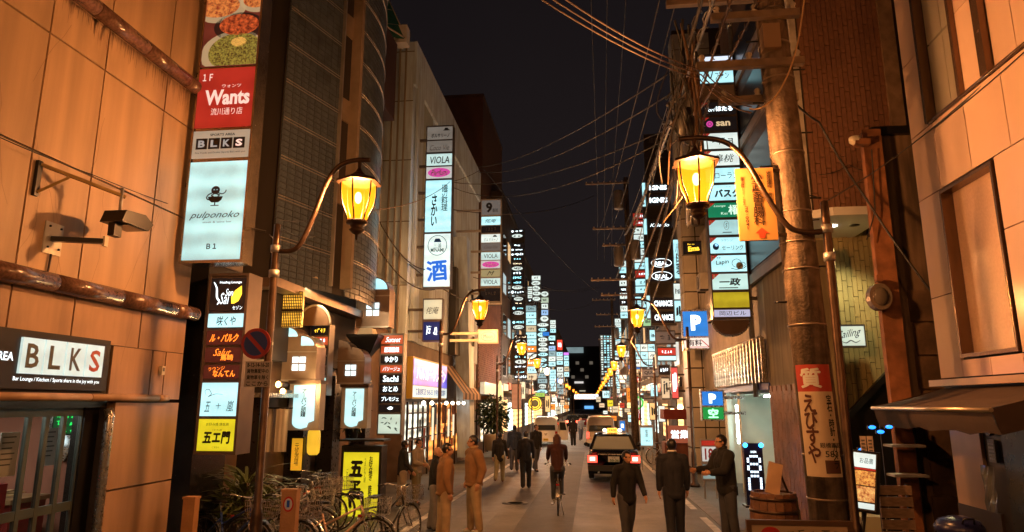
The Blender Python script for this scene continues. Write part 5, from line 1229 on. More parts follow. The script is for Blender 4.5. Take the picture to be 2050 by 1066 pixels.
# ---------------------------------------------------------------- long nameplate tower, right
YT = 17.2
COR = lambda m: ('P', [(0.0, 1.0), (.20, 1.0), (0.0, .62)], m)
def num(n): return ('T', n, .06, .86, .05, .2, WHITE, {'bold': .03})
LAV = EM('lit_lavender', (.55, .58, .80), .8)
CG = [('E', .80, .34, .10, .22, M('grey_wash', (.35, .38, .36), .5)), ('O', .72, .50, .13, .26, INK, .012), ('O', .90, .42, .06, .12, INK, .01), ('S', [(.55, .2), (.7, .12), (.9, .18), (.98, .3)], .04, INK)]
ns = sign('nameplate_tower', 'tall tower of cyan-white bar nameplates ending in a yellow blank panel', (1412, 108, 1486, 638), YT, [
    (112, 132, EM('lit_top', (.75, .85, 1), 1.1), []), (136, 166, LIT_C, [('T', 'ファン', .66, .45, .42, .42, INK), ('S', [(.06, .2), (.2, .8), (.3, .3), (.4, .85)], .1, INK, 1)]), (170, 200, M('blank_plate', (.22, .16, .12), .6), []),
    (204, 230, PANEL_DK, [COR(LIT_RED), num('8'), ('T', 'Yori', .24, .4, .28, .3, GLOW_W, {'shear': .3}), ('T', 'ほたる', .66, .46, .50, .42, GLOW_W, {'bold': .05})]), (234, 262, PANEL_DK, [COR(LIT_RED), ('E', .2, .5, .10, .24, LIT_MAG), ('O', .2, .5, .05, .12, INK, .012), ('T', 'san', .6, .5, .42, .36, EM('dull_gold', (.62, .45, .25), .8), {'bold': .03})]),
    (266, 298, LIT_W, [COR(LIT_RED), num('4'), ('R', .55, .45, .7, .5, INK, 21, {'n': 3})]), (302, 332, LIT_W, [COR(LIT_RED), num('4'), ('T', '鼻桃', .55, .48, .62, .6, INK, {'shear': .3})]), (336, 366, LIT_C, [('T', 'ローラン', .60, .45, .68, .42, INK)]), (370, 402, LIT_C, [('T', 'バスク', .58, .45, .74, .56, INK, {'bold': .06}), ('T', 'スペイン料理', .5, .86, .4, .08, GREY_INK)]),
    (406, 436, LIT_GRN, [COR(LIT_RED), num('3'), ('T', 'Lounge', .34, .78, .34, .18, EM('pale_mint', (.6, .85, .7), .9), {'shear': .3}), ('T', '櫂', .76, .5, .36, .7, EM('pale_mint', (.6, .85, .7), .9), {'bold': .02}), ('T', 'Kei', .46, .26, .18, .18, EM('pale_mint', (.6, .85, .7), .9))]),
    (440, 471, EM('lit_soft', (.42, .74, .76), .9, .1), [COR(LIT_RED), num('3'), ('O', .5, .62, .07, .30, GREY_INK, .008), ('T', 'S', .5, .62, .06, .3, INK, {'shear': .2}), ('P', [(.38, .12), (.64, .12), (.64, .17), (.38, .17)], INK)]),
    (475, 508, LIT_C, [COR(LIT_RED), num('2'), ('T', 'ラウンジ', .48, .80, .34, .14, INK), ('E', .16, .42, .09, .22, BLUE_INK), ('E', .18, .52, .05, .1, LIT_C), ('T', 'セーリング', .64, .34, .62, .32, INK)]),
    (511, 545, LIT_C, [COR(LIT_RED), num('1'), ('T', 'Lapin', .32, .55, .36, .34, INK, {'slant': .12, 'bold': .01}), ('T', '味楽', .22, .86, .12, .12, INK)] + CG), (548, 581, EM('lit_soft2', (.55, .85, .80), .95, .1), [COR(LIT_RED), num('1'), ('T', '一政', .5, .48, .62, .50, INK, {'bold': .04, 'shear': .15}), ('P', [(.18, .08), (.72, .08), (.72, .13), (.18, .13)], INK)]),
    (585, 617, EM('lit_mustard', (.55, .44, .02), .75, .2, 5), []), (620, 636, LAV, [('T', '岡辺ビル', .52, .5, .74, .62, INK)])], d=.35, fm=M('tower_dark', (.10, .085, .075), .35, .5, var=.2), group='sign towers along the street', arms=1, x_wall=4.35 + 0.6)
q0, q1 = aY(1428, 640, YT), aY(1500, 640, YT); c = (q0.x + q1.x) / 2
t = thing('half_round_board', 'dark half-round board hanging under the tall nameplate tower', 'board', (c, YT + .02, q0.z - .02)); MB().prism(ellipse_pts(0, 0, (q1.x - q0.x) / 2, .36, 16, math.pi, 2 * math.pi), 0, .3).build('board', M('board_brown', (.10, .055, .035), .5, var=.2), t)
pts = ellipse_pts(0, 0, (q1.x - q0.x) / 2 + .02, .39, 16, math.pi, 2 * math.pi); MB().tube([(a, .1, b) for a, b in pts], .02, 6).build('rim', STEEL, t)
t = thing('downpipe', 'long grey downpipe beside the tall nameplate tower', 'pipe', (aY(1480, 300, 17.4).x, 17.45, 2.5)); MB().tube([(0, 0, 0), (0, 0, 13)], .07, 10).build('pipe', GALV, t); mb = MB(); [mb.lathe([(.085, z), (.085, z + .1)], n=10) for z in (2, 4, 6, 8, 10)]; mb.build('collar', STEEL, t)

for i, (x, y, z, lab) in enumerate(((4.22, 24.4, 6.3, 'boxy air conditioner above the parking lobby fins'), (4.22, 22.6, 5.0, 'boxy air conditioner lower on the wall just over the parking lobby fins'))):
    t = thing('air_conditioner', lab, 'air conditioner', (x, y, z), -90, 'air conditioners on the right'); MB().box(-.4, .4, -.3, 0, 0, .58).build('case', M('ac_case', (.42, .40, .36), .5, var=.1, dirt=.3), t)
    MB().prism(ellipse_pts(-.1, .29, .23, .23, 20), -.315, -.30).build('fan_grille', BLK, t); [MB().prism(ellipse_pts(-.1, .29, q, q, 20), -.322, -.316).build('grille_ring', GALV, t) for q in (.2, .12, .04)]; [MB().box(q - .03, q + .03, -.3, .1, -.06, 0).build('bracket', BLK, t) for q in (-.3, .3)]
# ---------------------------------------------------------------- parking building
PW = M('parking_green_white', (.55, .60, .52), .7, var=.06)
pk = thing('parking_entrance', 'bright pale green parking lobby under a canopy of upright metal fins', 'parking entrance', (4.2, 20, 0))
MB().box(5.9, 6.0, 16.5, 23, -.6, 2.66).build('lobby_wall', PW, pk, True); MB().box(4.3, 6, 22.9, 23, -.6, 2.66).build('lobby_wall', PW, pk, True); MB().box(4.3, 6, 16.5, 23, 2.6, 2.68).build('lobby_ceiling', PW, pk, True)
MB().box(4.15, 4.3, 16.45, 16.6, -.6, 2.66).build('jamb', GALV, pk, True); MB().box(4.15, 4.3, 19.9, 20.2, -.6, 2.66).build('jamb', PW, pk, True); MB().box(4.15, 4.3, 21.8, 22.1, -.6, 2.66).build('jamb', PW, pk, True)
MB().box(4.1, 4.2, 16.45, 23, 2.66, 2.82).build('lintel', M('lintel_blue', (.06, .08, .30), .4), pk, True)
MB().box(4.2, 6.1, 16.5, 25.9, 2.82, 8.5).build('upper_wall', M('parking_upper', (.30, .26, .21), .7, var=.15, dirt=.3), pk, True)
for i in range(34): block('metal_fin', M('fin_steel', (.40, .36, .31), .25, .9, var=.3, vs=3), (4.05 - .03 * (i % 2), 16.55 + i * .185, 3.36), (.10, .06, 1.05), pk)
MB().tube([(4.02, 16.5, 3.9), (4.02, 23, 3.9)], .03, 6).build('fin_rail', STEEL, pk, True)
MB().tube([(4.9, 18.2, 2.56), (4.9, 19.4, 2.56)], .03, 8).build('tube_light', TUBE, pk, True); MB().tube([(4.28, 21.0, 1.2), (4.28, 21.0, 2.3)], .035, 8).build('tube_light', TUBE, pk, True); MB().tube([(5.2, 16.9, 2.56), (5.2, 18.1, 2.56)], .03, 8).build('tube_light', TUBE, pk, True); MB().tube([(5.3, 20.6, 2.56), (5.3, 21.8, 2.56)], .03, 8).build('tube_light', TUBE, pk, True)  # the frontmost ceiling tube is added to brighten the lobby
q = aX(1518, 862, 5.85); t = thing('tariff_board', 'white parking tariff board inside the bright lobby', 'notice', (5.88, 20.3, 1.2), -90)
MB().box(-.4, .4, -.02, 0, 0, .95).build('board', WHITE, t); text('駐車料金', 0, .82, .5, .1, INK, t, -.025); text('30分 150', 0, .60, .64, .14, RED_INK, t, -.025); text('1日 900', 0, .38, .6, .12, INK, t, -.025); scribble(0, .16, .6, .1, INK, t, -.025, 5)
BTL = M('beige_wall_tile', (.50, .46, .38), .45, var=.08, dirt=.15)
tq = thing('tiled_parking_building', 'tall pale building with large square wall tiles behind the Ema sign', 'building', (4.4, 26, 0))
x0t = aY(1371, 600, 26).x
MB().box(x0t + .02, 8, 26.05, 26.98, -.6, 17.5).build('wall', JOINT, tq, True); MB().box(4.5, 8, 26.98, 34, -.6, 17.5).build('wall', M('tile_side', (.30, .27, .22), .6, var=.15, dirt=.3), tq, True)
for c_ in range(3):
    for r_ in range(24): block('wall_tile', BTL, (x0t + .26 + c_ * .5, 26.03, .4 + r_ * .72), (.455, .05, .67), tq)
for c_ in range(1):
    for r_ in range(0, 24): block('wall_tile', BTL, (x0t + .0, 26.5 + c_ * .98, .4 + r_ * .72), (.05, .92, .67), tq)
q = aY(1382, 200, 25); t = thing('round_duct', 'pale round ventilation duct climbing the tall tiled building', 'duct', (q.x, 25.4, 9.0)); MB().lathe([(.34, 0), (.34, 5.6), (.28, 5.9), (.1, 6.1)], n=18).build('duct', M('duct_grey', (.34, .30, .26), .4, .5, var=.2), t); [MB().lathe([(.36, z), (.36, z + .08)], n=18).build('band', GALV, t) for z in (.6, 2.2, 3.8)]
YP = 24.6
P_IT = [('T', 'P', .5, .54, .40, .62, GLOW_W, {'bold': .06})]
sign('parking_sign', 'large blue lit parking sign with white P over a paid-parking strip', (1366, 620, 1422, 700), YP, [(623, 674, LIT_BLU, P_IT), (676, 698, EM('lit_paid', (.80, .80, .78), .9), [('T', '有料', .42, .52, .52, .62, INK, {'bold': .02}), ('S', [(.66, .8), (.95, .12)], .08, RED_INK), ('S', [(.2, .1), (.95, .1)], .05, RED_INK)])], d=.3, fm=STEEL, arms=1, x_wall=4.4)
sign('parking_sign', 'smaller blue P sign with a green vacancy character beside the lobby', (1404, 781, 1450, 843), 19.4, [(783, 813, LIT_BLU, [('T', 'P', .5, .5, .36, .7, GLOW_W, {'bold': .08})]), (815, 841, EM('lit_green2', (.01, .32, .06), .8), [('T', '空', .5, .5, .5, .8, EM('glow_mint', (.35, 1, .5), 1.4), {'bold': .04})])], d=.25, fm=STEEL, arms=1, x_wall=4.2)
sign('name_sign', 'black sign with yellow Ema lettering in front of the square wall tiles', (1368, 483, 1406, 509), 25.0, [(485, 507, PANEL_DK, [('T', 'Ema', .55, .40, .66, .5, GLOW_Y, {'bold': .04, 'slant': .1}), ('T', 'Bar no', .4, .82, .4, .14, GLOW_Y)])], d=.2, fm=BLK, arms=1, x_wall=4.0)
t = sign('price_board', 'white standing board with red 18 at the left edge of the parking lobby', (1404, 880, 1436, 962), 18.6, [(882, 893, LIT_RED, []), (894, 925, EM('lit_price', (.70, .70, .66), .7), [('T', '18', .5, .5, .6, .8, RED_INK, {'bold': .03})]), (930, 960, EM('lit_price2', (.35, .5, .48), .55), [('R', .5, .6, .6, .4, WHITE, 9)])], d=.1, fm=GALV)
for s in (-.15, .15): MB().box(s - .02, s + .02, .03, .07, -t.location.z + gz(t.location.y) + .005, 0).build('leg', GALV, t)
t = thing('yellow_black_barrier', 'low yellow and black striped wheel stop by the lobby entrance', 'wheel stop', (3.75, 20.5, 0))
for i in range(8): MB().box(-.12, .12, -1 + i * .25, -1 + (i + 1) * .25 - .003, -.6, .16).build('stripe', M('stripe_yellow', (.6, .40, .03), .5) if i % 2 else BLK, t)
# ---------------------------------------------------------------- sign towers farther down the right side
FAR_FM = M('far_frame', (.06, .055, .05), .5, .3)
def strips(y0, y1, n, kinds, seed, gap=1.5, sc=True):
    r = random.Random(seed); out = []; hh = (y1 - y0) / n
    for i in range(n):
        m = kinds[r.randrange(len(kinds))]; ink = GLOW_W if m in (PANEL_DK, LIT_RED, DKI[1], LIT_BLU) else INK
        it = [('R', .5 + .1 * (r.random() - .5), .5, .5 + .3 * r.random(), .45, ink, seed * 31 + i, {'n': r.randint(2, 5), 'wd': .16})] if sc else []
        out.append((y0 + i * hh + gap * .5, y0 + (i + 1) * hh - gap * .5, m, it))
    return out
def IG(s): return [('T', s, .5, .5, .76, .5, GLOW_W, {'bold': .05})]
UNL = M('unlit_panel', (.035, .028, .025), .35)
sign('nameplate_tower', 'dark tower of black nameplates reading IGNIS, REAL and CHANCE', (1296, 268, 1346, 652), 35.5, [(270, 292, UNL, [('T', '成庵', .4, .5, .4, .5, GREY_INK)]), (296, 316, UNL, []), (318, 338, UNL, []), (340, 362, UNL, []), (366, 386, PANEL_DK, IG('IGNIS')), (390, 412, PANEL_DK, IG('IGNIS')), (416, 440, UNL, []), (444, 458, PANEL_DK, [('T', 'Kaleido', .5, .5, .8, .5, GLOW_W, {'shear': .3})]), (462, 486, UNL, []), (490, 512, UNL, []),
    (516, 538, PANEL_DK, [('T', 'REAL', .5, .45, .56, .4, GLOW_W, {'bold': .04}), ('O', .5, .5, .42, .40, GLOW_W, .03)]), (542, 564, PANEL_DK, [('T', 'REAL', .5, .45, .56, .4, GLOW_W, {'bold': .04}), ('O', .5, .5, .42, .40, GLOW_W, .03)]), (568, 592, UNL, []), (596, 620, PANEL_DK, IG('CHANCE')), (624, 648, PANEL_DK, IG('CHANCE'))], d=.3, fm=FAR_FM, group='sign towers along the street', arms=1, x_wall=4.6)
sign('edge_strip', 'narrow bright white strip along the left of the IGNIS nameplates', (1290, 364, 1297, 640), 35.9, [(366, 414, LIT_C, []), (438, 470, LIT_C, []), (516, 560, LIT_C, []), (592, 638, LIT_C, [])], d=.2, fm=FAR_FM)
sign('nameplate_tower', 'white nameplate tower capped by two red panels, left of the IGNIS tower', (1269, 425, 1298, 590), 44.0, [(427, 439, LIT_RED, [('R', .5, .5, .6, .5, GLOW_W, 3)]), (441, 453, LIT_RED, [('R', .5, .5, .6, .5, GLOW_W, 4)])] + strips(455, 540, 6, [LIT_C, LIT_W, LIT_W], 5) + [(542, 556, LIT_RED, [('R', .5, .5, .5, .4, GLOW_W, 6)])] + strips(558, 588, 2, [LIT_C], 7), fm=FAR_FM, arms=1, x_wall=4.6, group='sign towers along the street')
sign('nameplate_tower', 'short pale green and white nameplate column below the red-capped tower', (1286, 596, 1308, 656), 42.0, strips(598, 654, 3, [LIT_C, EM('lit_lime', (.4, .75, .4), .8)], 8), fm=FAR_FM, arms=1, x_wall=4.6)
sign('name_sign', 'unlit pale sign with rounded motifs just left of the parking sign', (1312, 662, 1352, 690), 34.0, [(664, 688, EM('lit_faint', (.16, .13, .11), .5), [('R', .5, .5, .7, .5, INK, 31, {'n': 2})])], fm=FAR_FM, arms=1, x_wall=4.6)
sign('name_sign', 'red and white sign half hidden behind the parking sign pole', (1316, 695, 1354, 724), 36.0, [(697, 712, LIT_RED, [('R', .5, .5, .6, .5, GLOW_W, 32)]), (713, 722, LIT_C, [])], fm=FAR_FM, arms=1, x_wall=4.6)
sign('panel_grid_sign', 'grid of nine white nameplates on the wall above the QUO sign', (1266, 688, 1314, 736), 48.0, [], d=.3, fm=FAR_FM)
gx0, gx1 = aY(1267, 712, 47.9).x, aY(1313, 712, 47.9).x; gz0, gz1 = aY(1290, 735, 47.9).z, aY(1290, 689, 47.9).z
gs = [o for o in COL.objects if o.name.startswith('panel_grid_sign')][0]
for i in range(3):
    for j in range(3):
        w, h = (gx1 - gx0) / 3, (gz1 - gz0) / 3; cx = -(gx1 - gx0) / 2 + (i + .5) * w; cz = .03 + (j + .5) * h
        p = MB().box(cx - w * .46, cx + w * .46, -.03, 0, cz - h * .45, cz + h * .45).build('panel', LIT_C if (i + j) % 3 else LIT_W, gs); scribble(cx, cz, w * .6, h * .4, INK, p, -.036, 60 + i * 3 + j, 3, .16)
sign('name_sign', 'grey QUO sign with black capitals under the grid of nameplates', (1284, 738, 1318, 756), 46.0, [(740, 754, EM('lit_quo', (.26, .23, .19), .5), [('T', 'QUO', .5, .5, .7, .6, INK, {'bold': .03})])], fm=FAR_FM)
sign('name_sign', 'white four-pane sign between the middle right lanterns', (1240, 750, 1255, 768), 62.0, [(751, 759, LIT_W, []), (760, 767, LIT_W, [])], fm=FAR_FM)
sign('name_sign', 'red sign with white script low on the right row', (1262, 754, 1283, 767), 52.0, [(755, 766, LIT_RED, [('R', .5, .5, .7, .5, GLOW_W, 33)])], fm=FAR_FM)
sign('name_sign', 'upright cyan sign beneath the QUO sign', (1302, 770, 1317, 795), 40.0, [(771, 794, LIT_C, [('T', '円居', .5, .5, .4, .7, INK, {'vert': True})])], fm=FAR_FM)
sign('name_sign', 'blue and orange sign behind the middle right lanterns', (1258, 730, 1282, 748), 55.0, [(731, 739, LIT_BLU, []), (740, 747, EM('lit_white_orange', (.95, .7, .4), .9), [])], fm=FAR_FM)
sp = sign('speckled_tower', 'far tower of many tiny white lit plates beyond the right lanterns', (1201, 670, 1229, 775), 128.0, [], d=1.0, fm=FAR_FM, group='sign towers along the street')
b0, b1 = aY(1215, 774, 127.9).z, aY(1215, 671, 127.9).z; wx = aY(1228, 720, 127.9).x - aY(1202, 720, 127.9).x; r = random.Random(5)
for c_, (mm) in enumerate((LIT_W, LIT_C, LIT_C, LIT_W)):
    mb = MB(); scale = (b1 - b0) / 22
    for k in range(22):
        if r.random() < .86: ww = wx * .17 * (.6 + .5 * r.random()); cx = -wx / 2 + wx * (.14 + .24 * c_); mb.box(cx - ww / 2, cx + ww / 2, -.12, 0, .1 + k * scale, .1 + k * scale + scale * (.4 + .35 * r.random()))
    mb.build('panel_column', mm, sp)
sign('nameplate_tower', 'thin cyan nameplate column just right of the far speckled tower', (1230, 700, 1240, 790), 100.0, strips(702, 788, 9, [LIT_C, LIT_W, PANEL_DK], 14, .8), fm=FAR_FM)
q = aY(1276, 807, 46); t = thing('round_green_sign', 'round sign with green ring and white centre over a red board', 'sign', q); MB().prism(ellipse_pts(0, 0, .42, .42, 24), 0, .15).build('disc', EM('lit_round', (.8, .9, .75), .9), t); stroke_mesh(ellipse_pts(0, 0, .36, .36, 28) + [(.36, 0)], .12, -.006).build('ring', EM('ring_green', (.05, .5, .08), .9), t); text('H', 0, 0, .2, .3, BLUE_INK, t, -.008, bold=.05); MB().tube([(0, .08, .4), (0, .08, 1.0)], .03, 6).build('hanger', BLK, t)
sign('name_sign', 'narrow red hanging board under the round green-ringed sign', (1273, 815, 1284, 842), 46.5, [(816, 841, LIT_RED, [('T', 'バー', .5, .5, .5, .7, GLOW_W, {'vert': True})])], fm=FAR_FM)
t = sign('standing_signboard', 'cyan lit standing signboard on the pavement beside the taxi', (1281, 852, 1308, 895), 27.5, [(856, 893, LIT_C, [('T', '居酒屋', .5, .68, .22, .4, INK, {'vert': True}), ('T', '一休み', .5, .26, .6, .14, INK)])], d=.3, fm=GALV)
for s in (-.2, .2): MB().box(s - .03, s + .03, .1, .16, -t.location.z + gz(t.location.y) + .005, 0).build('leg', GALV, t)
t = sign('standing_signboard', 'blue standing lit box just left of the taxi roof light', (1240, 842, 1252, 864), 34.0, [(843, 863, LIT_BLU, [('R', .5, .5, .5, .5, GLOW_W, 3)])], d=.3, fm=GALV); MB().box(-.15, .15, .05, .2, -t.location.z + gz(t.location.y) + .005, 0).build('leg', GALV, t)
q = aY(1335, 872, 28); t = thing('red_stall', 'dark red market stall roof behind the white bicycle at right', 'stall', (3.6, 30, 0)); MB().prismx([(-.9, 1.7), (.9, 1.7), (.7, 2.1), (-.7, 2.1)], -.6, 1.0).build('roof', M('stall_red', (.22, .03, .02), .7, var=.2), t); MB().box(-.55, .95, -.8, -.76, .75, 1.45).build('menu_panel', EM('stall_panel', (.45, .12, .06), .4), t)
for x in (-.5, .9): MB().box(x - .03, x + .03, -.8, -.74, -.6, 1.7).build('post', BLK, t)
MB().box(-.6, 1.0, -.6, .6, -.6, .75).build('counter', M('stall_counter', (.20, .07, .04), .6, var=.2), t); text('営業中', .2, 1.1, 1.1, .34, GLOW_W, t, -.81, bold=.03)
for i, (px, py, lab) in enumerate(((1346, 824, 'warm globe lamp on the wall, left of the cluster by the parking pole'), (1362, 816, 'warm globe lamp on the wall, topmost of the cluster by the parking pole'), (1366, 828, 'warm globe lamp on the wall, right and low in the cluster by the parking pole'))):
    q = aY(px, py, 30.5); t = thing('globe_lamp', lab, 'wall lamp', q, 0, 'warm globe lamps'); MB().ell((0, 0, 0), (.13, .13, .13), 10, 8).build('globe', EM('globe_warm', (1, .68, .3), 6.0), t); MB().tube([(0, .1, 0), (0, .4, -.05)], .025, 6).build('stem', BLK, t)

# ---------------------------------------------------------------- other lower buildings and row walls
RW = [M('row_wall_%s' % n, c, .8, var=.2, vs=.6, dirt=.35, ds=.4) for n, c in (('brown', (.10, .065, .045)), ('grey', (.15, .13, .115)), ('dark', (.06, .045, .04)), ('tan', (.20, .15, .10)))]
WIN_ON = [EM('window_warm', (.95, .58, .25), .55), EM('window_cool', (.55, .72, .75), .5), M('window_off', (.03, .03, .035), .12)]
def row_building(side, y0, y1, h, m, lab, seed, cat='building', shop=True):
    """far houses: walls, storeys of windows, a lit shop strip below"""
    r = random.Random(seed); x = -6.0 if side < 0 else 4.5; x2 = x + side * 9
    t = thing('row_building', lab, cat, (x, y0, 0)); MB().box(min(x, x2), max(x, x2), y0, y1 - .15, -.6, h).build('wall', m, t, True)
    MB().box(min(x, x2) - .05, max(x, x2) + .05, y0 - .05, y1 - .12, h, h + .35).build('parapet', RW[2], t, True)
    n = max(2, int((y1 - y0) / 2.6)); L = (y1 - y0 - .15) / n; st = int((h - 3.6) / 2.9); fr = MB(); ps = {0: MB(), 1: MB(), 2: MB()}
    for s in range(st):
        for k in range(n):
            ya = y0 + L * (k + .18); yb = y0 + L * (k + .82); za = 4.2 + s * 2.9; zb = za + 1.5
            xf = x - side * .03
            f = MB(); f.box(min(x, xf) - .001, max(x, xf) + .001, ya, yb, za, zb); w = f.build('window', GREY_INK, t, True)
            xp = x - side * .045; i = (0 if r.random() < .5 else 1) if r.random() < .3 else 2; p = MB(); p.box(min(xf, xp), max(xf, xp), ya + .07, yb - .07, za + .07, zb - .07); p.build('pane', WIN_ON[i], w, True)
    if side < 0 or True:   # end wall towards the viewer: a few small windows
        for s in range(st): MB().box(x + side * 2.2, x + side * 3.2, y0 - .04, y0 + .01, 4.4 + s * 2.9, 5.5 + s * 2.9).build('window', GREY_INK, t, True)
    if shop:
        k = 0; y = y0 + .4
        while y < y1 - 2:
            L2 = 1.6 + 2.2 * r.random(); xx = x - side * .05; c = r.random(); mm = EM('shop_warm', (1.0, .55, .2), 1.2, .6, .8) if c < .45 else EM('shop_cool', (.75, .95, .9), 1.2, .6, .8) if c < .75 else DARKW
            MB().box(min(x, xx), max(x, xx), y, y + L2, .4, 2.3 + .4 * r.random()).build('shop_window', mm, t, True)
            zz = 2.9 + .3 * r.random(); xx2 = x - side * (.12 + .5 * r.random()); MB().box(min(x, xx2), max(x, xx2), y - .1, y + L2 + .1, zz, zz + .12).build('canopy', RW[r.randrange(4)], t, True)
            xs = x - side * .12; MB().box(min(x, xs), max(x, xs), y, y + L2, zz + .14, zz + .62).build('fascia_sign', [LIT_WARM, LIT_C, LIT_RED, PANEL_DK, LIT_DIM][r.randrange(5)], t, True)
            y += L2 + .5
    return t
row_building(1, 34.2, 41, 14.5, RW[1], 'grey building behind the IGNIS nameplate tower', 1)
row_building(1, 41, 52, 16.5, RW[0], 'brown building behind the red-capped nameplate tower', 2)
row_building(1, 52, 66, 14.0, RW[2], 'dark building on the right behind the middle lanterns', 3)
row_building(1, 66, 88, 16.0, RW[1], 'grey far right building before the speckled tower', 4)
row_building(1, 88, 128, 13.5, RW[0], 'long brown far right building left of the thin cyan column', 5)
row_building(1, 129, 185, 15, RW[2], 'farthest dark building on the right row by the lit banner', 6)
RBK = M('red_brick', (.20, .075, .04), .8, var=.25, vs=2, bump=.3, dirt=.2)
rb = thing('red_brick_building', 'red brick shop building with a white fascia beyond the slanted buttress', 'building', (-6, 40, 0))
MB().box(-14, -6.02, 36.2, 45.6, -.6, 10.5).build('wall', M('brick_mortar', (.07, .04, .03), .9), rb, True)
rr = random.Random(8); st = MB(); n = 0
for r_ in range(60):
    for c_ in range(24):
        y = 36.3 + (c_ + .5 + .5 * (r_ % 2)) * .38; z = 3.2 + r_ * .12; q = rr.random() * .008; st.box(-6.02, -5.995 + q, y - .18, y + .18, z + .006, z + .112)
st.build('brick_field', RBK, rb, True, kind='stuff')
MB().box(-6.0, -5.5, 37, 45, 2.55, 2.75).build('canopy', BRONZE, rb, True); MB().box(-6.0, -5.75, 37, 45, 2.85, 3.5).build('fascia_sign', LIT_WARM, rb, True); MB().box(-6.0, -5.97, 37.3, 44.5, .3, 2.4).build('shop_window', EM('shop_mixed', (.85, .75, .5), 1.0, .8, 1.4), rb, True)
for y in (38, 39.5, 41, 42.5, 44): MB().box(-5.97, -5.9, y - .05, y + .05, -.6, 2.5).build('door_frame', BLK, rb, True)
row_building(-1, 46, 60, 17, RW[0], 'dark brown building carrying the oval nameplate tower on the left', 11)
row_building(-1, 60, 74, 16, RW[2], 'dark left building behind the tower of cyan square plates', 12)
row_building(-1, 74, 96, 16, RW[1], 'grey left building behind the column of round plates', 13)
row_building(-1, 96, 130, 15, RW[0], 'brown far left building near the small red lit panel', 14)
row_building(-1, 130, 190, 16, RW[2], 'farthest dark building on the left row by the lit banner', 15)
for (rect, Y, pan, lab) in (
    ((1348, 478, 1365, 560), 33.0, [(480, 558, LIT_C, [('T', '小料理', .5, .5, .5, .8, INK, {'vert': True, 'bold': .02})])], 'upright pale cyan sign with three black characters left of the Ema sign'),
    ((1349, 566, 1366, 646), 33.6, [(568, 600, LIT_W, [('R', .5, .5, .6, .4, INK, 71)]), (602, 644, LIT_C, [('R', .5, .5, .6, .6, INK, 72, {'n': 2})])], 'upright two-part sign straight below the three-character cyan sign'),
    ((1318, 730, 1342, 752), 38.0, [(732, 750, PANEL_DK, [('R', .5, .5, .8, .5, GLOW_W, 73)])], 'small black sign with white strokes under the red and white sign'),
    ((1324, 756, 1341, 800), 36.5, [(758, 798, LIT_WARM, [('R', .5, .5, .6, .7, INK, 74, {'n': 2})])], 'warm upright sign under the small black one on the right'),
    ((1344, 734, 1358, 800), 30.0, [(736, 798, EM('lit_pinkred', (.9, .12, .10), .8, .1), [('R', .5, .5, .6, .7, GLOW_W, 75, {'n': 2})])], 'upright red sign low behind the parking sign pole'),
    ((1240, 520, 1256, 640), 60.0, strips(522, 638, 9, [LIT_C, LIT_W, LIT_W, PANEL_DK], 76, 1), 'narrow white nameplate tower straight above the second right lantern'),
    ((1231, 636, 1244, 694), 86.0, strips(638, 692, 6, [LIT_C, LIT_W, LIT_BLU], 77, .8), 'thin mixed nameplate tower beside the second right lantern'),
    ((1300, 660, 1314, 684), 47.0, [(661, 683, LIT_C, [('R', .5, .5, .7, .5, INK, 78)])], 'cyan square sign above the right corner of the white grid'),
    ((1246, 702, 1262, 716), 58.0, [(703, 715, LIT_W, [('R', .5, .5, .7, .5, INK, 79)])], 'white oblong sign between the upper right lanterns'),
    ((1254, 776, 1266, 806), 50.0, [(777, 805, LIT_ORG, [('R', .5, .5, .6, .6, INK, 80, {'n': 2})])], 'orange upright sign left of the green-ringed disc'),
    ((1300, 806, 1316, 842), 38.0, [(807, 841, EM('lit_amber_soft', (.95, .62, .25), .9, .1), [('R', .5, .5, .6, .6, INK, 81, {'n': 2})])], 'amber upright sign above the cyan standing signboard'),
    ((1318, 812, 1332, 846), 34.5, [(813, 845, LIT_W, [('R', .5, .5, .6, .6, INK, 82, {'n': 2})])], 'white upright sign over the red stall roof'),
    ((1206, 782, 1222, 798), 118.0, [(783, 797, LIT_C, [('R', .5, .5, .7, .5, INK, 83)])], 'cyan sign under the foot of the far speckled tower'),
    ((1272, 592, 1285, 652), 46.0, strips(594, 650, 5, [LIT_W, LIT_C], 84, .8), 'pale nameplate column under the red-capped tower, left half'),
    ((1056, 572, 1066, 608), 61.0, strips(574, 606, 4, [LIT_W, PANEL_DK], 85, .8), 'short pale nameplate column on top of the cyan square tower'),
    ((1101, 640, 1113, 668), 86.0, strips(641, 667, 3, [LIT_W, LIT_C], 86, .8), 'three pale plates over the narrow far column, left side'),
    ((1114, 704, 1127, 732), 103.0, strips(705, 731, 3, [LIT_C, LIT_W], 87, .8), 'three small cyan plates under the bright red panel'),
    ((1040, 764, 1052, 800), 54.0, [(765, 799, LIT_WARM, [('R', .5, .5, .6, .6, INK, 88, {'n': 2})])], 'cream upright sign under the lowest black nameplate block'),
    ((1091, 792, 1102, 826), 66.0, [(793, 825, EM('lit_amber_soft', (.95, .62, .25), .9, .1), [('R', .5, .5, .6, .6, INK, 89, {'n': 2})])], 'amber upright sign right of the small yellow-green oval')):
    sign('hanging_sign', lab, rect, Y, pan, fm=FAR_FM, arms=1 if rect[0] > 1183 else -1, x_wall=4.6 if rect[0] > 1183 else -6.1)
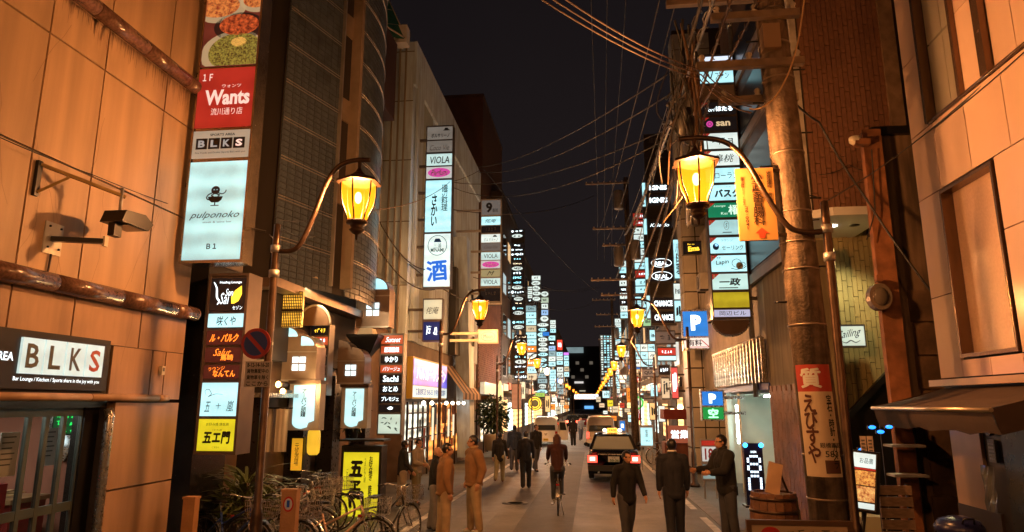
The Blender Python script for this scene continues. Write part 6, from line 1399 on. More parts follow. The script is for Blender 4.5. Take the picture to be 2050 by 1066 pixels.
# end of the street
eb = thing('end_building', 'broad dark building closing the far end of the street with a pale lit crown', 'building', (0, 330, 0)); z1 = aY(1140, 694, 330).z
MB().box(-30, 60, 330, 350, -.6, z1).build('wall', M('end_wall', (.05, .038, .035), .8, var=.2), eb, True)
a, b = aY(1104, 705, 329).x, aY(1168, 705, 329).x; MB().box(a, b, 328.6, 329.9, aY(1140, 707, 329).z, aY(1140, 696, 329).z).build('lit_crown', EM('lit_crown', (.30, .42, .44), .55, .5, .12), eb, True)
for i in range(7): MB().box(a + 5 + i * 2.2, a + 6.6 + i * 2.2, 329.5, 330, aY(1140, 730 + 14 * (i % 3), 329).z, aY(1140, 724 + 14 * (i % 3), 329).z).build('window', EM('end_window', (.5, .42, .32), .16), eb, True)
for px0, px1, py0, py1, m in ((1150, 1168, 764, 768, EM('end_glint', (.7, .66, .62), .7)), (1160, 1172, 782, 784, LIT_WARM), (1170, 1188, 813, 819, EM('end_blue', (.15, .45, 1), .9))):
    MB().box(aY(px0, py0, 329).x, aY(px1, py0, 329).x, 329, 329.9, aY(px0, py1, 329).z, aY(px0, py0, 329).z).build('lit_strip', m, eb, True)
t = sign('street_banner', 'long white lit banner sign spanning the far end of the street', (1150, 789, 1198, 800), 150.0, [(790.5, 799, EM('banner_white', (.85, .85, 1), 1.6), [('R', .5, .5, .8, .6, BLUE_INK, 5, {'n': 6, 'wd': .2})])], d=.6, fm=STEEL)

# ---------------------------------------------------------------- sign towers far down the left side
def oval_tower(rect, Y, n, lab, kinds, seed, ovals=True, group='sign towers along the street', gaps=()):
    xa, ya, xb, yb = rect; X0, X1 = aY(xa, (ya + yb) / 2, Y).x, aY(xb, (ya + yb) / 2, Y).x; xm = (xa + xb) / 2; z0, z1 = aY(xm, yb, Y).z, aY(xm, ya, Y).z
    w, h = X1 - X0, z1 - z0; t = thing('nameplate_tower', lab, 'sign', ((X0 + X1) / 2, Y, z0), 0, group); MB().box(-w / 2, w / 2, .03, .4, 0, h).build('frame', FAR_FM, t); MB().box(-w / 2 - .3, -w / 2, .15, .3, h * .1, h * .9).build('bracket', FAR_FM, t)
    r = random.Random(seed); hh = h / n
    for i in range(n):
        if i in gaps: continue
        cz = h - (i + .5) * hh; m = kinds[r.randrange(len(kinds))]; k = .72 + .28 * r.random(); q = r.random()
        if m is not PANEL_DK and q < .22: m = [LIT_WARM, LIT_W, EM('lit_softgreen', (.55, .7, .55), .8), EM('lit_paleblue', (.35, .6, .95), .9), EM('lit_fadedcyan', (.3, .5, .55), .8)][r.randrange(5)]
        if ovals:
            if m is PANEL_DK:
                p = MB().box(-w * .48, w * .48, 0, .03, cz - hh * .45, cz + hh * .45).build('panel', m, t); ink = (GLOW_W, GLOW_W, GLOW_W, EM('glow_cyan', (.4, .9, 1), 1.3), EM('glow_cream', (1, .85, .6), 1.1))[r.randrange(5)]; e = r.random()
                if e < .6: MB().sheet([(a, -.006, b) for a, b in ellipse_pts(-w * .33, cz, w * .1, hh * (.16 + .16 * r.random()), 10)]).build('emblem', ink, p)
                elif e < .75: MB().sheet([(a, -.006, b) for a, b in ellipse_pts(0, cz, w * .44 * k, hh * .4, 16)]).build('emblem', LIT_W, p); ink = INK
                scribble(w * (.12 if e < .6 else 0), cz + hh * .1 * (r.random() - .5), w * (.4 + .3 * r.random()), hh * (.3 + .3 * r.random()), ink, p, -.010, seed * 7 + i, r.randint(2, 6), .16 + .08 * r.random())
            else:
                p = MB().prism(ellipse_pts(w * .1 * (r.random() - .5), cz, w * .5 * k, hh * (.34 + .12 * r.random()), 16) if r.random() < .7 else [(-w * .48 * k, cz - hh * .4), (w * .48 * k, cz - hh * .4), (w * .48 * k, cz + hh * .4), (-w * .48 * k, cz + hh * .4)], -.03 - .15 * r.random(), .03).build('panel', m, t); scribble(0, cz, w * .5, hh * .36, INK, p, -.19, seed * 7 + i, r.randint(2, 5), .2)
        else:
            p = MB().box(-w * .48 * (.85 + .15 * k), w * .48, -.02 - .1 * r.random(), .03, cz - hh * (.36 + .1 * r.random()), cz + hh * .46).build('panel', m, t); scribble(0, cz, w * .6, hh * .36, GLOW_W if m in (PANEL_DK, LIT_ORG) else INK, p, -.13, seed * 7 + i, r.randint(2, 4), .16)
    return t
oval_tower((1021, 459, 1050, 590), 52.0, 14, 'dark tower of glowing oval nameplates rising tallest on the far left', [PANEL_DK], 1, gaps=(2,))
oval_tower((1024, 594, 1052, 660), 51.0, 7, 'second block of glowing nameplates right under the tallest far left tower', [PANEL_DK], 2, gaps=(4,))
oval_tower((1029, 670, 1055, 760), 50.0, 9, 'lowest block of black nameplates behind the third lantern on the left', [PANEL_DK], 3)
oval_tower((1053, 612, 1074, 762), 58.0, 11, 'tower of square cyan plates with one orange among them, far left', [LIT_C, LIT_C, LIT_C, LIT_ORG, LIT_W], 23, False)
oval_tower((1064, 552, 1083, 604), 64.0, 5, 'top cluster of white oval plates above the cyan square tower', [LIT_W], 5)
oval_tower((1082, 583, 1099, 645), 70.0, 5, 'stack of rounded white lanterns plates right of the cyan tower', [LIT_W, EM('lit_softgreen', (.55, .7, .55), .8)], 6)
oval_tower((1075, 646, 1098, 715), 72.0, 7, 'cluster of pale cyan oval plates in the middle of the far left signs', [LIT_C, LIT_W, LIT_C], 7)
oval_tower((1074, 716, 1098, 790), 68.0, 7, 'lower column of round cyan plates near the pavement trees, far left', [LIT_C, LIT_C, PANEL_DK], 8)
oval_tower((1098, 672, 1112, 735), 84.0, 6, 'narrow far column of white plates just behind the white lantern', [LIT_W, LIT_C, PANEL_DK], 9, False)
oval_tower((1100, 740, 1113, 785), 90.0, 4, 'low far column of cyan plates under the white lantern', [LIT_C], 10, False)
oval_tower((1129, 712, 1139, 756), 110.0, 4, 'small cyan sign column left of the end building crown', [LIT_C, LIT_C], 11, False)
oval_tower((1115, 735, 1128, 790), 104.0, 5, 'small far column of mixed plates beside the far lantern chain', [LIT_C, LIT_W, PANEL_DK], 12, False)
sign('name_sign', 'small bright red panel standing alone at the far left end', (1115, 680, 1126, 702), 112.0, [(681, 701, EM('red_bright', (1, .06, .03), 1.0), [('R', .5, .5, .6, .5, GLOW_W, 3)])], fm=FAR_FM)
sign('name_sign', 'tiny violet lit sign under the pale crown of the end building', (1128, 705, 1139, 712), 120.0, [(706, 711.5, EM('violet_bright', (.6, .2, .8), 1.0), [])], fm=FAR_FM)
sign('name_sign', 'blue oval-topped plate among the pale far left plates', (1086, 664, 1100, 674), 70.5, [(665, 673, LIT_BLU, [])], fm=FAR_FM)
sign('name_sign', 'small yellow-green oval sign low among the far left plates', (1071, 786, 1091, 796), 66.0, [(787, 795, EM('lit_yg', (.35, .6, .1), .9), [('R', .5, .5, .6, .5, INK, 4)])], fm=FAR_FM)
q = aY(1071, 808, 58); t = thing('round_gold_sign', 'round gold glowing emblem sign low on the far left', 'sign', q); MB().prism(ellipse_pts(0, 0, .62, .62, 24), 0, .15).build('disc', EM('gold_dark', (.12, .08, .02), .5), t)
for a, rr in ((0, .5), (1, .34)): stroke_mesh(ellipse_pts(0, 0, rr, rr, 24) + [(rr, 0)], .08, -.006 - a * .002).build('ring', GLOW_Y, t)
sign('banner_board', 'plain orange-pink lit board between the oval tower and the street', (1024, 768, 1044, 820), 47.0, [(769, 819, EM('lit_peach', (.55, .24, .12), .6, .15), [])], fm=FAR_FM)
q = aY(1001, 790, 38); t = thing('tall_lantern_sign', 'slender cream bottle-shaped lit lantern on the brick shop corner', 'lantern', q); MB().lathe([(.16, -.85), (.2, -.6), (.18, .1), (.10, .5), (.05, .75)], n=14).build('shade', EM('cream_glow', (.9, .72, .32), .9, .1), t); MB().tube([(0, .15, -.9), (0, .15, .8)], .03, 6).build('stem', BLK, t)
for i, (px, py, Y, m, w, h) in enumerate(((985, 860, 37, EM('tree_lights', (.5, .8, .75), 1.0), .1, .1),)): pass
# small lit things at street level far away
rr = random.Random(21)
cols = [(LIT_WARM, 'cream'), (LIT_C, 'cyan'), (LIT_ORG, 'orange'), (LIT_W, 'white'), (LIT_RED, 'red'), (LIT_Y, 'yellow')]
spots = [(1066, 812, 60, 0), (1080, 838, 62, 3), (1096, 806, 70, 1), (1105, 815, 75, 2), (1110, 800, 80, 3), (1126, 806, 95, 0), (1134, 815, 100, 2), (1205, 812, 100, 0), (1212, 826, 90, 3), (1222, 808, 80, 5), (1232, 820, 66, 0), (1246, 812, 58, 4), (1256, 822, 50, 0), (1228, 838, 60, 2), (1262, 838, 46, 1), (1118, 822, 90, 0), (1214, 838, 88, 2), (1198, 800, 110, 0)]
LABS = ['low cream shop sign just right of the round gold emblem', 'white shop sign lowest on the far left above the white van', 'cyan shop sign right of the round gold emblem', 'orange shop sign on the left between cyan and white ones', 'small white shop sign under the far left cyan columns', 'cream shop sign far left near the lantern chain', 'orange shop sign farthest on the left below the lantern chain',
 'cream shop sign far right just under the banner end', 'white shop sign far right under the speckled tower', 'yellow shop sign far right under the speckled tower', 'cream shop sign right of the yellow one on the far right', 'red shop sign on the right row above the taxi', 'cream shop sign on the right left of the green-ringed sign', 'orange shop sign low on the right above the taxi roof', 'cyan shop sign low on the right under the red hanging board', 'cream shop sign low on the far left beside the van door', 'orange shop sign low and far on the right by the beige van', 'smallest cream shop sign beside the far right lanterns']
for i, (px, py, Y, k) in enumerate(spots):
    m, nm = cols[k]; q = aY(px, py, Y); side = 'left' if q.x < -1 else 'right'; s = Y / 60
    t = thing('shop_sign', LABS[i], 'sign', q); w, h = .34 * s + .2 * rr.random(), .5 * s * (.5 + rr.random() * .8)
    MB().box(-w / 2 - .04, w / 2 + .04, .0, .2, -h / 2 - .04, h / 2 + .04).build('case', FAR_FM, t); p = MB().box(-w / 2, w / 2, -.03, 0, -h / 2, h / 2).build('panel', m, t); scribble(0, 0, w * .7, h * .3, INK, p, -.036, i + 300, 5, .14); MB().box(-w / 2 - .4, -w / 2 - .04, .05, .1, -.03, .03).build('bracket', FAR_FM, t)
# potted trees and shop greenery
def leafy(t, c, rx, ry, rz, n, m, seed, L=.16, W=.05, droop=.3):
    r = random.Random(seed); mb = MB()
    for i in range(n):
        u = Vector((r.gauss(0, 1), r.gauss(0, 1), r.gauss(0, 1))).normalized() * r.random() ** .4
        p = Vector((c[0] + u.x * rx, c[1] + u.y * ry, c[2] + u.z * rz)); d = Vector((u.x + r.gauss(0, .5), u.y + r.gauss(0, .5), u.z * .5 + r.gauss(0, .5) - droop)).normalized()
        s = d.cross(Vector((r.gauss(0, 1), r.gauss(0, 1), 1))).normalized() * W / 2; k = L * (.6 + .8 * r.random())
        mb.add([p, p + d * k * .5 + s, p + d * k, p + d * k * .5 - s], [(0, 1, 2, 3)])
    return mb.build('foliage', m, t, kind='stuff')
LEAF, LEAFD = M('leaf_green', (.075, .105, .025), .5, var=.4, vs=6), M('leaf_dark', (.03, .06, .022), .5, var=.4, vs=6)
t = thing('potted_tree', 'dark leafy tree in a pale tub before the brick shop', 'plant', (-5.0, 35.2, 0)); leafy(t, (0, 0, 1.75), .75, .6, 1.0, 900, LEAFD, 4, .3, .11); MB().tube([(0, 0, .5), (.03, 0, 1.2), (-.02, .02, 2.1)], [.06, .045, .02], 7).build('trunk', BRONZE, t)
for a in range(5): MB().tube([(0, 0, 1.0 + .15 * a), (.4 * math.cos(a * 2.2), .4 * math.sin(a * 2.2), 1.6 + .2 * a)], [.025, .01], 5).build('branch', BRONZE, t)
MB().lathe([(.42, .01), (.52, .75), (.55, .8), (.48, .8)], n=20).build('tub', CREAM, t)
for k in range(14): pass
t = thing('wall_plant', 'dark drooping plant beside the leaf-print nameplate stack', 'plant', (-6.0, 16.9, 1.7)); leafy(t, (0, 0, .55), .28, .25, .6, 260, LEAFD, 9, .24, .07, .6); MB().tube([(0, 0, 0), (0, 0, .9)], .025, 6).build('stem', BRONZE, t); MB().lathe([(.14, -.25), (.18, 0), (.17, .02)], n=12).build('pot', BLK, t)
# palm bush under the yellow panel
t = thing('palm_bush', 'bushy palm with long narrow leaves under the yellow sign panel', 'plant', (-5.5, 10.7, 0)); r = random.Random(17)
MB().lathe([(.26, .01), (.34, .5), (.36, .54), (.30, .54)], n=18).build('pot', M('pot_dark', (.05, .04, .035), .6), t)
for i in range(34):
    a = r.random() * 6.28; e = .35 + 1.0 * r.random(); L = .55 + .5 * r.random(); b = Vector((.08 * math.cos(a), .08 * math.sin(a), .85 + .35 * r.random())); pts = []
    for k in range(6):
        u = k / 5; pts.append(b + Vector((math.cos(a) * L * u * math.cos(e * (1 - u)), math.sin(a) * L * u * math.cos(e * (1 - u)), L * .75 * math.sin(e) * u - .38 * L * u * u)))
    s = Vector((-math.sin(a), math.cos(a), 0)); mb = MB()
    for k in range(6): wd = .028 * math.sin(math.pi * (k + .7) / 6.2); mb.v += [tuple(pts[k] - s * wd), tuple(pts[k] + s * wd)]
    for k in range(5): mb.f.append((2 * k, 2 * k + 1, 2 * k + 3, 2 * k + 2)); mb.mi.append(0); mb.sm.append(True)
    mb.build('leaf', LEAF, t)
leafy(t, (0, 0, .8), .38, .38, .32, 500, LEAF, 18, .3, .035, .1)
MB().lathe([(.05, .5), (.06, 1.1)], n=8).build('stem', BRONZE, t)

# ---------------------------------------------------------------- poles and cables
p2 = utility_pole('distant concrete utility pole carrying three level wires and grey transformers', (2.6, 42, gz(42)), .24, .15, 17.0, -.003, [(16.6, -2.6, .2, -.2), (13.6, -2.2, .5, -.2), (12.6, -1.6, .5, .2), (10.3, -2.4, .4, -.2), (9.4, -1.8, .4, .2)], m=POLE)
for x, z, m in ((-.55, 14.9, GALV), (-.65, 11.2, GALV), (.4, 11.6, GALV)): MB().lathe([(.30, 0), (.32, .05), (.32, 1.1), (.28, 1.2), (.1, 1.25)], (x, -.1, z), 14).build('transformer', M('transformer_grey', (.26, .24, .22), .5, .3, var=.15), p2)
p3 = utility_pole('farthest thin utility pole on the right side with short crossarms', (2.6, 76, gz(76)), .22, .14, 14.5, 0, [(14.2, -2.2, .4, -.2), (12.6, -1.8, .6, .2), (11.2, -2.0, .4, -.2), (9.8, -1.6, .5, .2)], m=POLE)
MB().lathe([(.3, 0), (.3, 1.1), (.1, 1.2)], (.4, 0, 9.9), 12).build('transformer', M('transformer_grey', (.26, .24, .22), .5, .3, var=.15), p3)
CAB, CABO, CABG = M('cable_black', (.022, .02, .019), .6), M('cable_copper', (.15, .085, .045), .55), M('cable_grey', (.10, .095, .09), .6)  # the orange-brown cables carry the lamps' light in their own colour
def cable(lab, ends, sag=.2, r=.012, m=None, n=12, name='overhead_cable', coil=0, group='overhead cables'):
    pts = []
    for a, b in zip(ends[:-1], ends[1:]):
        a, b = Vector(a), Vector(b)
        for k in range(n): u = k / n; p = a.lerp(b, u); p.z -= 4 * sag * u * (1 - u); pts.append(p)
    pts.append(Vector(ends[-1]))
    mb = MB().tube(pts, r, 5, False)
    if coil:
        q = []
        for i in range(len(pts) - 1):
            a, b = pts[i], pts[i + 1]; k = max(4, int((b - a).length / coil * 6))
            for j in range(k): ang = 2 * math.pi * (j / 6.0); q.append(a.lerp(b, j / k) + Vector((math.cos(ang), 0, math.sin(ang))) * r * 2.2)
        mb.tube(q, r * .35, 4, False)
    o = mb.build(name, m or CAB); tag(o, lab, 'cable', group); return o
for i, (pxa, pxb, w) in enumerate(((1182, 1196, 'left'), (1216, 1210, 'middle'), (1256, 1226, 'right'))):
    cable('%s of the three level wires running from overhead to the distant pole' % ('leftmost', 'middle', 'rightmost')[i], [aY(pxa, -40, 21), aY(pxb, 366, 41.8)], .15, .016, CABG)
    cable('%s wire dropping from the first crossarm of the distant pole to the farther pole' % ('left', 'middle', 'right')[i], [aY(pxb, 366, 41.8), aY(1196 + 14 * i, 520 + 6 * i, 76)], .5, .018, CABG)
arm1 = lambda x, z: (PX - .03 * z + x, PY - .23, z)
for i, (x, z, px, py) in enumerate(((-1.3, 8.5, 1196, 470), (-1.05, 8.5, 1215, 480), (-.8, 8.15, 1228, 500))):
    cable(('outermost', 'second outermost', 'third')[i] + ' thin black wire from the nearest pole top to the distant pole', [arm1(x, z), aY(px, py, 41.8)], .5, .010, CAB)
for i, (pa, pb, Ya, Yb, rr, m, co, lab) in enumerate(((
    (1436, -20), (1252, 470), 7.2, 41, .030, GALV, .5, 'thick pale spiral-wrapped cable leading down to the distant pole'), ((1412, -20), (1232, 560), 7.4, 42, .026, CABG, .5, 'thick grey spiral-wrapped cable left of the palest one'), ((1470, -20), (1268, 560), 7.6, 42, .024, CABO, .45, 'copper-lit wrapped cable crossing the crossarms of the nearest pole'),
    ((1396, 170), (1262, 690), 8.6, 44, .018, CABO, 0, 'copper-lit cable below the crossarms sinking towards the second right lantern'), ((1380, 230), (1250, 720), 8.6, 46, .016, CAB, .5, 'black sagging cable left of the large right lantern'), ((1420, 200), (1290, 640), 8.6, 36, .020, CABG, .4, 'grey wrapped cable crossing the upper nameplates'),
    ((1345, 200), (1236, 640), 9.5, 60, .014, CAB, 0, 'thin black cable farthest left in the cable bundle'), ((1530, -20), (1330, 300), 8.0, 20, .022, CABO, .4, 'copper spiral cable slanting in front of the thick pole top'))):
    cable(lab, [aY(*pa, Ya), aY(*pb, Yb)], .35, rr * .85, m, 16, coil=co)
for i, (xa, lab) in enumerate(((1028, 'upper of three copper-lit wires crossing from overhead to the nearest pole'), (1052, 'middle of three copper-lit wires crossing from overhead to the nearest pole'), (1078, 'lowest of three copper-lit wires crossing from overhead to the nearest pole'))):
    cable(lab, [aY(xa + 12, -30, 5.4), aY(1400 + 4 * i, 158 - 8 * i, 8.5), aY(1505, 226 - 12 * i, 8.5)], .10, .009, CABO)
cable('brightly lit loose wire curling in front of the thick pole', [aY(1612, -20, 8.3), aY(1596, 90, 8.3), aY(1572, 160, 8.3), aY(1540, 205, 8.3), aY(1500, 218, 8.35)], .04, .011, M('wire_bright', (.75, .5, .25), .3, .4), 5)  # lamplight on this wire is put into its pale colour
cable('black drooping cable from the thick pole across the brown tiles', [aY(1560, 172, 8.7), aY(1640, 245, 10), aY(1725, 385, 10.4), aY(1885, 610, 9.6)], .06, .016, CAB, 8)
cable('pale service wire rising from the lamp post over the pink stone panels', [aY(1650, 406, 8.8), aY(1825, 290, 9.2), aY(2060, 84, 6.9)], .03, .009, CABG, 8)
cable('second thin wire rising along the pink stone panels', [aY(1830, 285, 9.3), aY(2060, 96, 6.8)], .03, .007, CAB, 8)
cable('thin wire drooping along the brown tiles behind the lamp post', [aY(1640, 350, 12.4), aY(1700, 330, 12.4), aY(1760, 345, 12.3)], .05, .008, CAB, 6)
cable('wire from the rusted post lamp down to the round meter', [aY(1745, 300, 10.5), aY(1752, 420, 10.5), aY(1735, 480, 10.45)], .02, .010, CAB, 6)
for i, (a, b, Ya, Yb, sg) in enumerate((((958, 335), (1336, 150), 30, 12, .4), ((958, 345), (1340, 190), 30, 12, .5), ((905, 365), (1330, 262), 28, 14, .5), ((905, 375), (1328, 282), 28, 14, .8), ((860, 368), (965, 338), 23, 30, .2), ((716, 424), (905, 360), 9.4, 23, .25), ((905, 420), (1190, 392), 28, 41, .6), ((968, 338), (1196, 585), 34, 76, .6), ((730, 380), (850, 540), 17, 22, .5), ((742, 470), (870, 580), 18, 22, .5), ((820, 530), (1008, 610), 21, 34, .5), ((905, 545), (1190, 575), 30, 70, .6), ((1050, 560), (1200, 575), 55, 76, .8), ((1055, 610), (1200, 600), 55, 76, .8))):
    cable(('dark wire %s' % ('from the white building parapet to the upper nearest crossarm', 'just under the parapet wire towards the nearest crossarm', 'from the sake tower top to the bundle at right', 'sagging lowest from the sake tower to the bundle at right', 'short between the two white building sign towers', 'copper-toned from the left lantern to the sake tower', 'nearly level from the thin sign tower to the distant pole', 'slanting down from the white roof to the farthest pole', 'hanging along the streaked white side wall', 'looped lower on the streaked white side wall', 'crossing below the sake tower to the thin tower', 'nearly level below the thin sign tower to the far pole', 'level between the far ovals and the far pole, upper', 'level between the far ovals and the far pole, lower')[i]), [aY(*a, Ya), aY(*b, Yb)], sg, (.014 if i in (0, 1, 2, 3) else .020 if i > 5 else .012) if i != 5 else .01, CABO if i == 5 else CAB)
cable('thin wire crossing the stone panels to the left lamp post', [aX(-30, 262, -5.9), aX(190, 352, -5.75), aY(372, 420, 9.3), aY(470, 452, 9.2), aY(530, 462, 9.2)], .015, .006, CAB, 8)
cable('thicker end of the wire where it clamps to the left lamp post', [aY(470, 450, 9.2), aY(532, 464, 9.2)], .0, .016, CAB, 4)
for i, (a, b) in enumerate((((556, 440), (660, 420)), ((556, 452), (640, 470)), ((540, 470), (640, 540)))): cable(('upper', 'middle', 'lowest')[i] + ' loose strand trailing from the left lamp post to the tiled front', [aY(*a, 9.3), aY(*b, 13.5)], .12, .006, CAB, 8)
for i, (a, b) in enumerate((((1600, 440), (1640, 440)), ((1600, 462), (1640, 470)), ((1590, 380), (1640, 396)))): cable(('upper', 'middle', 'lowest')[i] + ' short tie wire between the thick pole and the lamp post', [aY(*a, 8.7), aY(*b, 8.8)], .01, .008, CAB, 3)

# hanging tangle at the nearest crossarms
t = thing('cable_tangle', 'tangled bundle of cable joints and loops hung at the nearest crossarm ends', 'cable joint', (PX - 1.5, PY, 7.0)); r = random.Random(4)
for i in range(26):
    a = aY(1335 + 64 * r.random(), 20 + 200 * r.random(), PY - .3 + r.random() * .5); b = aY(1322 + 74 * r.random(), 180 + 300 * r.random(), PY + r.random() * 2.0); c = a.lerp(b, .5) + Vector((r.gauss(0, .12), r.gauss(0, .1), -.15)); MB().tube(curve_pts([tuple(a), tuple(c), tuple(b)]), .007 + .014 * r.random(), 5).build('loop', (CAB, CABG, CABO, CAB)[i % 4], t, True)
for i in range(7):
    a = aY(1350 + 60 * r.random(), 170 + 90 * r.random(), PY + .2); MB().lathe([(.02, -.2), (.05, -.17), (.055, .12), (.02, .16)], a, 10).build('joint_sleeve', (GALV, BLK, CABO)[i % 3], t, True)

# ---------------------------------------------------------------- no-parking sign on the lamp post
t = thing('no_parking_sign', 'round blue no-parking sign with red ring and slash on the left lamp post', 'road sign', aY(512, 688, 8.58))
R_ = .205
MB().prism(ellipse_pts(0, 0, R_, R_, 32), 0, .02).build('disc', M('sign_red', (.30, .02, .015), .45), t)
MB().sheet([(a, -.003, b) for a, b in ellipse_pts(0, 0, R_ * .80, R_ * .80, 28)]).build('blue_field', M('sign_blue', (.012, .035, .18), .45), t); c = R_ * .6
stroke_mesh([(-c, c), (c, -c)], .055, -.006).build('slash', M('sign_red', (.30, .02, .015), .45), t)
q0 = aY(514, 775, 8.58); q1 = aY(514, 724, 8.58)
t2 = thing('time_plate', 'pale plate of black writing under the round no-parking sign', 'road sign', q0); h = q1.z - q0.z; w = .36
MB().box(-w / 2, w / 2, 0, .012, 0, h).build('plate', M('plate_grey', (.40, .36, .32), .5, var=.1), t2)
for i, s in enumerate(('ここから', '貨物車を除く', '貨物集配中の', '8-12-14-16-20')): text(s, 0, h * (.13 + .245 * i), w * .84, h * .18, INK, t2, -.004, bold=.03)
for z, par in ((q0.z + .08, t2), (aY(512, 688, 8.58).z, t)): MB().box(q0.x - .03, q0.x + .16, 8.60, 8.64, z - .02, z + .02).build('clamp', GALV, par, True)

# ---------------------------------------------------------------- bicycles
def make_bike():
    t = thing('bicycle', '', 'bicycle'); FM_ = M('bike_frame', (.03, .03, .035), .3, .3)
    RW_ = .33; xa, xb = -.53, .55
    def wheel(x, nm):
        w = MB().tube([(x + RW_ * math.cos(a), 0, .34 + RW_ * math.sin(a)) for a in [2 * math.pi * k / 28 for k in range(28)]], .017, 7, closed=True).build('wheel', M('tyre_rubber', (.02, .02, .02), .8), t)
        MB().tube([(x + .305 * math.cos(a), 0, .34 + .305 * math.sin(a)) for a in [2 * math.pi * k / 28 for k in range(28)]], .009, 6, closed=True).build('rim', STEEL, w)
        sp = MB()
        for k in range(20): a = 2 * math.pi * k / 20; sp.obox((x, .02 * (-1) ** k, .34), (x + .305 * math.cos(a + .25 * (-1) ** k), 0, .34 + .305 * math.sin(a + .25 * (-1) ** k)), .003, .003)
        sp.build('spokes', STEEL, w, kind='stuff'); MB().tube([(x, -.05, .34), (x, .05, .34)], .022, 8).build('hub', STEEL, w)
    wheel(xa, 'r'); wheel(xb, 'f')
    fr = MB(); bb_, st_, ht, hb = (-.08, 0, .29), (-.22, 0, .74), (.36, 0, .84), (.40, 0, .68)
    for a, b, r in ((bb_, st_, .016), (bb_, hb, .019), ((-.17, 0, .58), ht, .016), (ht, hb, .02), ((xa, .05, .34), bb_, .010), ((xa, -.05, .34), bb_, .010), ((xa, .05, .34), (-.20, .02, .66), .009), ((xa, -.05, .34), (-.20, -.02, .66), .009)): fr.tube([a, b], r, 8)
    fr.build('frame', FM_, t)
    fk = MB(); fk.tube([(.40, 0, .68), (.42, .05, .62), (xb, .05, .34)], .012, 7); fk.tube([(.40, 0, .68), (.42, -.05, .62), (xb, -.05, .34)], .012, 7); fk.build('fork', STEEL, t)
    MB().tube([st_, (-.26, 0, .88)], .013, 8).build('seat_post', STEEL, t)
    mb = MB(); mb.add([(-.42, -.10, .90), (-.42, .10, .90), (-.28, .09, .92), (-.12, .025, .90), (-.12, -.025, .90), (-.28, -.09, .92), (-.40, 0, .86), (-.14, 0, .87)], [(0, 1, 2, 5), (5, 2, 3, 4), (1, 0, 6), (0, 5, 6), (5, 4, 7, 6), (2, 1, 6), (3, 2, 6, 7), (4, 3, 7)], False); mb.build('saddle', M('saddle_black', (.03, .025, .022), .4), t)
    hbz = MB(); hbz.tube([ht, (.33, 0, .98)], .014, 8); hbz.tube(curve_pts([(.14, -.28, 1.02), (.26, -.24, 1.03), (.35, -.08, .99), (.35, .08, .99), (.26, .24, 1.03), (.14, .28, 1.02)]), .011, 7); hbz.build('handlebar', STEEL, t)
    for s in (-1, 1): MB().tube([(.10, s * .29, 1.018), (.21, s * .262, 1.028)], .017, 8).build('grip', M('grip_black', (.02, .02, .02), .7), t); MB().tube([(.2, s * .25, 1.0), (.12, s * .24, .98)], .006, 5).build('brake_lever', STEEL, t)
    bk = MB(); 
    for z in (.72, .80, .88, .96):
        e = .02 * (z - .72) / .24; q = [(.44 - e, -.15 - e, z), (.76 + e, -.15 - e, z), (.76 + e, .15 + e, z), (.44 - e, .15 + e, z)]
        for a, b in zip(q, q[1:] + q[:1]): bk.obox(a, b, .006, .006)
    for k in range(9):
        y = -.15 + .3 * k / 8; bk.obox((.76, y, .72), (.78, y * 1.13, .96), .004, .004); bk.obox((.44, y, .72), (.42, y * 1.13, .96), .004, .004); bk.obox((.44, y, .72), (.76, y, .72), .004, .004)
    for k in range(9):
        x = .44 + .32 * k / 8
        for s in (-1, 1): bk.obox((x, s * .15, .72), (x, s * .17, .96), .004, .004)
    bk.build('basket', STEEL, t)
    for x, a0, a1 in ((xa, .2, 2.9), (xb, .6, 2.6)):
        mb = MB(); n = 14; 
        for k in range(n + 1):
            a = a0 + (a1 - a0) * k / n
            for y in (-.03, .03): mb.v.append((x + .375 * math.cos(a), y, .34 + .375 * math.sin(a)))
        for k in range(n): mb.f.append((2 * k, 2 * k + 2, 2 * k + 3, 2 * k + 1)); mb.mi.append(0); mb.sm.append(True)
        mb.build('fender', STEEL, t)
    rk = MB(); [rk.obox((-.72, y, .74), (-.3, y, .74), .01, .01) for y in (-.06, 0, .06)]; [rk.obox((x, -.06, .74), (x, .06, .74), .01, .01) for x in (-.72, -.5, -.3)]; [rk.obox((-.66, s * .05, .74), (xa, s * .06, .35), .008, .008) for s in (-1, 1)]; rk.build('rear_rack', BLK, t)
    MB().prism(ellipse_pts(-.08, .29, .09, .09, 16), -.05, -.04).build('chain_wheel', STEEL, t); MB().obox((-.35, -.06, .33), (.02, -.06, .30), .02, .09).build('chain_guard', BLK, t)
    for s in (-1, 1): MB().obox((-.08, s * .07, .29), (-.08 + s * .10, s * .09, .29 - s * .12), .015, .015).build('crank', STEEL, t); MB().cbox((-.08 + s * .10, s * .13, .29 - s * .12), .09, .06, .02).build('pedal', BLK, t)
    MB().tube([(xa, -.06, .34), (xa + .05, -.12, .01)], .009, 6).build('kickstand', STEEL, t); MB().lathe([(.03, 0), (.045, .05), (.03, .06)], (.48, 0, .66), 10).build('headlight', STEEL, t); MB().cbox((-.74, 0, .66), .02, .07, .04).build('reflector', M('reflector_red', (.4, .02, .02), .3), t)
    return t
bike0 = make_bike()
BC = {n: M('bike_' + n, c, .3, .3) for n, c in (('pink', (.75, .50, .38)), ('black', (.025, .025, .028)), ('blue', (.03, .06, .20)), ('silver', (.45, .44, .42)), ('red', (.30, .05, .02)), ('white', (.55, .53, .5)), ('green', (.04, .09, .06)))}
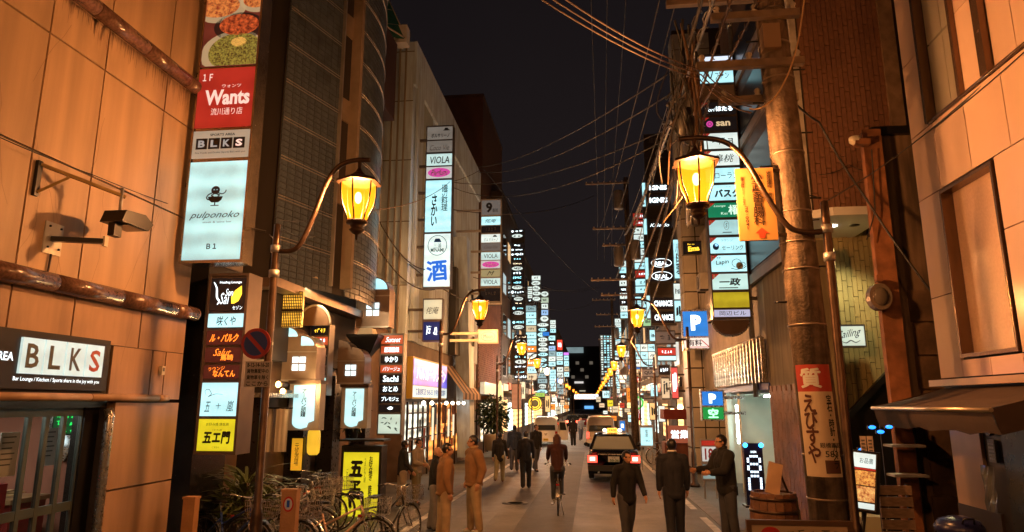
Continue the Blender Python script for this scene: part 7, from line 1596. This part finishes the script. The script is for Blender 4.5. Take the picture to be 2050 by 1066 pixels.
bikes = [(-3.78, 10.15, 8, 'pink', 'pale pinkish bicycle in front, right of the wooden post'), (-3.25, 11.2, 70, 'black', 'black bicycle with big wheel turned out into the road, right end of the row'), (-4.75, 10.0, -16, 'black', 'black bicycle leaning just left of the wooden post'), (-5.35, 9.95, -20, 'blue', 'dark blue bicycle at the left end beside the stone pier'),
         (-4.95, 10.9, 14, 'silver', 'silver bicycle in the second row before the palm bush'), (-5.35, 12.4, 22, 'red', 'reddish bicycle in the second row left of the yellow standing signboard'), (-5.1, 11.8, 60, 'white', 'white bicycle parked deeper behind the lamp post'), (-5.2, 12.6, 40, 'green', 'dark green bicycle behind the others by the dark columns'), (-5.6, 13.2, 64, 'black', 'black bicycle deepest in the row by the yellow paper lantern'), (-5.6, 11.2, 30, 'silver', 'silver bicycle against the palm pot')]
for i, (x, y, rz, cn, lab) in enumerate(bikes):
    o = bike0 if i == 0 else copy_tree(bike0)
    o.location = (x, y, .008); o.rotation_euler = (math.radians(-4), 0, math.radians(rz)); tag(o, lab, 'bicycle', 'bicycles parked on the left pavement')
    for ch in o.children:
        if ch.name.startswith('frame'): recolor(ch, BC[cn])
o = copy_tree(bike0); g_ = onground(1331, 930); o.location = g_; o.rotation_euler = (0, 0, math.radians(20)); tag(o, 'white bicycle standing on the right pavement by the red stall', 'bicycle', 'bicycles')
for ch in o.children:
    if ch.name.startswith('frame'): recolor(ch, BC['white'])
for px, Yp, top, w, lab, st in ((381, 9.15, 1000, .17, 'weathered wooden post at the left end of the bicycles', 0), (580, 9.2, 985, .21, 'wooden post with a round no-parking sticker in front of the bicycles', 1)):
    q = aY(px, 1030, Yp); zt3 = aY(px, top, Yp).z; t = thing('wooden_post', lab, 'post', (q.x, Yp, .008)); WPM = M('post_wood', (.50, .25, .10), .7, var=.25, vs=4, bump=.3, dirt=.3)
    MB().box(-w / 2, w / 2, -.06, .06, 0, zt3).build('shaft', WPM, t); MB().box(-w / 2 - .01, w / 2 + .01, -.07, .07, zt3, zt3 + .03).build('cap', WPM, t)
    if st: MB().sheet([(a, -.064, b) for a, b in ellipse_pts(0, zt3 - .16, .075, .1, 20)]).build('sticker_ring', RED_INK, t); MB().sheet([(a, -.067, b) for a, b in ellipse_pts(0, zt3 - .16, .055, .075, 20)]).build('sticker', M('sticker_white', (.6, .6, .62), .4), t); MB().box(-.02, .02, -.071, -.069, zt3 - .2, zt3 - .11).build('sticker_mark', BLUE_INK, t)

# ---------------------------------------------------------------- cars and vans
def wheels(t, xs, ys, R=.31):
    for x in xs:
        for y in ys:
            w = MB(); w.lathe([(R - .06, -.09), (R, -.07), (R, .07), (R - .06, .09)], n=20); me = w.mesh('wheel', M('tyre_rubber', (.02, .02, .02), .8))
            o = put('wheel', me, t); o.location = (x, y, R); o.rotation_euler = (0, math.radians(90), 0)
            MB().lathe([(R * .62, -.085), (R * .62, .085)], n=16).build('rim', STEEL, o)
def loft(mb, secs, smooth=True):
    """secs: list of (y, [(x,z)...half outline bottom to top]) mirrored"""
    rings = []
    for y, hp in secs: rings.append([(x, y, z) for x, z in hp] + [(-x, y, z) for x, z in reversed(hp)])
    n = len(rings[0]); mb.add([p for r in rings for p in r], [(i * n + j, i * n + (j + 1) % n, (i + 1) * n + (j + 1) % n, (i + 1) * n + j) for i in range(len(rings) - 1) for j in range(n)] + [tuple(range(n)), tuple(reversed(range((len(rings) - 1) * n, len(rings) * n)))], smooth)
CGLASS = M('car_glass', (.03, .035, .035), .06, .0, spec=.8)
TAIL = EM('tail_lamp', (1.0, .05, .03), 3.2); TAILW = EM('tail_lamp_core', (1.0, .45, .35), 4.5)
PLATE = M('plate_white2', (.6, .6, .55), .5); PLATEY = M('plate_yellow', (.65, .48, .05), .5)
taxi = thing('taxi', 'black taxi seen from behind with lit tail lamps and an amber roof light', 'taxi', onground(1230, 966)); taxi.rotation_euler.z = math.radians(-1)
CB = M('car_black', (.012, .012, .014), .16, .2, spec=.7)
W = .84; mb = MB()
loft(mb, [(0, [(W - .08, .34), (W - .04, .5), (W - .05, .72), (W - .14, .90), (W - .3, .92)]), (.06, [(W - .02, .24), (W, .5), (W - .02, .75), (W - .1, .95), (W - .3, .97)]), (.8, [(W, .22), (W + .02, .5), (W, .8), (W - .06, .97), (W - .25, .985)]), (3.3, [(W, .22), (W + .02, .5), (W, .8), (W - .06, .95), (W - .25, .97)]), (4.4, [(W - .02, .24), (W, .45), (W - .04, .7), (W - .1, .80), (W - .3, .84)]), (4.6, [(W - .1, .3), (W - .08, .45), (W - .1, .6), (W - .2, .7), (W - .35, .72)])]); mb.build('body', CB, taxi)
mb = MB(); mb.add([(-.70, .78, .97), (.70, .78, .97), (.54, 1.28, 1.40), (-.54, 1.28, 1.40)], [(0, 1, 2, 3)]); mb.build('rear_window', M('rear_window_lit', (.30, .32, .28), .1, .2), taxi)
mb = MB(); loft(mb, [(1.22, [(.60, 1.36), (.60, 1.40), (.45, 1.44)]), (1.4, [(.62, 1.38), (.60, 1.43), (.4, 1.47)]), (2.5, [(.62, 1.38), (.60, 1.43), (.4, 1.47)]), (2.75, [(.58, 1.34), (.56, 1.38), (.4, 1.42)])]); mb.build('roof', CB, taxi)
mb = MB(); mb.add([(s * .76, .95, .97) for s in (-1, 1)] + [(s * .76, 3.2, .96) for s in (-1, 1)] + [(s * .60, 1.42, 1.38) for s in (-1, 1)] + [(s * .6, 2.6, 1.38) for s in (-1, 1)], [(0, 2, 6, 4), (1, 5, 7, 3), (2, 3, 7, 6)]); mb.build('side_glass', CGLASS, taxi)
mb = MB(); [mb.obox((s * .74, .74, .97), (s * .57, 1.27, 1.41), .09, .05) for s in (-1, 1)]; [mb.obox((s * .74, 3.25, .96), (s * .58, 2.7, 1.40), .07, .05) for s in (-1, 1)]; [mb.obox((s * .765, 2.0, .96), (s * .615, 2.0, 1.39), .06, .03) for s in (-1, 1)]; mb.build('pillar', CB, taxi)
for s in (-1, 1):
    o = MB().box(s * .68 - .15, s * .68 + .15, -.03, .04, .60, .82).build('tail_light', TAIL, taxi); MB().box(s * .68 - .08, s * .68 + .08, -.036, -.03, .66, .77).build('lamp_core', TAILW, o)
    MB().ell((s * .95, 3.0, 1.0), (.09, .05, .07), 10, 6).build('mirror', CB, taxi); MB().lathe([(.035, 0), (.035, .06)], (s * .5, .0, .26), 8).build('exhaust', STEEL, taxi)
    mb = MB(); mb.ell((s * .34, 1.6, 1.1), (.13, .09, .16), 8, 6); mb.build('headrest', CREAM, taxi)
p = MB().box(-.18, .18, -.03, .0, .62, .79).build('number_plate', PLATE, taxi); text('50-36', .02, .67, .28, .08, M('plate_green', (.02, .12, .05), .5), p, -.035, bold=.03); text('広島', 0, .755, .12, .04, INK, p, -.035)
MB().box(-.82, .82, -.08, .06, .34, .52).build('bumper', M('bumper_black', (.02, .02, .02), .35), taxi); MB().box(-.5, .5, -.02, .03, .84, .87).build('chrome_strip', STEEL, taxi)
rl = MB().box(-.17, .17, 1.75, 1.87, 1.48, 1.62).build('roof_light', EM('roof_lamp', (1.0, .45, .05), 1.6), taxi); text('TAXI', 0, 1.55, .26, .07, INK, rl, 1.745, bold=.03)
for s in (-1, 1): MB().ell((s * .26, 1.81, 1.55), (.08, .06, .06), 10, 6).build('roof_lamp_end', EM('roof_lamp_end', (1, .85, .7), 2.0), taxi)
wheels(taxi, (-.74, .74), (.95, 3.65)); MB().cbox((0, 1.55, 1.36), .5, .03, .06).build('brake_light', M('dark_red_lens', (.12, .01, .01), .2), taxi)
def van(loc, w, h, lab, col, plate, rz=0, taxi_open=False, tail=True):
    t = thing('van', lab, 'van', loc, rz); W = w / 2; mb = MB()
    loft(mb, [(0, [(W - .05, .32), (W, .55), (W - .01, 1.0), (W - .09, h - .18), (W - .2, h - .04), (W - .4, h)]), (.12, [(W - .01, .24), (W + .02, .55), (W + .01, 1.0), (W - .06, h - .16), (W - .16, h - .01), (W - .4, h + .03)]), (2.7, [(W - .01, .24), (W + .02, .55), (W + .01, 1.0), (W - .06, h - .16), (W - .16, h - .01), (W - .4, h + .03)]), (3.4, [(W - .04, .24), (W, .55), (W - .02, .95), (W - .16, 1.2), (W - .24, 1.25), (W - .4, 1.27)]), (3.6, [(W - .1, .3), (W - .06, .5), (W - .08, .8), (W - .2, .95), (W - .3, 1.0), (W - .45, 1.0)])]); mb.build('body', col, t)
    g0, g1 = 1.02, h - .16
    MB().add([(-W + .16, -.012, g0), (W - .16, -.012, g0), (W - .24, .012, g1), (-W + .24, .012, g1)], [(0, 1, 2, 3)]).build('rear_window', CGLASS, t)
    mb = MB(); [mb.add([(s * (W + .022), .35, g0), (s * (W + .022), 2.5, g0), (s * (W - .045), 2.4, g1 + .02), (s * (W - .045), .4, g1 + .02)], [(0, 1, 2, 3)]) for s in (-1, 1)]; mb.build('side_window', CGLASS, t)
    for s in (-1, 1): MB().box(s * (W - .11) - .08, s * (W - .11) + .08, -.03, .02, .58, .95).build('tail_light', TAIL if tail else M('lens_red', (.28, .02, .015), .2), t); MB().ell((s * (W + .12), 2.9, 1.1), (.1, .06, .09), 8, 6).build('mirror', col, t)
    MB().box(-W, W, -.06, .08, .26, .48).build('bumper', col, t); p = MB().box(-.17, .17, -.075, -.06, .33, .48).build('number_plate', plate, t); scribble(0, .4, .26, .08, INK, p, -.08, 3, 4, .2)
    MB().box(-W + .1, W - .1, -.02, .0, .985, 1.005).build('door_seam', GREY_INK, t); MB().box(-.10, .10, -.035, .0, .76, .83).build('handle', STEEL, t); MB().obox((-.3, -.03, g0 + .02), (.12, -.02, g0 + .22), .012, .012).build('wiper', BLK, t)
    wheels(t, (-W + .1, W - .1), (.65, 2.95), .29); return t
VW, VP_ = M('van_white', (.82, .82, .80), .4, var=.03, spec=.6), M('van_pale', (.70, .62, .56), .3, .1, spec=.6)
v1 = van(onground(1093, 893), 1.62, 1.86, 'small white van with a yellow number plate and its side door open', VW, PLATEY, 0, tail=False)
MB().ell((0, -.03, .74), (.07, .02, .07), 12, 8).build('emblem', STEEL, v1)
dm = MB(); dm.add([(.84, .9, .35), (1.45, .5, .35), (1.45, .5, 1.0), (1.3, .6, 1.6), (.80, .95, 1.6)], [(0, 1, 2, 3, 4)]); dm.add([(.86, .93, .35), (1.47, .53, .35), (1.47, .53, 1.0), (1.32, .63, 1.6), (.82, .98, 1.6)], [(4, 3, 2, 1, 0)]); d = dm.build('open_door', VW, v1); MB().add([(.92, .83, 1.0), (1.38, .53, 1.0), (1.27, .60, 1.52), (.9, .85, 1.52)], [(0, 1, 2, 3)]).build('window', CGLASS, d)
v2 = van(onground(1203, 896), 1.84, 1.92, 'pale beige van standing ahead of the black taxi', VP_, PLATE, 0)
for px, py, lab, c in ((1146, 858, 'far car with bright red tail lamps, left of two down the street', CB), (1168, 856, 'far car with bright red tail lamps, right of two down the street', M('car_red', (.2, .02, .02), .2))):
    t = thing('car', lab, 'car', onground(px, py)); loft_ = MB(); loft(loft_, [(0, [(.72, .3), (.80, .6), (.76, .9)]), (.1, [(.78, .22), (.84, .6), (.78, .98)]), (4.2, [(.76, .24), (.8, .55), (.7, .8)])]); loft_.build('body', c, t)
    m2 = MB(); loft(m2, [(.3, [(.72, .96), (.68, 1.05)]), (.8, [(.70, .96), (.56, 1.45)]), (2.4, [(.70, .96), (.56, 1.45)]), (3.1, [(.72, .9), (.66, 1.0)])]); m2.build('cabin', CGLASS, t)
    for s in (-1, 1): MB().box(s * .62 - .17, s * .62 + .17, -.03, .04, .62, .86).build('tail_light', EM('tail_far', (1, .06, .03), 9.0), t)
    MB().box(-.18, .18, -.02, .02, .62, .78).build('number_plate', PLATE, t); wheels(t, (-.7, .7), (.8, 3.4))

# ---------------------------------------------------------------- people
SKIN = M('skin', (.48, .25, .15), .55, var=.06)
HAIRB, HAIRBR = M('hair_black', (.012, .010, .010), .35), M('hair_brown', (.10, .035, .018), .4, var=.3, vs=30)
def cloth_mat(n, c): return M('cloth_' + n, c, .85, var=.16, vs=7, bump=.45, bs=9)
_jobs = []
def job(mb, name, m, parent, vox, it=4): _jobs.append((mb, name, m, parent, vox, it))
def person(feet, py_head, px_head, face, lab, jacket, trousers, hair, legs=((6, 4), (-6, 8)), arms=((4, 7, 12), (4, 7, 12)), lean=3, head=(0, 0), group=None, coat=0.0, collar=None, bag=None, hmax=1.80, bulk=1.0, shoes=None, hairlong=False, bald=False, hup=None, seated=0.0):
    g_ = onground(*feet); top = aY(px_head, py_head, g_.y); h = hup or min(max(top.z - g_.z, 1.50), hmax)
    t = thing('person', lab, 'person', g_, face, group)
    D = lambda p: Vector((0, -math.sin(math.radians(p)), -math.cos(math.radians(p))))
    hipz = .515; J = {}
    for s, (hp, kb) in zip((-1, 1), legs):
        hip = Vector((s * .052, 0, hipz)); kn = hip + D(hp) * .235; an = kn + D(hp - kb) * .235; J[s] = [hip, kn, an, D(hp - kb)]
    low = min(J[-1][2].z, J[1][2].z) - .042 - seated
    up = Vector((0, -math.sin(math.radians(lean)), math.cos(math.radians(lean)))); pel = Vector((0, 0, hipz + .015)); chest = pel + up * .22; sh = pel + up * .30; nk = pel + up * .345; hc = pel + up * .408 + Vector((0, -.012, 0))
    A = {}
    for s, (pt, ab, el) in zip((-1, 1), arms):
        so = sh + Vector((s * .108 * bulk ** .5, 0, -.012)); d = D(pt); d = Vector((s * math.sin(math.radians(ab)), d.y, d.z)).normalized(); e = so + d * .165
        d2 = D(pt + el); d2 = Vector((s * math.sin(math.radians(ab * .3)), d2.y, d2.z)).normalized(); w = e + d2 * .14; A[s] = [so, e, w, d2]
    def P(v): return ((v.x) * h, v.y * h, (v.z - low) * h)
    yaw = math.radians(head[0]); cy, sy = math.cos(yaw), math.sin(yaw)
    def Hd(x, y, z): return hc + Vector((x * cy - y * sy, x * sy + y * cy, z))
    b = MB(); C = lambda a, c, ra, rc: b.cap(P(a), P(c), ra * h, rc * h, 10)
    # one continuous body
    C(pel - Vector((.03, 0, 0)), pel + Vector((.03, 0, 0)), .062, .062); C(pel, chest, .055, .058); C(chest - Vector((.04, 0, 0)), chest + Vector((.04, 0, 0)), .054, .054); C(sh - Vector((.07, 0, .0)), sh + Vector((.07, 0, 0)), .032, .032); C(sh, nk + up * .03, .034, .031)
    for s in (-1, 1):
        hip, kn, an, dd = J[s]; C(hip, kn, .052, .035); C(kn, an, .034, .022); C(an, an + Vector((0, -.07, -.022)), .022, .018)
        so, e, w, d2 = A[s]; C(so, e, .033, .025); C(e, w, .024, .016)
        sd = Vector((0, 1, 0)).cross(d2); fw_ = Vector((s, 0, 0)).cross(d2).normalized(); C(w, w + d2 * .038, .017, .018)
        for k in range(4): o_ = fw_ * (.0115 * (k - 1.5)); L = (.040, .046, .043, .034)[k]; b0 = w + d2 * .045 + o_; b1 = b0 + d2 * L * .55 + Vector((-s * .005, 0, 0)); C(b0, b1, .0068, .0062); C(b1, b1 + d2 * L * .45 + Vector((-s * .014, 0, 0)), .0062, .0055)
        th0 = w + d2 * .014 - fw_ * .012; C(th0, th0 - fw_ * .016 + d2 * .022, .0078, .007); C(th0 - fw_ * .016 + d2 * .022, th0 - fw_ * .018 + d2 * .042, .0068, .0058)
    el_ = lambda x, y, z, rx, ry, rz: b.ell(P(Hd(x, y, z)), (rx * h, ry * h, rz * h), 14, 10)
    el_(0, .004, .012, .043, .053, .058); el_(0, -.012, -.022, .034, .038, .042); C(Hd(0, -.030, -.044), Hd(0, -.022, -.048), .016, .018)
    C(Hd(0, -.050, .010), Hd(0, -.060, -.012), .006, .009); C(Hd(-.006, -.054, -.033), Hd(.006, -.054, -.033), .006, .006)
    for s in (-1, 1): el_(s * .043, .006, -.004, .008, .013, .018); C(Hd(s * .010, -.048, .016), Hd(s * .026, -.044, .017), .006, .005)
    job(b, 'body', SKIN, t, .0105)
    for s in (-1, 1): MB().ell(P(Hd(s * .018, -.0475, .006)), (.0075 * h, .004 * h, .0042 * h), 8, 6).build('eye', INK, t)
    # clothes
    jk = MB(); Cj = lambda a, c, ra, rc: jk.cap(P(a), P(c), ra * h, rc * h, 12); hem = pel - Vector((0, 0, coat)); bk = bulk
    Cj(hem + Vector((-.028, 0, .0)), hem + Vector((.028, 0, 0)), .068 * bk + coat * .1, .068 * bk + coat * .1); Cj(hem + Vector((-.02, 0, 0)), chest + Vector((-.03, 0, 0)), .07 * bk, .072 * bk); Cj(hem + Vector((.02, 0, 0)), chest + Vector((.03, 0, 0)), .07 * bk, .072 * bk)
    Cj(sh - Vector((.078, 0, .006)), sh + Vector((.078, 0, -.006)), .043 * bk, .043 * bk); Cj(chest, sh, .075 * bk, .06); Cj(sh + up * .0, nk + up * .004, .062, .044)
    for s in (-1, 1): so, e, w, d2 = A[s]; Cj(so, e, .044 * bk, .036 * bk); Cj(e, w - d2 * .012, .035 * bk, .027 * bk)
    if coat < .02: jk.lathe([(.070 * bk * h, -.014 * h), (.080 * bk * h, -.008 * h), (.080 * bk * h, .012 * h), (.070 * bk * h, .018 * h)], P(hem + Vector((0, 0, -.035))), 16)
    job(jk, 'jacket', jacket, t, .013)
    tr = MB(); Ct = lambda a, c, ra, rc: tr.cap(P(a), P(c), ra * h, rc * h, 12); Ct(pel - Vector((.03, 0, .01)), pel + Vector((.03, 0, -.01)), .064, .064)
    for s in (-1, 1): hip, kn, an, dd = J[s]; Ct(hip, kn, .064, .052); Ct(kn, an + Vector((0, 0, .004)), .049, .042)
    job(tr, 'trousers', trousers, t, .013)
    for s in (-1, 1):
        an, dd = J[s][2], J[s][3]; f = Vector((0, -math.cos(math.radians(0)), 0)); sm_ = MB(); sm_.cap(P(an + Vector((0, .012, -.018))), P(an + Vector((0, -.075, -.024))), .026 * h, .021 * h, 10); sm_.build('shoe', shoes or M('shoe_black', (.02, .018, .016), .4), t)
    if collar: MB().tube([P(nk + Vector((.040 * math.cos(a), .040 * math.sin(a), .012 + .006 * math.sin(a)))) for a in [2 * math.pi * k / 14 for k in range(14)]], .010 * h, 6, closed=True).build('collar', collar, t)
    if not bald:
        hm = MB(); n, m_ = 18, 12; rx, ry, rz = .049 * h, .060 * h, .064 * h; vs = {}
        for i in range(m_ + 1):
            for j in range(n):
                th2 = math.pi * i / m_; a = 2 * math.pi * j / n; jit = 1 + .05 * math.sin(j * 3.1 + i * 2.3); v = Vector((math.sin(th2) * math.cos(a) * .049 * jit, math.sin(th2) * math.sin(a) * .059 * jit + .007, math.cos(th2) * .062 + .016)); hm.v.append(P(Hd(*v))); vs[(i, j)] = v
        for i in range(m_):
            for j in range(n):
                c_ = (vs[(i, j)] + vs[(i + 1, (j + 1) % n)]) / 2
                if c_.z > .040 or (c_.y > .012 and c_.z > -.028 - (.0 if not hairlong else .1)) or (abs(c_.x) > .04 and c_.z > .006): hm.f.append((i * n + j, i * n + (j + 1) % n, (i + 1) * n + (j + 1) % n, (i + 1) * n + j)); hm.mi.append(0); hm.sm.append(True)
        ho = hm.build('hair', hair, t)
        if hairlong:
            lm = MB(); 
            for k in range(9): a = math.pi * (k + .5) / 9; x, y = .045 * math.cos(a), .045 * math.sin(a); lm.cap(P(Hd(x, y + .006, .02)), P(Hd(x * 1.15, y + .022, -.15 - .02 * math.sin(a))), .018 * h, .010 * h, 8)
            job(lm, 'long_hair', hair, t, .012)
    if bag:
        s, col = bag; w = A[s][2]; q = Vector(P(w + Vector((0, 0, -.05)))); MB().box(q.x - .05, q.x + .05, q.y - .15, q.y + .15, q.z - .32, q.z).build('bag', col, t)
    return t
K = {n: cloth_mat(n, c) for n, c in (('tan_work', (.245, .125, .052)), ('khaki_work', (.40, .285, .165)), ('black', (.007, .0065, .008)), ('suit', (.012, .013, .021)), ('slate', (.045, .045, .052)), ('brown', (.07, .045, .03)), ('navy', (.022, .032, .050)), ('vest', (.022, .02, .02)), ('beige', (.34, .26, .17)), ('olive', (.22, .19, .10)), ('maroon', (.065, .022, .02)), ('grey', (.16, .15, .15)), ('denim', (.07, .075, .09)), ('charcoal', (.013, .012, .012)))}
SHW = M('shoe_white', (.6, .58, .54), .5); SHIRT = M('shirt_white', (.7, .68, .64), .7)
person((888, 1088), 889, 893, 115, 'person in a tan work jacket seen from behind, left of the two talking workers', K['tan_work'], K['khaki_work'], HAIRB, ((2, 2), (-3, 4)), ((-8, 8, 22), (4, 12, 14)), 2, (-12, 0), bulk=1.24)
person((948, 1068), 873, 945, -58, 'person in a tan work jacket with collar facing left, hands in pockets', K['tan_work'], K['khaki_work'], HAIRB, ((3, 3), (-3, 5)), ((-14, 14, 34), (-14, 14, 34)), 1, (-18, 0), collar=K['khaki_work'], bulk=1.26, shoes=SHW)
person((868, 1062), 896, 876, 95, 'bald person in a dark jacket half hidden behind the left worker', K['black'], K['grey'], HAIRB, ((4, 4), (-4, 6)), ((6, 8, 20), (4, 8, 12)), 3, (0, 0), bald=True, bulk=1.08)
person((803, 1016), 884, 805, 120, 'person in a dark vest and pale trousers by the yellow standing signboard', K['vest'], K['beige'], HAIRB, ((3, 3), (-3, 3)), ((8, 10, 30), (8, 8, 30)), 3, (10, 0), bulk=1.04)
person((832, 1012), 880, 827, 75, 'person in a beige jacket standing right beside the dark-vested one', K['beige'], K['olive'], HAIRB, ((3, 3), (-3, 3)), ((12, 10, 70), (8, 8, 40)), 3, (-10, 0), bulk=1.06)
person((1000, 966), 866, 1000, 178, 'person in a black coat and wide khaki trousers walking away on the left', K['black'], K['olive'], HAIRB, ((16, 10), (-14, 22)), ((12, 8, 14), (-12, 8, 10)), 3, (0, 0), coat=.05, shoes=M('shoe_brown', (.16, .06, .03), .5))
person((1030, 944), 852, 1026, 182, 'person in a navy jacket walking away, tallest of the left pavement walkers', K['navy'], K['denim'], HAIRB, ((12, 8), (-14, 20)), ((10, 8, 12), (-10, 8, 8)), 2, bulk=1.08, bag=(1, K['brown']))
person((1053, 978), 864, 1053, 184, 'person in a dark suit with pale collar walking away mid-road', K['suit'], K['charcoal'], HAIRB, ((9, 4), (-9, 14)), ((8, 8, 16), (-8, 8, 10)), 3, (0, 0), collar=SHIRT, coat=.03)
person((1073, 944), 850, 1070, 35, 'person in black facing the viewer with a bare face beside the white van', K['charcoal'], K['denim'], HAIRB, ((14, 6), (-12, 20)), ((10, 8, 14), (-10, 8, 10)), 2, (10, 0))
person((1258, 1092), 903, 1253, 22, 'person in plain black walking towards the viewer in front of the taxi', K['black'], K['slate'], HAIRB, ((10, 4), (-8, 14)), ((-10, 15, 16), (10, 15, 18)), 4, (26, 0), coat=.04, bulk=1.10)
person((1354, 1092), 880, 1350, 183, 'person in a black suit with white collar seen from behind right of the taxi', K['suit'], K['suit'], HAIRB, ((5, 3), (-6, 10)), ((4, 8, 10), (-3, 8, 10)), 2, (4, 0), collar=SHIRT, coat=.05, bulk=1.08)
person((1462, 1086), 872, 1452, -72, 'person in a bulky black jacket facing left with hands held forward by the lobby', K['charcoal'], K['slate'], HAIRB, ((2, 2), (-3, 4)), ((26, 8, 62), (28, 8, 58)), 4, (-4, 0), collar=K['charcoal'], bulk=1.25, coat=.03)
person((1148, 893), 838, 1147, 182, 'small far person in dark clothes standing at the open van door', K['black'], K['black'], HAIRB)
person((1163, 882), 836, 1162, 10, 'small far person in grey walking between the two vans', K['grey'], K['denim'], HAIRB, ((10, 5), (-10, 15)))
# cyclist
cy = person((1118, 1000), 880, 1116, 184, 'person with long brown hair in a maroon top riding a bicycle away', K['maroon'], K['denim'], HAIRBR, ((58, 62), (34, 28)), ((48, 8, 12), (48, 8, 12)), 10, (0, 0), hairlong=True, hup=1.52, seated=.055, shoes=SHW)
o = copy_tree(bike0); g_ = onground(1118, 1026); o.location = g_; o.rotation_euler = (0, 0, math.radians(92)); tag(o, 'city bicycle under the long-haired rider in the middle of the road', 'bicycle', 'bicycles')
cy.location = (g_.x, g_.y - .22, g_.z + .15)
for ch in o.children:
    if ch.name.startswith('frame'): recolor(ch, BC['silver'])
# fuse every body and garment into one continuous skin
tmp = []
for mb, name, m, parent, vox, it in _jobs:
    me = bpy.data.meshes.new(name); me.from_pydata(mb.v, [], mb.f); me.update(); o = bpy.data.objects.new('tmp', me); COL.objects.link(o)
    a = o.modifiers.new('r', 'REMESH'); a.mode = 'VOXEL'; a.voxel_size = vox; a.use_smooth_shade = True; s_ = o.modifiers.new('s', 'SMOOTH'); s_.iterations = it; s_.factor = .5; tmp.append((o, name, m, parent))
dg = bpy.context.evaluated_depsgraph_get()
outs = [(bpy.data.meshes.new_from_object(o.evaluated_get(dg)), n, m, p) for o, n, m, p in tmp]
for me, n, m, p in outs: me.materials.clear(); me.materials.append(m); put(n, me, p)
for o, *_ in tmp: me = o.data; bpy.data.objects.remove(o); bpy.data.meshes.remove(me)
